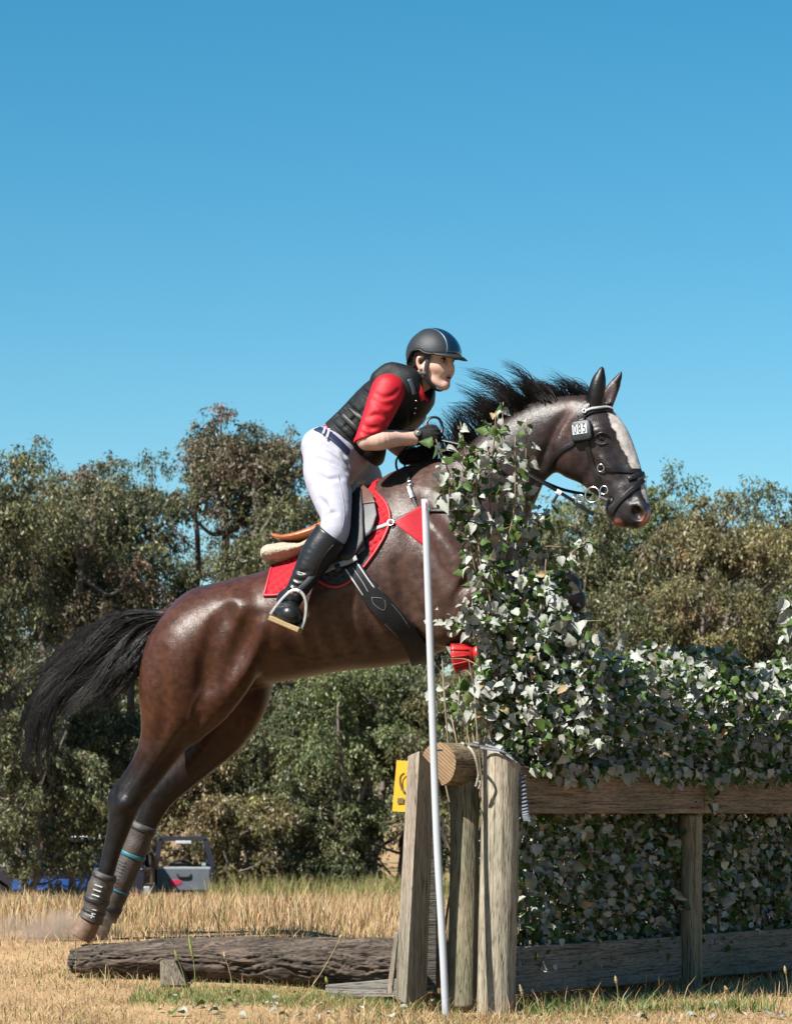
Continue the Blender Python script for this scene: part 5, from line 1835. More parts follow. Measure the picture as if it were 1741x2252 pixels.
# tail
TG = [[(372, 1350), (310, 1341), (252, 1348), (200, 1388), (142, 1428), (92, 1480), (56, 1560), (46, 1655)],
      [(372, 1355), (300, 1358), (232, 1396), (172, 1446), (112, 1500), (74, 1566), (58, 1640), (56, 1690)],
      [(370, 1360), (312, 1380), (262, 1424), (212, 1470), (152, 1504), (108, 1556), (90, 1630), (84, 1705)],
      [(366, 1366), (326, 1404), (292, 1450), (250, 1488), (186, 1512), (134, 1540), (116, 1612), (134, 1722)],
      [(362, 1370), (334, 1420), (310, 1470), (282, 1500), (236, 1512), (186, 1524), (150, 1548), (126, 1620)]]
tg = np.array(TG, float)
ns, m = 3400, 22
w = rng.random(ns) * 3.999
w = np.where(rng.random(ns) < 0.35, rng.random(ns) * 3.0, w)
gi = np.minimum(w.astype(int), 3)
fr = (w - gi)[:, None, None]
gp = tg[gi] * (1 - fr) + tg[gi + 1] * fr
cl = (w * 9).astype(int)
L = np.clip(np.where(rng.random(60)[cl] < 0.5, rng.normal(0.93, 0.10, ns), rng.normal(0.64, 0.12, ns)), 0.3, 1.04)
L = np.where(gi == 3, L * 0.75, L)
tt = np.linspace(0, 1, m)
par = tt[None] * L[:, None] * (tg.shape[1] - 1)
par = np.minimum(par, tg.shape[1] - 1.001)
ii = np.minimum(par.astype(int), tg.shape[1] - 2)
ff = (par - ii)[..., None]
P2 = np.take_along_axis(gp, ii[..., None].repeat(2, -1), 1) * (1 - ff) + np.take_along_axis(gp, (ii + 1)[..., None].repeat(2, -1), 1) * ff
for _ in range(4):
    P2[:, 1:-1] = 0.5 * P2[:, 1:-1] + 0.25 * (P2[:, 2:] + P2[:, :-2])
grow = (tt ** 1.2)[None, :, None]
cdir = rng.normal(0, 26, (60, 2))[cl][:, None]
P2 = P2 + grow * (cdir * np.sin(tt * 4 + 1)[None, :, None] + rng.normal(0, 5.5, (ns, 1, 2)))
ph = rng.random((ns, 1)) * 6.28
P2[..., 1] += (np.sin(tt[None] * (9 + 5 * rng.random((ns, 1))) + ph) * 4.0 * tt[None])
P2[..., 0] += (np.cos(tt[None] * (8 + 4 * rng.random((ns, 1))) + ph) * 2.6 * tt[None])
vv = rng.normal(0, 0.022, (ns, 1)) + grow[..., 0] * (rng.normal(0, 0.05, (ns, 1)) + rng.normal(0, 0.05, 60)[cl][:, None])
P3 = HL(P2[..., 0], P2[..., 1], vv)
R = 0.0015 * (1 - 0.8 * tt[None]) * (0.7 + 0.6 * rng.random((ns, 1)))
V, Q = strand_mesh(P3, R)
obj('tail', mesh_from('tail', V, Q), m_hair, HE)

# mane: clumps blown up and back from the crest
crest = np.array([(950, 1012), (1000, 992), (1042, 968), (1072, 945), (1100, 922), (1128, 903), (1152, 889), (1178, 881), (1204, 876), (1232, 872), (1262, 868), (1290, 866)], float)
tips = np.array([(-14, -58), (-14, -78), (-52, -70), (-82, -66), (-84, -76), (-78, -76), (-52, -66), (-58, -58), (-66, -52), (-58, -36), (-72, -40), (-86, -44)], float)
cs = np.sort(np.r_[np.linspace(0, len(crest) - 1, 30), rng.random(16) * (len(crest) - 1)])
CP, CT = [], []
ip = np.arange(len(crest))
allP, allR = [], []
for c in cs:
    root = np.array([np.interp(c, ip, crest[:, k]) for k in (0, 1)])
    tip = np.array([np.interp(c, ip, tips[:, k]) for k in (0, 1)]) * rng.uniform(0.62, 1.30) + rng.normal(0, 10, 2)
    k = int(rng.integers(44, 76)) if c < 9 else int(rng.integers(14, 24))
    if rng.random() < 0.3:
        tip = tip * 0.6 + np.array([-6, -14])
    bend = rng.normal(0, 0.10) + 0.16
    v0 = rng.normal(0, 0.016)
    v1 = v0 + rng.normal(-0.02, 0.045)
    tt = np.linspace(0, 1, 10)
    for s_ in range(k):
        r0 = root + rng.normal(0, (9, 4)) + (0, 7)
        l = rng.uniform(0.6, 1.05)
        d = tip * l + rng.normal(0, 2.6, 2)
        perp = np.array([-d[1], d[0]])
        p = r0 + tt[:, None] * d + (np.sin(tt * np.pi) * bend)[:, None] * perp + (np.sin(tt * rng.uniform(5, 9) + rng.random() * 6) * tt * 2.2)[:, None] * np.array([0.6, 1])
        vv = v0 + rng.normal(0, 0.012) + (v1 - v0) * tt + rng.normal(0, 0.008) * tt
        allP.append(HL(p[:, 0], p[:, 1], vv))
        allR.append(0.0015 * (1 - 0.85 * tt) * rng.uniform(0.8, 1.5))
# long wisps from the poll
for s_ in range(46):
    tt = np.linspace(0, 1, 10)
    r0 = np.array([1292, 866]) + rng.normal(0, (7, 3))
    d = np.array([-92, -38]) * rng.uniform(0.5, 1.05) + rng.normal(0, 9, 2)
    p = r0 + tt[:, None] * d + (np.sin(tt * np.pi) * rng.uniform(-14, 4))[:, None] * np.array([0.1, 1]) + (np.sin(tt * 8 + rng.random() * 6) * tt * 2.5)[:, None] * np.array([0.3, 1])
    allP.append(HL(p[:, 0], p[:, 1], rng.normal(0, 0.03) + 0 * tt))
    allR.append(0.0013 * (1 - 0.85 * tt) * rng.uniform(0.7, 1.3))
V, Q = strand_mesh(np.array(allP), np.array(allR))
obj('mane', mesh_from('mane', V, Q), m_hair, HE)

# ------------------------------------------------------------------ leg boots
def leg_tube(nodes, v, n=24, sub=6):
    q = spline(np.array(nodes, float), sub)
    P = HL(q[:, 0], q[:, 1], v)
    R = q[:, 2] * mpp(q[:, 0], q[:, 1], v)
    return P, R

def leg_boot(label, nodes, v, mm, bands, marks=None):
    P, R = leg_tube(nodes, v)
    root = empty('leg_boot', tuple(HO + HR @ P[-1]), -YAW)
    tag(root, label, 'horse boot', 'boots strapped on the horse\'s legs')
    o = P[-1].copy()
    mb = MB()
    rr = R * (1 + 0.03 * np.sin(np.arange(len(R)) * 1.3))
    mb.tube(P - o, rr, 24)
    mb.build('shell', mm, root)
    for (i0, i1, mm2) in bands:
        mb = MB()
        t = np.linspace(i0, i1, 4) * (len(P) - 1)
        Pi = np.stack([np.interp(t, np.arange(len(P)), P[:, k]) for k in range(3)], 1)
        Ri = np.interp(t, np.arange(len(P)), R)
        mb.tube(Pi - o, Ri + 0.004, 24, cap=True)
        mb.build('strap', mm2, root)
    return root, P, R, o

m_boot = mat('brown grey horse boot', (0.085, 0.066, 0.055), (0.040, 0.032, 0.028), scale=24, rough=0.6, bump=0.5, bscale=110)
m_strap = mat('black webbing', (0.014, 0.013, 0.014), rough=0.5, bump=0.3, bscale=300)
m_white = mat('white print', (0.72, 0.73, 0.74), (0.62, 0.63, 0.65), rough=0.5)
m_teal = mat('turquoise webbing', (0.03, 0.24, 0.32), (0.02, 0.13, 0.18), rough=0.5)
root, P, R, o = leg_boot('grey-brown boot with white bars on the horse\'s nearer hind leg', [(233, 1920, 26), (222, 1950, 28), (212, 1985, 27), (206, 2008, 25), (200, 2022, 29)], NV, m_boot,
                   [(0.05, 0.10, m_strap), (0.42, 0.50, m_strap), (0.68, 0.74, m_strap)])
# printed white bars, ring and cross on the boot
def boot_mark(P, R, o, t, ang, du, dz, parent, name='printed_mark', mm=None):
    i = t * (len(P) - 1)
    p = np.array([np.interp(i, np.arange(len(P)), P[:, k]) for k in range(3)])
    r = np.interp(i, np.arange(len(R)), R) + 0.0035
    ax = P[-1] - P[0]
    ax = ax / np.linalg.norm(ax)
    n = np.array([math.sin(ang), -math.cos(ang), 0])
    n -= ax * (n @ ax)
    n /= np.linalg.norm(n)
    s = np.cross(ax, n)
    mb = MB()
    c = p + n * r - o
    mb.hexa([c + s * a + ax * b + n * h for h in (-0.003, 0.001) for a, b in ((-du, -dz), (du, -dz), (du, dz), (-du, dz))])
    return mb.build(name, mm or m_white, parent, smooth=False)
for k in range(3):
    boot_mark(P, R, o, 0.22 + 0.075 * k, 0.15, 0.018, 0.0028, root)
boot_mark(P, R, o, 0.72, 0.35, 0.010, 0.002, root)
boot_mark(P, R, o, 0.62, 0.35, 0.010, 0.002, root)
boot_mark(P, R, o, 0.80, 0.30, 0.003, 0.010, root)
boot_mark(P, R, o, 0.80, 0.30, 0.012, 0.002, root)
root, P, R, o = leg_boot('tall quilted boot with turquoise strap on the horse\'s farther hind leg', [(318, 1812, 29), (300, 1860, 28), (282, 1905, 27), (262, 1950, 26), (245, 1990, 26), (232, 2020, 26)], FV, m_boot,
                   [(0.03, 0.06, m_strap), (0.27, 0.305, m_teal), (0.62, 0.64, m_teal), (0.80, 0.86, m_strap)])
for k in range(8):
    boot_mark(P, R, o, 0.36 + 0.032 * k, -0.35, 0.020, 0.0009, root, 'quilt_stitch', mat('grey stitching', (0.22, 0.22, 0.22), rough=0.7))

m_red = mat('red rubber bell boot', (0.62, 0.025, 0.02), (0.50, 0.015, 0.015), rough=0.38, spec=0.5)
def bell_boot(label, nodes, v):
    q = np.array(nodes, float)
    P = HL(q[:, 0], q[:, 1], v)
    R = q[:, 2] * mpp(q[:, 0], q[:, 1], v)
    o = P[0].copy()
    root = empty('bell_boot', tuple(HO + HR @ o), -YAW)
    tag(root, label, 'bell boot', 'red bell boots on the front hooves')
    mb = MB()
    mb.tube(P[2:] - o, R[2:], 28)
    mb.build('skirt', m_red, root)
    mb = MB()
    mb.tube(P[:3] - o, R[:3], 28)
    mb.build('collar', m_red, root)
    T, N, B = frames(P)
    for k in range(9):
        a = 2.2 + k * 0.45
        mb = MB()
        rib = [P[i] + (N[i] * math.cos(a) + B[i] * math.sin(a)) * (R[i] + 0.001) - o for i in range(3, len(P))]
        mb.tube(rib, [0.0045] * len(rib), 6)
        mb.build('rib', m_red, root)
bell_boot('red rubber bell boot on the folded front hoof showing left of the leaves', [(1058, 1440, 23), (1052, 1440, 26), (1044, 1441, 22), (1036, 1442, 27), (1026, 1443, 31), (1016, 1444, 34), (1006, 1445, 37), (1000, 1446, 38)], NV)

# ------------------------------------------------------------------ saddle pad, saddle, girth
def drape(S, top, bot, nu, nv, off):
    """sheet on the visible side between two photo polylines"""
    def arc(p, n):
        p = spline(np.array(p, float), 8)
        l = np.r_[0, np.cumsum(np.hypot(*np.diff(p, axis=0).T))]
        t = np.linspace(0, l[-1], n)
        return np.stack([np.interp(t, l, p[:, k]) for k in (0, 1)], 1)
    A, B = arc(top, nu), arc(bot, nu)
    t = np.linspace(0, 1, nv)[:, None, None]
    G = A[None] * (1 - t) + B[None] * t
    P, N, ok = hit(S, G[..., 0].ravel(), G[..., 1].ravel(), off)
    P, N, ok = P.reshape(nv, nu, 3), N.reshape(nv, nu, 3), ok.reshape(nv, nu)
    for i in range(nv - 2, -1, -1):                      # sight lines that miss take the point of the row below
        P[i][~ok[i]] = P[i + 1][~ok[i]]
        N[i][~ok[i]] = N[i + 1][~ok[i]]
    return P.reshape(nv, nu, 3), N.reshape(nv, nu, 3), G

def sheet(G):
    nv, nu, _ = G.shape
    Q = [(i * nu + j, i * nu + j + 1, (i + 1) * nu + j + 1, (i + 1) * nu + j) for i in range(nv - 1) for j in range(nu - 1)]
    return G.reshape(-1, 3), Q

m_pad = mat('red quilted cotton', (1.05, 1.05, 1.05), (0.88, 0.88, 0.88), scale=60, rough=0.75, spec=0.25, attr=True)
nt = m_pad.node_tree                                                   # diamond quilting as fine relief
tcn = nt.nodes.new('ShaderNodeTexCoord')
hsum = None
for rot in (35, -55):
    mpn = nt.nodes.new('ShaderNodeMapping')
    mpn.inputs['Rotation'].default_value = (0, math.radians(rot), 0)
    wv = nt.nodes.new('ShaderNodeTexWave')
    wv.inputs['Scale'].default_value = 11.0
    wv.inputs['Distortion'].default_value = 0
    nt.links.new(tcn.outputs['Object'], mpn.inputs['Vector'])
    nt.links.new(mpn.outputs[0], wv.inputs['Vector'])
    if hsum is None:
        hsum = wv.outputs['Fac']
    else:
        mm_ = nt.nodes.new('ShaderNodeMath')
        mm_.operation = 'MULTIPLY'
        nt.links.new(hsum, mm_.inputs[0])
        nt.links.new(wv.outputs['Fac'], mm_.inputs[1])
        hsum = mm_.outputs[0]
bpn = nt.nodes.new('ShaderNodeBump')
bpn.inputs['Strength'].default_value = 0.8
bpn.inputs['Distance'].default_value = 0.008
nt.links.new(hsum, bpn.inputs['Height'])
nt.links.new(bpn.outputs[0], nt.nodes['Principled BSDF'].inputs['Normal'])

ptop = [(600, 1246), (645, 1222), (700, 1186), (755, 1140), (800, 1100), (824, 1082)]
pbot = [(582, 1311), (612, 1309), (650, 1300), (688, 1272), (712, 1284), (736, 1291), (762, 1284), (788, 1262), (820, 1222), (846, 1180), (858, 1142), (849, 1108), (826, 1083)]
PP, PN, PG = drape(hs, ptop, pbot, 60, 26, 0.006)
# over the spine
u = PP[0, :, 0]
rows = []
for s_ in np.linspace(0, 1, 9)[1:-1]:
    v = PP[0, :, 1] * (1 - 2 * s_)
    O = np.stack([u, v, np.full_like(u, 2.75)], 1)
    D = np.tile([0, 0, -1.0], (len(u), 1))
    Pt, ok = hs.march(O, D, 1.6)
    rows.append(Pt + hs.normal(Pt) * 0.006)
far = PP.copy()
far[..., 1] *= -1
G = np.concatenate([PP[::-1], np.array(rows), far])
V, Q = sheet(G)
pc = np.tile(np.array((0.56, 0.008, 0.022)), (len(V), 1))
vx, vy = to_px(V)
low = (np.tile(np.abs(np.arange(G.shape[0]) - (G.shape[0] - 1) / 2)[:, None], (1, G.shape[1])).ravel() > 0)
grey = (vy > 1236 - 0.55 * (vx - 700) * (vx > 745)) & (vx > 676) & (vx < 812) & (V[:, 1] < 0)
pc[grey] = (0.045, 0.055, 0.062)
SP = empty('saddle_pad', tuple(HO), -YAW)
tag(SP, 'red quilted saddle pad under the saddle on the horse\'s back', 'saddle pad')
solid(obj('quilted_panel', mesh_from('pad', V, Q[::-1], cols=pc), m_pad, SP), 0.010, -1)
m_pipe = mat('red piping cord', (0.66, 0.02, 0.035), rough=0.5)
mb = MB()
e = np.concatenate([PP[:, 0][::2], PP[-1], PP[::-1, -1][::2]])
mb.tube(e, [0.0065] * len(e), 8)
mb.build('piping', m_pipe, SP)
mb = MB()
e2 = e.copy()
e2[:, 1] *= -1
mb.tube(e2, [0.0065] * len(e), 8)
mb.build('piping', m_pipe, SP)

SA = empty('saddle', tuple(HO), -YAW)
tag(SA, 'brown leather jumping saddle on a cream fleece beneath the rider', 'saddle')
m_lea = mat('tan saddle leather', (0.62, 0.20, 0.05), (0.44, 0.125, 0.03), scale=12, rough=0.36, spec=0.5, bump=0.15, bscale=200)
m_leab = mat('brown saddle leather', (0.17, 0.085, 0.06), (0.11, 0.055, 0.04), scale=12, rough=0.45, bump=0.2, bscale=160)
m_dark = mat('black suede flap', (0.012, 0.013, 0.020), (0.018, 0.018, 0.024), scale=30, rough=0.6, bump=0.3, bscale=220)
m_grey = mat('grey saddle panel', (0.12, 0.12, 0.13), (0.085, 0.085, 0.095), scale=20, rough=0.55, bump=0.3, bscale=180)
m_fleece = mat('cream fleece', (0.66, 0.55, 0.42), (0.52, 0.41, 0.30), scale=40, rough=0.95, spec=0.1, bump=1.0, bscale=120, bdist=0.012, sheen=0.3)
S = SDF((-0.75, -0.24, 1.55), (0.0, 0.24, 2.35), 0.006)
limb(S, [(806, 1082, 11, 0, 2.0), (785, 1098, 15, 0, 2.2), (755, 1135, 17, 0, 2.6), (715, 1168, 17, 0, 4.6), (668, 1184, 13, 0, 6.2), (630, 1186, 8, 0, 8.0), (608, 1179, 5, 0, 9)], 0.01)
V, Q = S.mesh()
obj('seat', mesh_from('seat', relax(V, Q, 2), Q), m_lea, SA)
S = SDF((-0.75, -0.30, 1.45), (0.0, 0.30, 2.35), 0.007)
limb(S, [(608, 1221, 23, 0, 4.2), (640, 1219, 24, 0, 4.8), (690, 1212, 17, 0, 7), (740, 1172, 17, 0, 7), (785, 1095, 19, 0, 4.0), (796, 1067, 13, 0, 3.4)], 0.01)
V, Q = S.mesh()
V = V + 0.004 * fbm(V * 55, 2, 3)[:, None] * np.array([0.5, 0.6, 0.8])
obj('fleece_pad', mesh_from('fleece', V, Q), m_fleece, SA)
def panel(name, top, bot, off, th, mm, parent, nu=16, nv=14, both=True):
    P, N, g = drape(hs, top, bot, nu, nv, off)
    V, Q = sheet(P)
    me = mesh_from(name, V, Q)
    solid(obj(name, me, mm, parent), th, 0)
    if both:
        V2 = V * np.array([1, -1, 1])
        solid(obj(name, mesh_from(name, V2, [q[::-1] for q in Q]), mm, parent), th, 0)
    return P, N
panel('flap', [(690, 1196), (740, 1150), (790, 1096)], [(696, 1246), (745, 1252), (806, 1212)], 0.024, 0.006, m_grey, SA)
panel('knee_block', [(784, 1090), (796, 1088), (806, 1090)], [(752, 1238), (778, 1236), (806, 1200)], 0.040, 0.014, m_dark, SA)
panel('forward_flap', [(796, 1086), (812, 1086), (826, 1096)], [(806, 1188), (820, 1176), (833, 1140)], 0.028, 0.006, m_grey, SA)
panel('pommel_facing', [(792, 1084), (808, 1080), (822, 1092)], [(806, 1120), (818, 1118), (832, 1116)], 0.033, 0.006, m_leab, SA)
def strap_on(S, pts, width, thick, off=0.004, n=6):
    q = spline(np.array(pts, float), n)
    P, N, ok = hit(S, q[:, 0], q[:, 1], off)
    P, N = P[ok], N[ok]
    for _ in range(3):
        P[1:-1] = 0.5 * P[1:-1] + 0.25 * (P[2:] + P[:-2])
        N[1:-1] = 0.5 * N[1:-1] + 0.25 * (N[2:] + N[:-2])
    mb = MB()
    ribbon(mb, P, N, width, thick)
    return mb, P, N
mb, P, N = strap_on(hs, [(782, 1080), (781, 1110), (777, 1150), (769, 1192)], 0.034, 0.012, 0.046)
mb.build('edge_roll', m_leab, SA, bevel=0.003)
m_girth = mat('black girth leather', (0.020, 0.022, 0.027), (0.013, 0.014, 0.018), scale=26, rough=0.5, spec=0.25, bump=0.25, bscale=160)
GI = empty('girth', tuple(HO), -YAW)
tag(GI, 'black stitched leather girth running down around the horse\'s barrel', 'girth')
mb, P, N = strap_on(hs, [(776, 1246), (800, 1280), (832, 1322), (868, 1362), (900, 1396), (916, 1424), (924, 1448)], np.r_[np.full(8, 0.072), np.full(29, 0.092)], 0.014, 0.012)
belly = P[-1].copy()
mb.build('band', m_girth, GI, bevel=0.003)
for s_ in (-1, 1):
    q = [(776 + s_ * 12, 1248 - s_ * 7), (798 + s_ * 12, 1280 - s_ * 7), (814 + s_ * 12, 1300 - s_ * 7)]
    mb, P, N = strap_on(hs, q, 0.006, 0.002, 0.0265)
    mb.build('billet_stitching', m_white, GI)
mb, P, N = strap_on(hs, [(780, 1252), (800, 1281), (814, 1300)], 0.004, 0.002, 0.0265)
mb.build('billet_stitching', mat('grey webbing', (0.42, 0.43, 0.46), rough=0.6), GI)
for s_ in (-1, 1):
    mb, P, N = strap_on(hs, [(818 + s_ * 15, 1302 - s_ * 11), (850 + s_ * 16, 1342 - s_ * 11), (890 + s_ * 15, 1384 - s_ * 11)], 0.0025, 0.001, 0.0265)
    mb.build('edge_stitching', mat('grey stitching', (0.22, 0.22, 0.22), rough=0.7), GI)
mb, P, N = strap_on(hs, [(822, 1312), (846, 1316), (846, 1340), (826, 1326), (822, 1312)], 0.0025, 0.001, 0.0268)
mb.build('edge_stitching', mat('grey stitching', (0.22, 0.22, 0.22), rough=0.7), GI)
# underside and far side of the girth
th = np.linspace(0, 1, 14)
O = np.stack([np.full(14, belly[0]), belly[1] * (1 - 2 * th) * 0.9, np.full(14, belly[2] - 0.3)], 1)
Pu, ok = hs.march(O, np.tile([0, 0, 1.0], (14, 1)), 0.8)
Nu = hs.normal(Pu)
mb = MB()
ribbon(mb, Pu + Nu * 0.004, Nu, 0.09, 0.012)
mb.build('band', m_girth, GI)
# girth buckle sleeve and stirrup bar strap
m_metal = mat('polished steel', (0.72, 0.71, 0.68), (0.6, 0.59, 0.57), rough=0.22, metal=1.0)
m_gstrap = mat('grey webbing', (0.42, 0.43, 0.46), rough=0.6)
mb, P, N = strap_on(hs, [(722, 1260), (745, 1250), (768, 1242), (790, 1232)], 0.024, 0.010, 0.034)
mb.build('surcingle_strap', m_gstrap, GI, bevel=0.002)
mb, P, N = strap_on(hs, [(746, 1256), (756, 1252)], 0.036, 0.016, 0.034)
mb.build('keeper', m_strap, GI, bevel=0.002)

# breastplate
BP = empty('breastplate', tuple(HO), -YAW)
tag(BP, 'thin strap breastplate across the horse\'s shoulder with metal rings', 'breastplate')
for pts, wd, mm in (([(806, 1172), (830, 1163), (858, 1153)], 0.018, m_gstrap), ([(858, 1153), (885, 1140), (915, 1129), (950, 1124), (1000, 1124), (1060, 1132)], 0.020, m_strap),
                    ([(903, 1040), (899, 1058), (904, 1082), (912, 1106), (922, 1126)], 0.014, m_strap), ([(1060, 1132), (1070, 1180), (1072, 1240)], 0.018, m_strap)):
    mb, P, N = strap_on(hs, pts, wd, 0.005, 0.006)
    mb.build('strap', mm, BP)
def ring_at(S, px, py, r_px, wire, off, mm, parent, name='ring', tilt=None):
    P, N, ok = hit(S, [px], [py], off)
    c, n = P[0], (N[0] if tilt is None else np.asarray(tilt, float))
    n = n / np.linalg.norm(n)
    a = np.cross(n, [0, 0, 1.0])
    a /= np.linalg.norm(a)
    b = np.cross(n, a)
    t = np.arange(28) / 28 * 2 * np.pi
    r = r_px * 0.00197
    mb = MB()
    mb.tube(c + r * (np.cos(t)[:, None] * a + np.sin(t)[:, None] * b), [wire] * 28, 8, closed=True)
    return mb.build(name, mm, parent)
for x, y, r in ((860, 1152, 7), (902, 1066, 6), (938, 1126, 6)):
    ring_at(hs, x, y, r, 0.0025, 0.012, m_metal, BP, 'ring')
mb, P, N = strap_on(hs, [(899, 1072), (903, 1084), (908, 1098)], 0.022, 0.008, 0.008)
mb.build('buckle', m_metal, BP, bevel=0.002)

# ------------------------------------------------------------------ bridle
BR = empty('bridle', tuple(HO), -YAW)
tag(BR, 'black leather bridle with crystal browband on the horse\'s head', 'bridle')
m_tack = mat('black bridle leather', (0.013, 0.012, 0.013), (0.020, 0.018, 0.018), scale=30, rough=0.36, spec=0.25, bump=0.2, bscale=200)
for nm, pts, wd in (('cheekpiece', [(1277, 922), (1289, 970), (1299, 1014), (1312, 1049), (1324, 1072)], 0.024),
                    ('throatlatch', [(1268, 960), (1257, 978), (1235, 990), (1216, 1010), (1208, 1030)], 0.020),
                    ('noseband', [(1332, 1031), (1355, 1034), (1385, 1036), (1408, 1037)], 0.022),
                    ('flash_strap', [(1413, 1056), (1396, 1072), (1374, 1090), (1353, 1112), (1344, 1128)], 0.022),
                    ('headpiece', [(1277, 926), (1284, 905), (1292, 888)], 0.030),
                    ('browband', [(1272, 920), (1284, 911), (1298, 903), (1319, 899), (1337, 902), (1346, 906)], 0.028)):
    mb, P, N = strap_on(hs, pts, wd, 0.0045, 0.003)
    mb.build(nm, m_tack, BR, bevel=0.0015)
m_cryst = mat('crystal browband', (0.75, 0.73, 0.76), (0.5, 0.48, 0.52), scale=180, rough=0.15, spec=0.8)
mb, P, N = strap_on(hs, [(1290, 905), (1300, 900), (1319, 896), (1335, 899), (1342, 902)], 0.010, 0.005, 0.009)
mb.build('crystal_strip', m_cryst, BR)
ring_at(hs, 1285, 906, 4, 0.004, 0.012, m_cryst, BR, 'rosette')
def across_face(name, a, wd, ok_off=0.005):
    """strap over the nose bridge, from the visible side to the far side"""
    P, N, ok = hit(hs, [a[0]], [a[1]])
    c = P[0]
    ang = np.linspace(-1.15, 1.5, 16)
    e1 = np.array([0.90, 0, 0.42])
    mid = HL(a[0] - 40, a[1] + 22, -0.045)
    D = -(np.cos(ang)[:, None] * e1 + np.sin(ang)[:, None] * np.array([0, 1.0, 0]))
    O = mid - D * 0.2
    Q_, ok = hs.march(O, D, 0.25, 0.006)
    Nq = hs.normal(Q_)
    mb = MB()
    ribbon(mb, Q_[ok] + Nq[ok] * 0.003, Nq[ok], wd, 0.006)
    return mb.build(name, m_tack, BR)
across_face('nose_strap', (1412, 1042), 0.024)
ring_at(hs, 1322, 1029, 8, 0.0028, 0.010, m_metal, BR, 'noseband_ring')
nbr = np.array([-0.25, -0.96, 0.05])
def ring_free(px, py, v, r_px, wire, name, parent=BR, n=(-0.2, -0.97, 0.05)):
    c = HL(px, py, v)
    n = np.array(n, float)
    n /= np.linalg.norm(n)
    a = np.cross(n, [0, 0, 1.0])
    a /= np.linalg.norm(a)
    b = np.cross(n, a)
    t = np.arange(32) / 32 * 2 * np.pi
    mb = MB()
    mb.tube(c + r_px * 0.00193 * (np.cos(t)[:, None] * a + np.sin(t)[:, None] * b), [wire] * 32, 8, closed=True)
    return mb.build(name, m_metal, parent)
BV = -0.135
ring_free(1302, 1088, BV, 17, 0.0032, 'bit_ring')
ring_free(1327, 1078, BV, 9, 0.003, 'bit_ring')
ring_free(1275, 1096, BV - 0.005, 8, 0.0026, 'rein_ring')
ring_free(1259, 1102, BV - 0.005, 8, 0.0026, 'rein_ring')
mb = MB()
mb.tube(HL(np.array([1318, 1335, 1345]), np.array([1094, 1098, 1104]), np.array([-0.13, -0.11, -0.07])), [0.006, 0.007, 0.006], 8)
mb.build('bit_mouthpiece', m_metal, BR)
# reins: from the bit to the rider's hands, and the short leather stop below
def rein(pts, wd, name='rein', mm=m_tack, parent=BR):
    q = spline(np.array(pts, float), 8)
    P = HL(q[:, 0], q[:, 1], q[:, 2])
    mb = MB()
    ribbon(mb, P, np.tile([0.15, -0.75, 0.6], (len(P), 1)), wd, 0.004)
    return mb.build(name, mm, parent)
rein([(1304, 1132, -0.13), (1282, 1118, -0.14), (1262, 1105, -0.14)], 0.018, 'rein_stop')
rein([(1262, 1103, -0.145), (1229, 1083, -0.16), (1190, 1060, -0.18), (1120, 1020, -0.17), (1040, 985, -0.13), (958, 964, -0.09)], 0.017)
rein([(1300, 1090, 0.04), (1230, 1075, 0.13), (1150, 1040, 0.16), (1040, 1000, 0.12), (960, 992, 0.08)], 0.017)
rein([(1222, 1080, -0.165), (1234, 1086, -0.163)], 0.026, 'rein_buckle', m_white)
rein([(1228, 1084, -0.168), (1220, 1098, -0.168), (1216, 1106, -0.166)], 0.012, 'rein_end')

# square bridle number
BN = empty('bridle_number', tuple(HO), -YAW)
tag(BN, 'black square competition number pad with white digits beside the horse\'s eye', 'number')
c, n, _ = hit(hs, [1281], [949], 0.014)
c, n = c[0], n[0] * 0.45 + np.array([-0.05, -1, 0.12]) * 0.55
n /= np.linalg.norm(n)
upv = np.array([-0.10, 0, 1.0])
upv -= n * (upv @ n)
upv /= np.linalg.norm(upv)
rt = np.cross(upv, n)
rt = -rt if rt[0] < 0 else rt
hw, hh = 0.047, 0.045
mb = MB()
t = np.arange(40) / 40 * 2 * np.pi
se = lambda a: np.sign(a) * np.abs(a) ** 0.38
ringp = np.stack([se(np.cos(t)) * hw, se(np.sin(t)) * hh], 1)
rings = []
for sc_, dz in ((0.98, -0.006), (1.0, 0.004), (0.97, 0.012), (0.88, 0.0145)):
    rings.append(np.array([c + rt * p[0] * sc_ + upv * p[1] * sc_ + n * dz for p in ringp]))
V = np.concatenate(rings)
Q = [(i * 40 + j, i * 40 + (j + 1) % 40, (i + 1) * 40 + (j + 1) % 40, (i + 1) * 40 + j) for i in range(3) for j in range(40)]
mb.add(V, quads=Q, ngons=[tuple(range(120, 160)), tuple(range(40))[::-1]])
mb.build('pad', mat('black foam pad', (0.010, 0.014, 0.022), rough=0.5, bump=0.2, bscale=150), BN)
mb = MB()
cw = c + n * 0.0155 - rt * 0.004 + upv * 0.006
mb.hexa([cw + rt * a * 0.032 + upv * b * 0.021 + n * h for h in (-0.001, 0.0012) for a, b in ((-1, -1), (1, -1), (1, 1), (-1, 1))])
mb.build('white_card', m_white, BN, smooth=False)

def text_mesh(txt, size, ext=0.0008):
    cu = bpy.data.curves.new('text', 'FONT')
    cu.body = txt
    cu.size = size
    cu.extrude = ext
    cu.align_x = 'CENTER'
    cu.align_y = 'CENTER'
    o = bpy.data.objects.new('text', cu)
    COL.objects.link(o)
    bpy.context.view_layer.update()
    me = bpy.data.meshes.new_from_object(o.evaluated_get(bpy.context.evaluated_depsgraph_get()))
    bpy.data.objects.remove(o)
    bpy.data.curves.remove(cu)
    return me

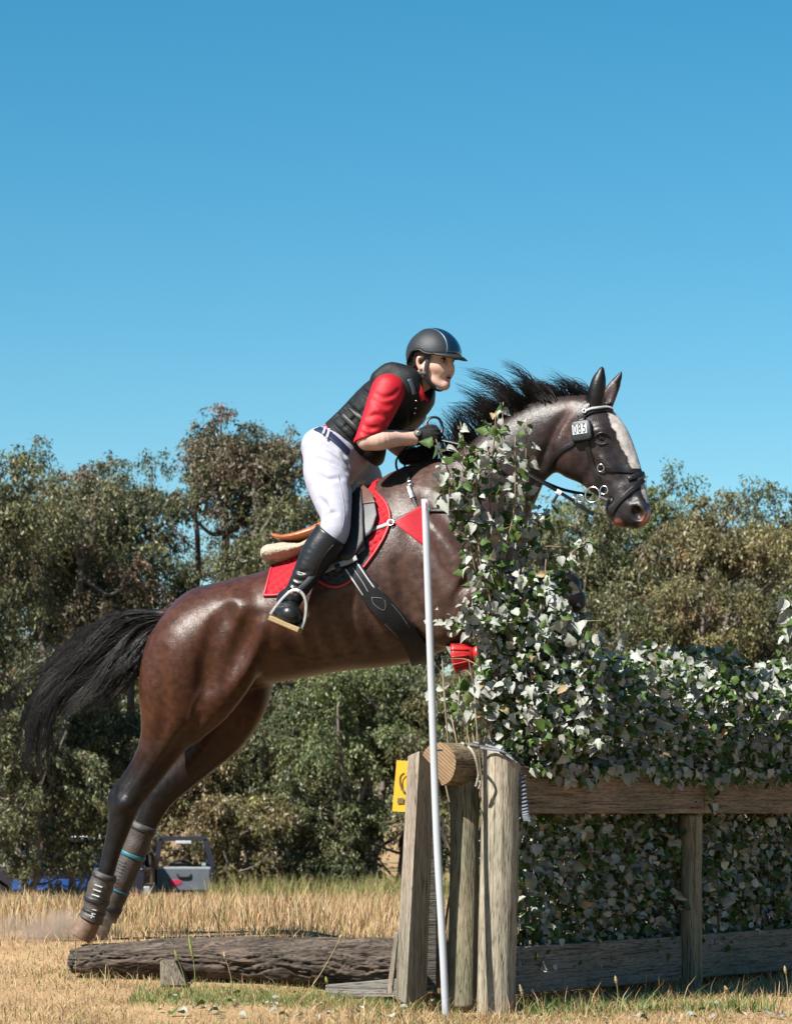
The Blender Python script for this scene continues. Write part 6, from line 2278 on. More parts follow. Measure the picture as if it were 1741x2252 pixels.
def place_text(name, txt, size, origin, right, up, mm, parent, sx=1.0):
    me = text_mesh(txt, size)
    nn = np.cross(right, up)
    co = np.array([v.co[:] for v in me.vertices])
    co = origin + co[:, :1] * sx * right + co[:, 1:2] * up + co[:, 2:3] * nn
    me.vertices.foreach_set('co', co.astype(np.float32).ravel())
    me.update()
    me.materials.clear()
    return obj(name, me, mm, parent)
for i, ch in enumerate('085'):
    place_text('digit', ch, 0.058, cw + n * 0.0018 + rt * (i - 1) * 0.0205, rt, upv, mat('black ink', (0.01, 0.011, 0.014), rough=0.6), BN, 0.55)
# ------------------------------------------------------------------ the rider
PE = empty('person', tuple(HO), -YAW)
tag(PE, 'rider in black helmet, black vest, red shirt and white breeches crouched over the horse', 'person')
# head frame (x forward, y to the rider's left, z up), set on the near ear
HY, HP = math.radians(-23), math.radians(5)
Rz = np.array([[math.cos(HY), -math.sin(HY), 0], [math.sin(HY), math.cos(HY), 0], [0, 0, 1]])
Ry = np.array([[math.cos(HP), 0, math.sin(HP)], [0, 1, 0], [-math.sin(HP), 0, math.cos(HP)]])
HM = Rz @ Ry
HS = 1.03
ear_px = HL(925, 795, -0.10)
HC = ear_px - HM @ (np.array([0, -0.076, 0]) * HS)
def hd(*p):
    return HC + (np.asarray(p, float) * HS) @ HM.T
def hds(S, pts, R, k=0.01, op='add', sub=4, w=1.0):
    S.chain(np.array([hd(*p) for p in pts]), np.asarray(R) * HS, w, k, op, sub)

TORSO = [(728, 1000, 58, 0, 1.25), (785, 948, 56, 0, 1.25), (845, 895, 62, 0, 1.28), (888, 862, 54, 0, 1.45), (908, 846, 32, 0, 1.3)]
SH_N, SH_F = -0.185, 0.175
ARM_N = [(853, 862, 34, SH_N + 0.02, 0.8), (832, 912, 29, SH_N - 0.01, 0.8), (806, 966, 25, SH_N - 0.045, 0.9)]
FORE_N = [(806, 968, 22, SH_N - 0.05, 0.9), (835, 968, 22.5, SH_N - 0.035, 0.9), (870, 964, 18.5, SH_N + 0.02, 1), (900, 964, 16, SH_N + 0.06, 1), (918, 962, 16, SH_N + 0.075, 0.8)]
ARM_F = [(932, 880, 34, SH_F, 1), (895, 925, 27, SH_F + 0.05, 1), (846, 955, 22, SH_F + 0.06, 1)]
FORE_F = [(846, 955, 21, SH_F + 0.06, 1), (880, 985, 20, SH_F + 0.0, 1), (912, 1000, 16, SH_F - 0.06, 1)]
LEG_N = [(722, 1012, 46, -0.10, 1.0), (722, 1045, 51, -0.19, 0.9), (730, 1095, 41, -0.27, 0.85), (738, 1140, 31, -0.33, 0.9), (736, 1166, 30, -0.35, 0.95)]
SHIN_N = [(730, 1172, 31, -0.35, 0.95), (704, 1212, 33, -0.37, 0.95), (677, 1256, 28, -0.385, 0.95), (653, 1298, 21, -0.395, 1.0), (640, 1322, 20, -0.40, 1)]
LEG_F = [(738, 1012, 46, 0.10, 1.0), (778, 1035, 46, 0.19, 0.9), (800, 1075, 40, 0.28, 0.85), (800, 1130, 32, 0.33, 0.9), (790, 1160, 30, 0.34, 0.95)]
SHIN_F = [(785, 1168, 31, 0.34, 0.95), (745, 1218, 33, 0.36, 0.95), (715, 1260, 28, 0.37, 0.95), (690, 1305, 21, 0.38, 1.0), (678, 1325, 20, 0.385, 1)]

bs = SDF((-0.62, -0.58, 1.38), (0.36, 0.50, 2.98), 0.0036)
limb(bs, [(a, b, c * (0.45 if i == 0 else 0.70), d, e) for i, (a, b, c, d, e) in enumerate(TORSO)], 0.02)
for ch in (ARM_N, FORE_N, ARM_F, FORE_F, LEG_N, SHIN_N, LEG_F, SHIN_F):
    limb(bs, [(a, b, c * (0.72 if ch not in (FORE_N, FORE_F) else 1), d, e) for a, b, c, d, e in ch], 0.02)
# neck and head
nb = HL(903, 850, -0.01)
bs.chain(np.array([nb, (nb + hd(-0.02, 0, -0.06)) / 2, hd(-0.012, 0, -0.03)]), [0.062, 0.054, 0.056], 1, 0.02)
bs.ball(hd(-0.012, 0, 0.045), np.array([0.098, 0.076, 0.088]) * HS, 0.01, 'add', HM)
hds(bs, [(0.048, 0, 0.045), (0.046, 0, 0.0), (0.045, 0, -0.045)], [0.056, 0.055, 0.046], 0.02)
hds(bs, [(0.048, 0, -0.05), (0.066, 0, -0.082)], [0.040, 0.026], 0.02)
for s_ in (-1, 1):
    hds(bs, [(0.002, 0.053 * s_, -0.028), (0.020, 0.046 * s_, -0.060), (0.056, 0.022 * s_, -0.084), (0.074, 0.006 * s_, -0.090)], [0.018, 0.015, 0.014, 0.014], 0.02)
    hds(bs, [(0.030, 0.050 * s_, -0.014), (0.060, 0.040 * s_, -0.018), (0.076, 0.026 * s_, -0.030)], [0.018, 0.023, 0.020], 0.03)
    hds(bs, [(0.058, 0.044 * s_, 0.036), (0.084, 0.026 * s_, 0.039), (0.094, 0.008 * s_, 0.034)], [0.009, 0.009, 0.009], 0.018)
    bs.ball(hd(0.096, 0.032 * s_, 0.012), np.array([0.018, 0.019, 0.013]) * HS, 0.010, 'sub', HM)
    hds(bs, [(0.098, 0.010 * s_, -0.025), (0.092, 0.014 * s_, -0.026)], [0.0072, 0.006], 0.008)
    hds(bs, [(0.004, 0.074 * s_, 0.020), (-0.010, 0.080 * s_, 0.014), (-0.012, 0.080 * s_, -0.008), (-0.002, 0.074 * s_, -0.030)], [0.008, 0.008, 0.0075, 0.008], 0.008)
    bs.ball(hd(0.000, 0.084 * s_, -0.004), np.array([0.007, 0.006, 0.013]) * HS, 0.004, 'sub', HM)
hds(bs, [(0.094, 0, 0.026), (0.100, 0, 0.006), (0.1095, 0, -0.015), (0.106, 0, -0.024)], [0.008, 0.0075, 0.0092, 0.0075], 0.014)
hds(bs, [(0.088, -0.022, -0.055), (0.0965, -0.008, -0.051), (0.0985, 0, -0.052), (0.0965, 0.008, -0.051), (0.088, 0.022, -0.055)], [0.003, 0.0055, 0.0052, 0.0055, 0.003], 0.007)
hds(bs, [(0.087, -0.020, -0.062), (0.0935, -0.008, -0.068), (0.0955, 0, -0.069), (0.0935, 0.008, -0.068), (0.087, 0.020, -0.062)], [0.003, 0.0056, 0.0060, 0.0056, 0.003], 0.007)
bs.ball(hd(0.101, 0, -0.0595), np.array([0.012, 0.014, 0.0030]) * HS, 0.002, 'sub', HM)
hds(bs, [(0.081, 0, -0.090)], [0.0145], 0.018)
bV, bQ = bs.mesh()
bV = relax(bV, bQ, 1, 0.4)
bl = ((bV - HC) @ HM) / HS
skin = np.tile(np.array((0.86, 0.565, 0.455)), (len(bV), 1))
nzv = fbm(bV * 40, 2, 9)
skin *= (1 + 0.05 * nzv)[:, None]
def blush(c, r, col, amt):
    d = np.linalg.norm((bl - np.array(c)) / np.array(r), axis=1)
    t = np.clip(1 - d, 0, 1)[:, None] * amt
    skin[:] = skin * (1 - t) + np.array(col) * t
for s_ in (-1, 1):
    blush((0.066, 0.044 * s_, -0.024), (0.035, 0.035, 0.03), (0.84, 0.38, 0.31), 0.8)
    blush((0.0, 0.08 * s_, 0), (0.03, 0.02, 0.04), (0.88, 0.42, 0.32), 0.6)
blush((0.112, 0, -0.02), (0.02, 0.02, 0.02), (0.82, 0.42, 0.34), 0.7)
lipm = (bl[:, 0] > 0.084) & (np.abs(bl[:, 1]) < 0.023 - 0.5 * np.abs(bl[:, 2] + 0.06)) & (bl[:, 2] < -0.046) & (bl[:, 2] > -0.078)
skin[lipm] = (0.70, 0.30, 0.27)
inm = (np.linalg.norm((bl - np.array((0.100, 0, -0.0595))) / np.array((0.012, 0.0140, 0.0030)), axis=1) < 1.25) & (bl[:, 2] > -0.0645) & (bl[:, 2] < -0.0545)
skin[inm] = (0.14, 0.04, 0.035)
m_skin = mat('skin', (1.04, 1.03, 1.03), (0.94, 0.92, 0.92), scale=30, rough=0.5, spec=0.4, attr=True, bump=0.10, bscale=400)
m_skin.node_tree.nodes['Principled BSDF'].inputs['Subsurface Weight'].default_value = 0.12
m_skin.node_tree.nodes['Principled BSDF'].inputs['Subsurface Radius'].default_value = (0.012, 0.005, 0.003)
obj('body', mesh_from('rider_body', bV, bQ, cols=skin), m_skin, PE)

m_ball = mat('eye white', (0.50, 0.46, 0.44), rough=0.15)
m_iris = mat('dark iris', (0.02, 0.012, 0.008), rough=0.1)
for s_ in (-1, 1):
    mb = MB()
    mb.sphere(hd(0.0775, 0.0310 * s_, 0.0115), 0.0122 * HS, 10)
    e = mb.build('eye', m_ball, PE)
    mb = MB()
    mb.sphere(hd(0.0848, 0.0318 * s_, 0.0110), 0.0068 * HS, 8)
    mb.build('iris', m_iris, e)
    mb = MB()
    up = spline(np.array([hd(0.083, 0.046 * s_, 0.013), hd(0.0895, 0.036 * s_, 0.0185), hd(0.0895, 0.028 * s_, 0.0185), hd(0.087, 0.019 * s_, 0.012)]), 5)
    mb.tube(up, np.interp(np.linspace(0, 1, len(up)), [0, 0.5, 1], [0.0014, 0.0038, 0.0014]), 6)
    mb.build('eyelid', mat('lash and lid', (0.035, 0.018, 0.014), rough=0.6), e)
    mb = MB()
    br = spline(np.array([hd(0.080, 0.052 * s_, 0.036), hd(0.096, 0.036 * s_, 0.0415), hd(0.103, 0.014 * s_, 0.037)]), 6)
    mb.tube(br, np.interp(np.linspace(0, 1, len(br)), [0, 0.6, 1], [0.0012, 0.0036, 0.0026]), 6)
    mb.build('eyebrow', mat('dark brown hair', (0.022, 0.012, 0.008), (0.035, 0.02, 0.012), scale=40, rough=0.5), PE)
m_bhair = MATS['dark brown hair']
S = SDF(HC - 0.2, HC + 0.2, 0.004)
S.ball(hd(-0.022, 0, 0.035), np.array([0.098, 0.0815, 0.095]) * HS, 0.01, 'add', HM)
S.chain(np.array([hd(-0.07, 0.04, -0.035), hd(-0.078, 0, -0.045), hd(-0.07, -0.04, -0.035)]), [0.024, 0.028, 0.024], 1, 0.02)
S.clip(hd(0.030, 0, 0.0), HM @ np.array([1.0, 0, -0.25]))
V, Q = S.mesh()
V = V + 0.0015 * fbm(V * np.array([60, 60, 160]), 2, 4)[:, None]
obj('hair', mesh_from('hair', V, Q), m_bhair, PE)

# helmet: dome with lower rim curve, glossy centre panel, trim, peak, harness
m_helm = mat('matt grey-black helmet shell', (0.030, 0.038, 0.045), (0.024, 0.030, 0.036), scale=90, rough=0.5, spec=0.3, bump=0.25, bscale=500)
m_helmg = mat('glossy navy panel', (0.012, 0.030, 0.062), (0.010, 0.024, 0.052), rough=0.16, spec=0.6, coat=0.6)
m_trim = mat('blue chrome trim', (0.16, 0.24, 0.34), rough=0.35, metal=0.4)
HLM = bpy.data.objects.new('helmet', None)
link(HLM, PE)
_hp = math.radians(10)
HMH = HM @ np.array([[math.cos(_hp), 0, math.sin(_hp)], [0, 1, 0], [-math.sin(_hp), 0, math.cos(_hp)]])
dc, dr = np.array([0.000, 0, 0.036]), np.array([0.124, 0.104, 0.112])
def dome(th, ph, off=0.0):
    """th: 0 front .. pi back, ph: 0 rim plane .. pi/2 crown"""
    d = np.stack([np.cos(ph) * np.cos(th), np.cos(ph) * np.sin(th), np.sin(ph)], -1)
    return (dc + d * (dr + off)) * HS @ HMH.T + HC
th = np.linspace(-np.pi, np.pi, 73)[:-1]
def rim(t):
    a = np.abs(t) / np.pi
    return np.interp(a, [0, 0.20, 0.34, 0.42, 0.50, 0.60, 0.70, 0.85, 1.0], [0.20, 0.14, 0.04, 0.02, 0.10, 0.02, -0.42, -0.56, -0.58])
rows = 16
G = []
for off in (0.0, -0.014):
    for i in range(rows + 1):
        f = (i / rows)
        ph = rim(th) * (1 - f) + (np.pi / 2 - 0.001) * f
        G.append(dome(th, ph, off))
G = np.array(G)
n = len(th)
V = G.reshape(-1, 3)
Q = []
for L0, flip in ((0, False), (rows + 1, True)):
    for i in range(rows):
        for j in range(n):
            q = ((L0 + i) * n + j, (L0 + i) * n + (j + 1) % n, (L0 + i + 1) * n + (j + 1) % n, (L0 + i + 1) * n + j)
            Q.append(q[::-1] if flip else q)
for j in range(n):
    Q.append((j, (rows + 1) * n + j, (rows + 1) * n + (j + 1) % n, (j + 1) % n))
obj('shell', mesh_from('helmet_shell', V, Q), m_helm, HLM)
edge = np.array([G[0][j] for j in range(n)])
mb = MB()
mb.tube(edge, [0.0035] * n, 8, closed=True)
mb.build('rim_edging', mat('black rubber', (0.012, 0.012, 0.013), rough=0.55), HLM)
# centre panel from peak over the crown to the back
xs = np.linspace(0.0, 1.0, 26)
def half(x):
    return np.interp(x, [0, 0.12, 0.3, 0.6, 1.0], [0.62, 0.56, 0.50, 0.42, 0.20]) * 0.085
Gp = []
for x in xs:
    a = 0.22 + x * 2.25
    row = []
    for y in np.linspace(-1, 1, 11):
        yy = y * half(x)
        cz = math.sqrt(max(0.05, 1 - (yy / 0.104) ** 2))
        row.append(((dc + np.array([math.cos(a) * cz * (dr[0] + 0.0022), yy * 1.01, math.sin(a) * cz * (dr[2] + 0.0022)])) * HS) @ HMH.T + HC)
    Gp.append(row)
Gp = np.array(Gp)
V, Q = sheet(Gp)
solid(obj('centre_panel', mesh_from('panel', V, Q), m_helmg, HLM), 0.0025, 0)
for c_ in (0, -1):
    mb = MB()
    mb.tube(Gp[:, c_], [0.0022] * len(xs), 6)
    mb.build('trim', m_trim, HLM)
mb = MB()
pk, pk2 = [], []
tk = np.linspace(-1.05, 1.05, 21)
for t in tk:
    a = rim(np.array(t)) + 0.02
    base = (dc + np.array([math.cos(a) * math.cos(t) * dr[0], math.cos(a) * math.sin(t) * dr[1], math.sin(a) * dr[2]]))
    ext = 0.040 * math.cos(t * 1.45) ** 0.7 if abs(t * 1.45) < 1.55 else 0.0
    out = base + np.array([math.cos(t), math.sin(t) * 0.75, 0]) * ext + np.array([0, 0, -0.016 * ext / 0.04])
    pk.append([base * 0.985, (base + out) / 2 + np.array([0, 0, 0.002]), out])
pk = np.array(pk)
pk = pk * HS @ HMH.T + HC
V, Q = sheet(pk)
solid(obj('peak', mesh_from('peak', V, Q), m_helm, HLM), 0.006, 0)
m_web = mat('black harness webbing', (0.016, 0.018, 0.022), rough=0.6, bump=0.3, bscale=300)
for s_ in (-1, 1):
    for path in ([(0.046, 0.074, 0.040), (0.034, 0.076, 0.0), (0.028, 0.072, -0.04), (0.032, 0.060, -0.075), (0.046, 0.030, -0.106), (0.052, 0, -0.113)],
                 [(-0.070, 0.066, -0.030), (-0.030, 0.078, -0.045), (0.010, 0.076, -0.050), (0.028, 0.072, -0.050)]):
        q = spline(np.array([(a, b * s_, c) for a, b, c in path]), 6)
        P = np.array([hd(*p) for p in q])
        N = np.array([HM @ np.array([0.15, s_ * 1.0 * min(1, abs(p[1]) / 0.03 + 0.02), -0.6 if abs(p[1]) < 0.03 else 0.0]) for p in q])
        mb = MB()
        ribbon(mb, P, N, 0.017, 0.004)
        mb.build('harness_strap', m_web, HLM)

# clothes -------------------------------------------------------------
def garment(name, chains, h, mm, grow=0, k=0.02, post=None, cols=None, noise=0, parent=PE):
    P = np.concatenate([np.array([HL(n[0], n[1], n[3]) for n in ch]) for ch in chains])
    R = max(n[2] * max(1, n[4]) for ch in chains for n in ch) * 0.0021 + 0.04
    S = SDF(P.min(0) - R, P.max(0) + R, h)
    for ch in chains:
        limb(S, [(a, b, c + grow, d, e) for a, b, c, d, e in ch], k)
    if post:
        post(S)
    V, Q = S.mesh()
    V = relax(V, Q, 2, 0.5)
    if noise:
        V = V + S.normal(V) * (noise * fbm(V * 22, 2, 2))[:, None]
    o = obj(name, mesh_from(name, V, Q), mm, parent)
    return S, o

m_shirt = mat('red stretch shirt', (0.60, 0.006, 0.022), (0.52, 0.004, 0.016), scale=20, rough=0.6, spec=0.3, bump=0.15, bscale=120)
def shirt_post(S):
    carve(S, [(800, 935, 5), (815, 942, 6), (832, 940, 5)], 0.008, 0.010)
    carve(S, [(808, 918, 4), (826, 912, 5), (846, 918, 4)], 0.006, 0.010)
    carve(S, [(826, 866, 4), (842, 874, 5), (862, 870, 4), (876, 858, 3)], 0.005, 0.012)
    carve(S, [(796, 950, 4), (812, 958, 5), (830, 955, 4)], 0.005, 0.010)
    carve(S, [(822, 880, 5), (845, 892, 6), (866, 888, 4)], 0.004, 0.016)
    carve(S, [(840, 905, 4), (852, 915, 5), (858, 930, 4)], 0.004, 0.012)
    d = HL(806, 966, SH_N - 0.05) - HL(832, 912, SH_N - 0.04)
    S.clip(HL(788, 972, SH_N - 0.05), np.array([0.25, 0, -0.97]))
near_sleeve = [(853, 860, 38, SH_N + 0.01, 0.9), (841, 888, 35.5, SH_N - 0.01, 0.9), (826, 924, 31, SH_N - 0.03, 0.95), (808, 962, 26, SH_N - 0.047, 1.0), (798, 978, 22.5, SH_N - 0.05, 1)]
S, _ = garment('shirt', [near_sleeve], 0.0045, m_shirt, 0, 0.02, shirt_post)
S, _ = garment('shirt_body', [[(733, 985, 52, 0, 1.2), (785, 948, 48, 0, 1.1), (845, 895, 46, 0, 1.0)]], 0.006, m_shirt)
m_greysl = mat('pale grey sleeve', (0.36, 0.34, 0.42), (0.30, 0.28, 0.36), scale=16, rough=0.75)
far_sleeve = [(912, 912, 26, SH_F + 0.02, 1), (890, 928, 29, SH_F + 0.05, 1), (850, 950, 28, SH_F + 0.06, 1), (845, 956, 26, SH_F + 0.06, 1)]
garment('sleeve', [far_sleeve], 0.006, m_greysl)
# collar
mb = MB()
t = np.arange(40) / 40 * 2 * np.pi
cc = HL(906, 838, -0.008)
ca, cb = np.array([0.62, 0, 0.40]), np.array([0.05, 1, 0.0])
ca, cb = ca / np.linalg.norm(ca), cb / np.linalg.norm(cb)
cn = np.cross(cb, ca)
cn = cn if cn[2] > 0 else -cn
for dz, rr, wr in ((0, 0.070, 0.011), (0.014, 0.066, 0.010), (0.028, 0.064, 0.008)):
    mb.tube(cc + (np.cos(t)[:, None] * ca * rr * 1.05 + np.sin(t)[:, None] * cb * rr) + cn * (dz + 0.012 * (np.cos(t) < -0.2))[:, None], [wr] * 40, 8, closed=True)
mb.build('collar', m_shirt, PE)

def band(pts, wd, th, name, mm, nrm):
    q = spline(np.array(pts, float), 8)
    P = HL(q[:, 0], q[:, 1], q[:, 2])
    mb = MB()
    ribbon(mb, P, np.tile(np.array(nrm, float), (len(P), 1)), np.interp(np.linspace(0, 1, len(P)), [0, 0.3, 1], [wd * 0.6, wd, wd * 0.7]), th)
    return mb.build(name, mm, PE)
band([(898, 812, -0.072), (905, 824, -0.096), (914, 842, -0.112), (924, 862, -0.112), (930, 880, -0.100)], 0.034, 0.008, 'collar_flap', m_shirt, (0.25, -0.9, 0.45))
band([(905, 806, 0.060), (925, 820, 0.085), (938, 842, 0.075), (940, 866, 0.02), (934, 882, -0.06)], 0.034, 0.008, 'collar_flap', m_shirt, (0.7, -0.5, 0.45))
m_vest = mat('black body protector', (0.014, 0.017, 0.020), (0.009, 0.011, 0.013), scale=30, rough=0.62, spec=0.2, bump=0.5, bscale=70, bdist=0.004)
def vest_post(S):
    limb(S, [(795, 960, 50, 0, 1.3), (812, 984, 36, 0, 1.5), (822, 1004, 22, 0, 2.0)], 0.03)
    limb(S, [(900, 832, 22, -0.10, 1), (862, 818, 22, -0.10, 1), (838, 835, 24, -0.10, 1)], 0.02)
    S.clip(HL(712, 926, 0), np.array([-0.66, 0, -0.75]))
    # neck opening
    S.chain(np.array([HL(908, 838, 0), HL(930, 815, 0)]), [0.070, 0.085], 1, 0.008, 'sub', 1)
    limb(S, [(936, 868, 16, -0.06, 1.0), (945, 842, 22, -0.05, 1.2)], 0.008, 'sub')
    # foam segments
    for a, b in (((735, 905), (815, 985)), ((758, 883), (790, 912)), ((790, 850), (818, 875)), ((722, 922), (800, 1000))):
        t = np.linspace(0, 1, 5)
        carve(S, [(a[0] + (b[0] - a[0]) * q, a[1] + (b[1] - a[1]) * q, 4.0) for q in t], 0.008, 0.005)
    for a, b in (((730, 925), (778, 880)), ((750, 945), (800, 900)), ((775, 968), (812, 930)), ((800, 985), (835, 955))):
        t = np.linspace(0, 1, 4)
        carve(S, [(a[0] + (b[0] - a[0]) * q, a[1] + (b[1] - a[1]) * q, 3.5) for q in t], 0.007, 0.005)
    carve(S, [(893, 870, 4), (902, 900, 4), (900, 935, 4)], 0.005, 0.006)
vest_ch = [(728, 1000, 57, 0, 1.25), (785, 948, 57, 0, 1.22), (845, 896, 64, 0, 1.22), (888, 868, 63, 0, 1.35), (898, 866, 52, 0, 1.5)]
VS, VO = garment('vest', [vest_ch], 0.0048, m_vest, 2, 0.02, vest_post)
for x, y in ((914, 881), (913, 897), (911, 908)):
    P, N, ok = hit(VS, [x], [y], 0.002)
    if ok[0]:
        mb = MB()
        mb.sphere(P[0], 0.0045, 8)
        mb.build('stud', m_metal, PE)
for a, b, wd in (((752, 912), (800, 958), 0.022), ((768, 898), (806, 930), 0.020)):
    mb, P, N = strap_on(VS, [a, ((a[0] + b[0]) / 2, (a[1] + b[1]) / 2), b], wd, 0.006, 0.003)
    mb.build('side_lacing', m_strap, PE)
mb, P, N = strap_on(VS, [(899, 835), (906, 852), (910, 868)], 0.020, 0.006, 0.003)
mb.build('shoulder_tab', mat('grey shoulder tab', (0.07, 0.09, 0.11), rough=0.4), PE)

m_white_br = mat('white breeches', (0.53, 0.53, 0.62), (0.47, 0.47, 0.565), scale=14, rough=0.75, spec=0.25, bump=0.35, bscale=34, bdist=0.006)
def breech_post(S):
    S.clip(HL(712, 932, 0), np.array([-0.50, 0, 0.87]) * np.array([1, 1, 1]))
    for pts in ([(690, 985, 5), (715, 982, 6), (745, 1000, 6), (765, 1020, 4)], [(680, 1010, 4), (705, 1010, 5), (740, 1022, 5), (764, 1038, 5)],
                [(700, 962, 4), (730, 978, 5), (760, 1000, 5)], [(755, 1000, 4), (768, 1022, 6), (772, 1050, 6), (770, 1075, 4)],
                [(712, 1140, 4), (726, 1128, 4), (740, 1128, 3)], [(690, 1040, 4), (720, 1052, 4), (752, 1050, 4)], [(702, 1095, 3), (715, 1110, 4), (720, 1130, 4)]):
        carve(S, pts, 0.010, 0.018)
pelvis = [(712, 985, 44, 0, 1.8), (732, 1003, 52, 0, 1.6), (752, 1006, 46, 0, 1.7), (768, 1000, 38, 0, 1.8)]
near_leg = [(722, 1000, 53, -0.10, 1.0), (720, 1045, 50, -0.19, 0.9), (730, 1092, 42, -0.27, 0.9), (738, 1135, 32, -0.33, 0.95), (736, 1165, 31, -0.35, 1.0), (728, 1185, 30, -0.355, 1.0)]
far_leg = [(740, 1002, 50, 0.10, 1.0), (780, 1030, 42, 0.19, 0.9), (803, 1062, 38, 0.28, 0.9), (802, 1130, 33, 0.335, 0.95), (790, 1165, 31, 0.345, 1.0), (782, 1180, 30, 0.345, 1.0)]
BS, BO = garment('breeches', [pelvis, near_leg, far_leg], 0.005, m_white_br, 2, 0.03, breech_post, noise=0.0015)
mb, P, N = strap_on(BS, [(742, 1040), (752, 1085), (758, 1130), (752, 1165)], 0.0035, 0.001, 0.0005)
mb.build('seam', mat('seam shadow grey', (0.5, 0.5, 0.56), rough=0.8), PE)
m_belt = mat('navy belt', (0.012, 0.025, 0.085), (0.010, 0.02, 0.07), rough=0.5, bump=0.2, bscale=120)
mb, P, N = strap_on(BS, [(698, 944), (716, 952), (742, 972), (766, 996)], 0.036, 0.006, 0.002)
mb.build('belt', m_belt, PE, bevel=0.001)
mb, P, N = strap_on(BS, [(716, 944), (712, 958)], 0.012, 0.005, 0.009)
mb.build('belt_loop', m_white_br, PE)
mb, P, N = strap_on(BS, [(724, 948), (720, 966)], 0.012, 0.005, 0.009)
mb.build('belt_loop', m_white_br, PE)

m_boots = mat('black riding boot leather', (0.012, 0.013, 0.015), (0.020, 0.021, 0.024), scale=12, rough=0.34, spec=0.32, bump=0.22, bscale=45, bdist=0.006, rvar=0.08)
def make_boot(chain, foot, v, top_p, top_n):
    def post(S):
        limb(S, foot, 0.02)
        S.clip(top_p, top_n)
        if v < 0:
            limb(S, [(619, 1345, 17, -0.47, 1.0), (636, 1352, 19, -0.49, 1.0), (653, 1360, 17, -0.47, 1.0)], 0.02)
            limb(S, [(621, 1352, 12, -0.43, 1.0), (634, 1358, 13, -0.44, 1.0), (648, 1364, 12, -0.43, 1.0)], 0.015)
            S.clip(HL(630, 1370, -0.47), HL(606, 1398, -0.47) - HL(620, 1366, -0.47))
            carve(S, [(608, 1333, 3), (628, 1330, 4), (650, 1334, 3)], 0.004, 0.008)
            carve(S, [(611, 1354, 3), (632, 1362, 3), (655, 1371, 3)], 0.003, 0.004)
            for pts in ([(640, 1268, 3), (655, 1276, 4), (672, 1277, 3)], [(634, 1280, 3), (652, 1290, 4), (668, 1290, 3)], [(630, 1296, 3), (645, 1304, 4), (660, 1302, 3)],
                        [(648, 1250, 3), (662, 1258, 3), (680, 1258, 3)]):
                carve(S, pts, 0.006, 0.010)
    lb = [HL(n[0], n[1], n[3]) for n in chain + foot]
    lo, hi = np.min(lb, 0) - 0.1, np.max(lb, 0) + 0.1
    S = SDF(lo, hi, 0.0042)
    limb(S, chain, 0.02)
    post(S)
    V, Q = S.mesh()
    V = relax(V, Q, 2, 0.5)
    return S, obj('boot', mesh_from('boot', V, Q), m_boots, PE)
boot_n = [(742, 1150, 42, -0.355, 0.95), (728, 1178, 40, -0.36, 0.95), (702, 1214, 38, -0.372, 0.95), (676, 1258, 31, -0.388, 0.95), (653, 1298, 24, -0.396, 1.0), (638, 1322, 23, -0.40, 1)]
foot_n = [(630, 1318, 22, -0.385, 1.0), (632, 1330, 23, -0.42, 1.0), (634, 1344, 25, -0.46, 0.9), (637, 1353, 22, -0.505, 0.8)]
tp = (HL(706, 1157, -0.36) + HL(748, 1190, -0.36)) / 2
KS, KO = make_boot(boot_n, foot_n, -1, tp, np.array([0.60, 0, 0.80]))
boot_f = [(x + 52, y + 0, r, 0.36, w) for x, y, r, v, w in boot_n[:1]] + [(780, 1175, 40, 0.36, 0.95), (745, 1218, 38, 0.372, 0.95), (715, 1260, 31, 0.38, 0.95), (690, 1302, 24, 0.385, 1.0), (678, 1324, 23, 0.39, 1)]
foot_f = [(672, 1330, 22, 0.385, 1.0), (690, 1350, 22, 0.41, 1.0), (715, 1362, 19, 0.44, 1)]
make_boot(boot_f, foot_f, 1, HL(778, 1172, 0.36), np.array([0.60, 0, 0.80]))
mb, P, N = strap_on(KS, [(735, 1196), (712, 1222), (698, 1252), (690, 1275)], 0.003, 0.002, 0.0008)
mb.build('boot_seam', m_boots, PE)

# gloves
m_glove = mat('black riding glove', (0.020, 0.018, 0.018), (0.013, 0.012, 0.012), scale=50, rough=0.7, spec=0.15, bump=0.4, bscale=150)
def glove(cx, cy, v, s, side):
    def pt(x, y, dv):
        return (cx + x, cy + y, v + dv * side)
    lo = HL(cx - 45, cy + 45, v) - 0.09
    hi = HL(cx + 45, cy - 45, v) + 0.09
    S = SDF(lo, hi, 0.0028)
    def ch(pts, k, w=1.0, op='add'):
        limb(S, [(*pt(a, b, dv)[:2], r, pt(a, b, dv)[2], w) for a, b, r, dv in pts], k, op)
    ch([(-38, 6, 17, 0.0), (-22, 4, 16, 0.0)], 0.01)                                   # cuff
    ch([(-24, 4, 16, 0.0), (-8, 2, 18, -0.004), (8, 0, 17, -0.004)], 0.015, 0.75)         # palm and back of the hand
    ch([(-8, -6, 9, -0.004), (8, -9, 8, -0.006)], 0.012)
    for i, (ln, r) in enumerate(((1.0, 5.2), (1.08, 5.4), (1.0, 5.2), (0.82, 4.6))):
        y = -12 + i * 8.6
        x0 = 10 - 1.5 * abs(i - 1)
        ch([(x0 - 4, y, r + 0.6, -0.012), (x0 + 12 * ln, y + 1, r, -0.010), (x0 + 17 * ln, y + 3, r - 0.2, 0.014), (x0 + 8 * ln, y + 5, r - 0.4, 0.034), (x0 - 2, y + 5, r - 0.6, 0.034)], 0.004)
    ch([(-12, -9, 7.5, 0.006), (2, -17, 6.4, 0.012), (14, -19, 5.6, 0.016), (22, -15, 4.8, 0.018)], 0.006)   # thumb
    V, Q = S.mesh()
    return S, obj('glove', mesh_from('glove', relax(V, Q, 1), Q), m_glove, PE)
GS, GO = glove(938, 958, -0.105, 1, 1)
glove(930, 1000, 0.085, 1, -1)
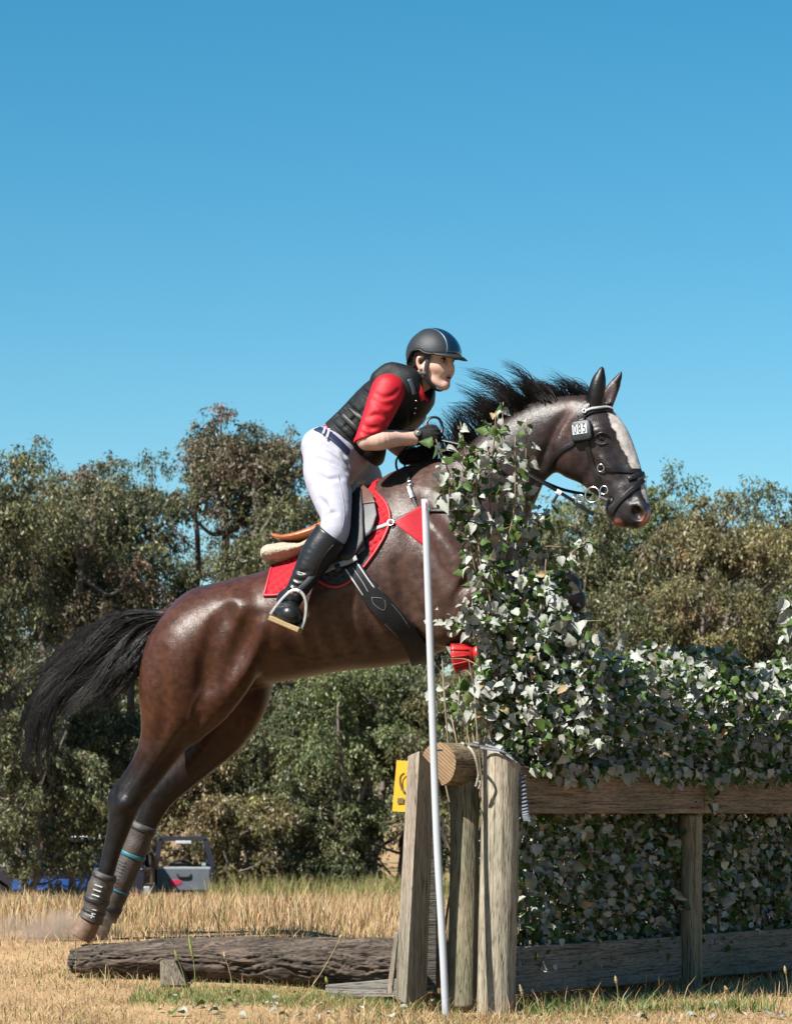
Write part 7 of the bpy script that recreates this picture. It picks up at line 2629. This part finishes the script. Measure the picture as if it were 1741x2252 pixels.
P, N, ok = hit(GS, [919], [952], 0.0005)
n = N[0]
a = np.cross(n, [0, 0, 1.0]); a /= np.linalg.norm(a)
b = np.cross(n, a)
mb = MB()
t = np.arange(20) / 20 * 2 * np.pi
rg = [P[0] + n * dz + rr * (np.cos(t)[:, None] * a + np.sin(t)[:, None] * b) for rr, dz in ((0.019, -0.004), (0.019, 0.003), (0.016, 0.005))]
mb.add(np.concatenate(rg), quads=[(i * 20 + j, i * 20 + (j + 1) % 20, (i + 1) * 20 + (j + 1) % 20, (i + 1) * 20 + j) for i in range(2) for j in range(20)], ngons=[tuple(range(40, 60))])
tab = mb.build('glove_tab', mat('black rubber', (0.012, 0.012, 0.013), rough=0.55), PE)
mb = MB()
mb.sphere(P[0] + n * 0.006, 0.0045, 8)
mb.build('snap', m_metal, tab)
# loops of rein above and below the hands
rein([(945, 946, -0.10), (938, 930, -0.09), (948, 919, -0.08), (964, 921, -0.07), (972, 938, -0.07), (970, 956, -0.08), (960, 966, -0.09)], 0.013, 'rein_loop')
rein([(905, 975, -0.06), (888, 990, -0.03), (872, 1012, 0.0), (874, 1034, 0.02), (890, 1028, 0.02)], 0.010, 'rein_loop')
rein([(905, 985, 0.05), (884, 1005, 0.03), (890, 1025, 0.02), (900, 1030, 0.02)], 0.008, 'rein_loop')

# stirrups and leathers belong to the saddle
m_iron = mat('brushed stirrup steel', (0.62, 0.55, 0.50), (0.50, 0.44, 0.40), scale=40, rough=0.30, metal=0.9)
m_tread = mat('yellowed rubber tread', (0.50, 0.36, 0.17), (0.38, 0.26, 0.11), scale=60, rough=0.75, bump=0.6, bscale=140)
def stirrup(sgn):
    v = -0.50
    def H(x, y, dv):
        p = HL(x, y, v + dv)
        if sgn > 0:
            p = p * np.array([1, -1, 1]) + np.array([0.11, -0.02, 0])
        return p
    loop = [(596, 1352, 0.02), (612, 1330, 0.02), (628, 1312, 0.02), (642, 1301, 0.02), (656, 1299, 0.02), (668, 1308, 0.02), (674, 1325, 0.02), (674, 1345, 0.02), (671, 1365, 0.02), (664, 1384, 0.02)]
    P = spline(np.array([H(*p) for p in loop]), 5)
    root = bpy.data.objects.new('stirrup', None)
    link(root, SA)
    mb = MB()
    ribbon(mb, P, np.tile([-0.1, -1.0 * (-sgn), 0.1], (len(P), 1)), 0.014, 0.012)
    mb.build('iron', m_iron, root, bevel=0.002)
    A, B = H(596, 1356, 0), H(662, 1384, 0)
    ax = (B - A) / np.linalg.norm(B - A)
    up = np.array([0, 0, 1.0]) - ax * ax[2]
    up /= np.linalg.norm(up)
    lat = np.cross(ax, up)
    mb = MB()
    for (c0, hw_, hz, mmn) in ((0, 0.030, 0.010, 0),):
        mb.hexa([p + lat * a_ * hw_ + up * z_ * hz for z_ in (-1.7, 0.5) for p, a_ in ((A, -1), (B, -1), (B, 1), (A, 1))])
    mb.build('tread', m_tread, root, smooth=False, bevel=0.004)
    mb = MB()
    q = spline(np.array([H(655, 1300, 0.02), H(672, 1284, 0.05), H(690, 1264, 0.08), H(715, 1235, 0.12)]), 5)
    ribbon(mb, q, np.tile([0.3, sgn, 0.2], (len(q), 1)), 0.024, 0.005)
    mb.build('stirrup_leather', m_leab if False else m_dark, root)
    mb = MB()
    q = spline(np.array([H(640, 1306, 0.018), H(648, 1299, 0.012), H(660, 1302, 0.012)]), 5)
    mb.tube(q, [0.007] * len(q), 8)
    mb.build('eye', m_iron, root)
stirrup(-1)
stirrup(1)
# ------------------------------------------------------------------ dust kicked up by the hind hooves
def dust(px, py, Y, r, dens, seed):
    V, Q = sphere_arrays((0, 0, 0), r, 14)
    V = V * (1 + 0.18 * fbm(V * 9, 2, seed))[:, None]
    return W(px, py, Y), V, Q
Vs, Qs, off = [], [], 0
dc_, V, Q = dust(120, 2045, 12.75, (0.34, 0.20, 0.11), 1, 5)
m_dust = bpy.data.materials.new('brown dust')
m_dust.use_nodes = True
nt = m_dust.node_tree
nt.nodes.clear()
o_ = nt.nodes.new('ShaderNodeOutputMaterial')
vo = nt.nodes.new('ShaderNodeVolumePrincipled')
vo.inputs['Color'].default_value = (0.62, 0.46, 0.36, 1)
tc = nt.nodes.new('ShaderNodeTexCoord')
nz = nt.nodes.new('ShaderNodeTexNoise')
nz.inputs['Scale'].default_value = 9
nz.inputs['Detail'].default_value = 5
gd = nt.nodes.new('ShaderNodeTexGradient')
gd.gradient_type = 'SPHERICAL'
mp = nt.nodes.new('ShaderNodeMapping')
mp.inputs['Scale'].default_value = (1 / 0.34, 1 / 0.20, 1 / 0.11)
nt.links.new(tc.outputs['Object'], mp.inputs['Vector'])
nt.links.new(mp.outputs[0], gd.inputs['Vector'])
nt.links.new(tc.outputs['Object'], nz.inputs['Vector'])
mr = nt.nodes.new('ShaderNodeMapRange')
mr.inputs['From Min'].default_value = 0.42
mr.inputs['From Max'].default_value = 0.75
mr.inputs['To Min'].default_value = 0.0
mr.inputs['To Max'].default_value = 34.0
nt.links.new(nz.outputs['Fac'], mr.inputs['Value'])
mu = nt.nodes.new('ShaderNodeMath')
mu.operation = 'MULTIPLY'
nt.links.new(mr.outputs[0], mu.inputs[0])
nt.links.new(gd.outputs['Fac'], mu.inputs[1])
nt.links.new(mu.outputs[0], vo.inputs['Density'])
nt.links.new(vo.outputs[0], o_.inputs['Volume'])
d_ = obj('dust_cloud', mesh_from('dust', V, Q), m_dust)
d_.location = tuple(dc_)
tag(d_, 'puff of brown dust kicked up behind the horse\'s hind hooves', 'dust', kind='stuff')
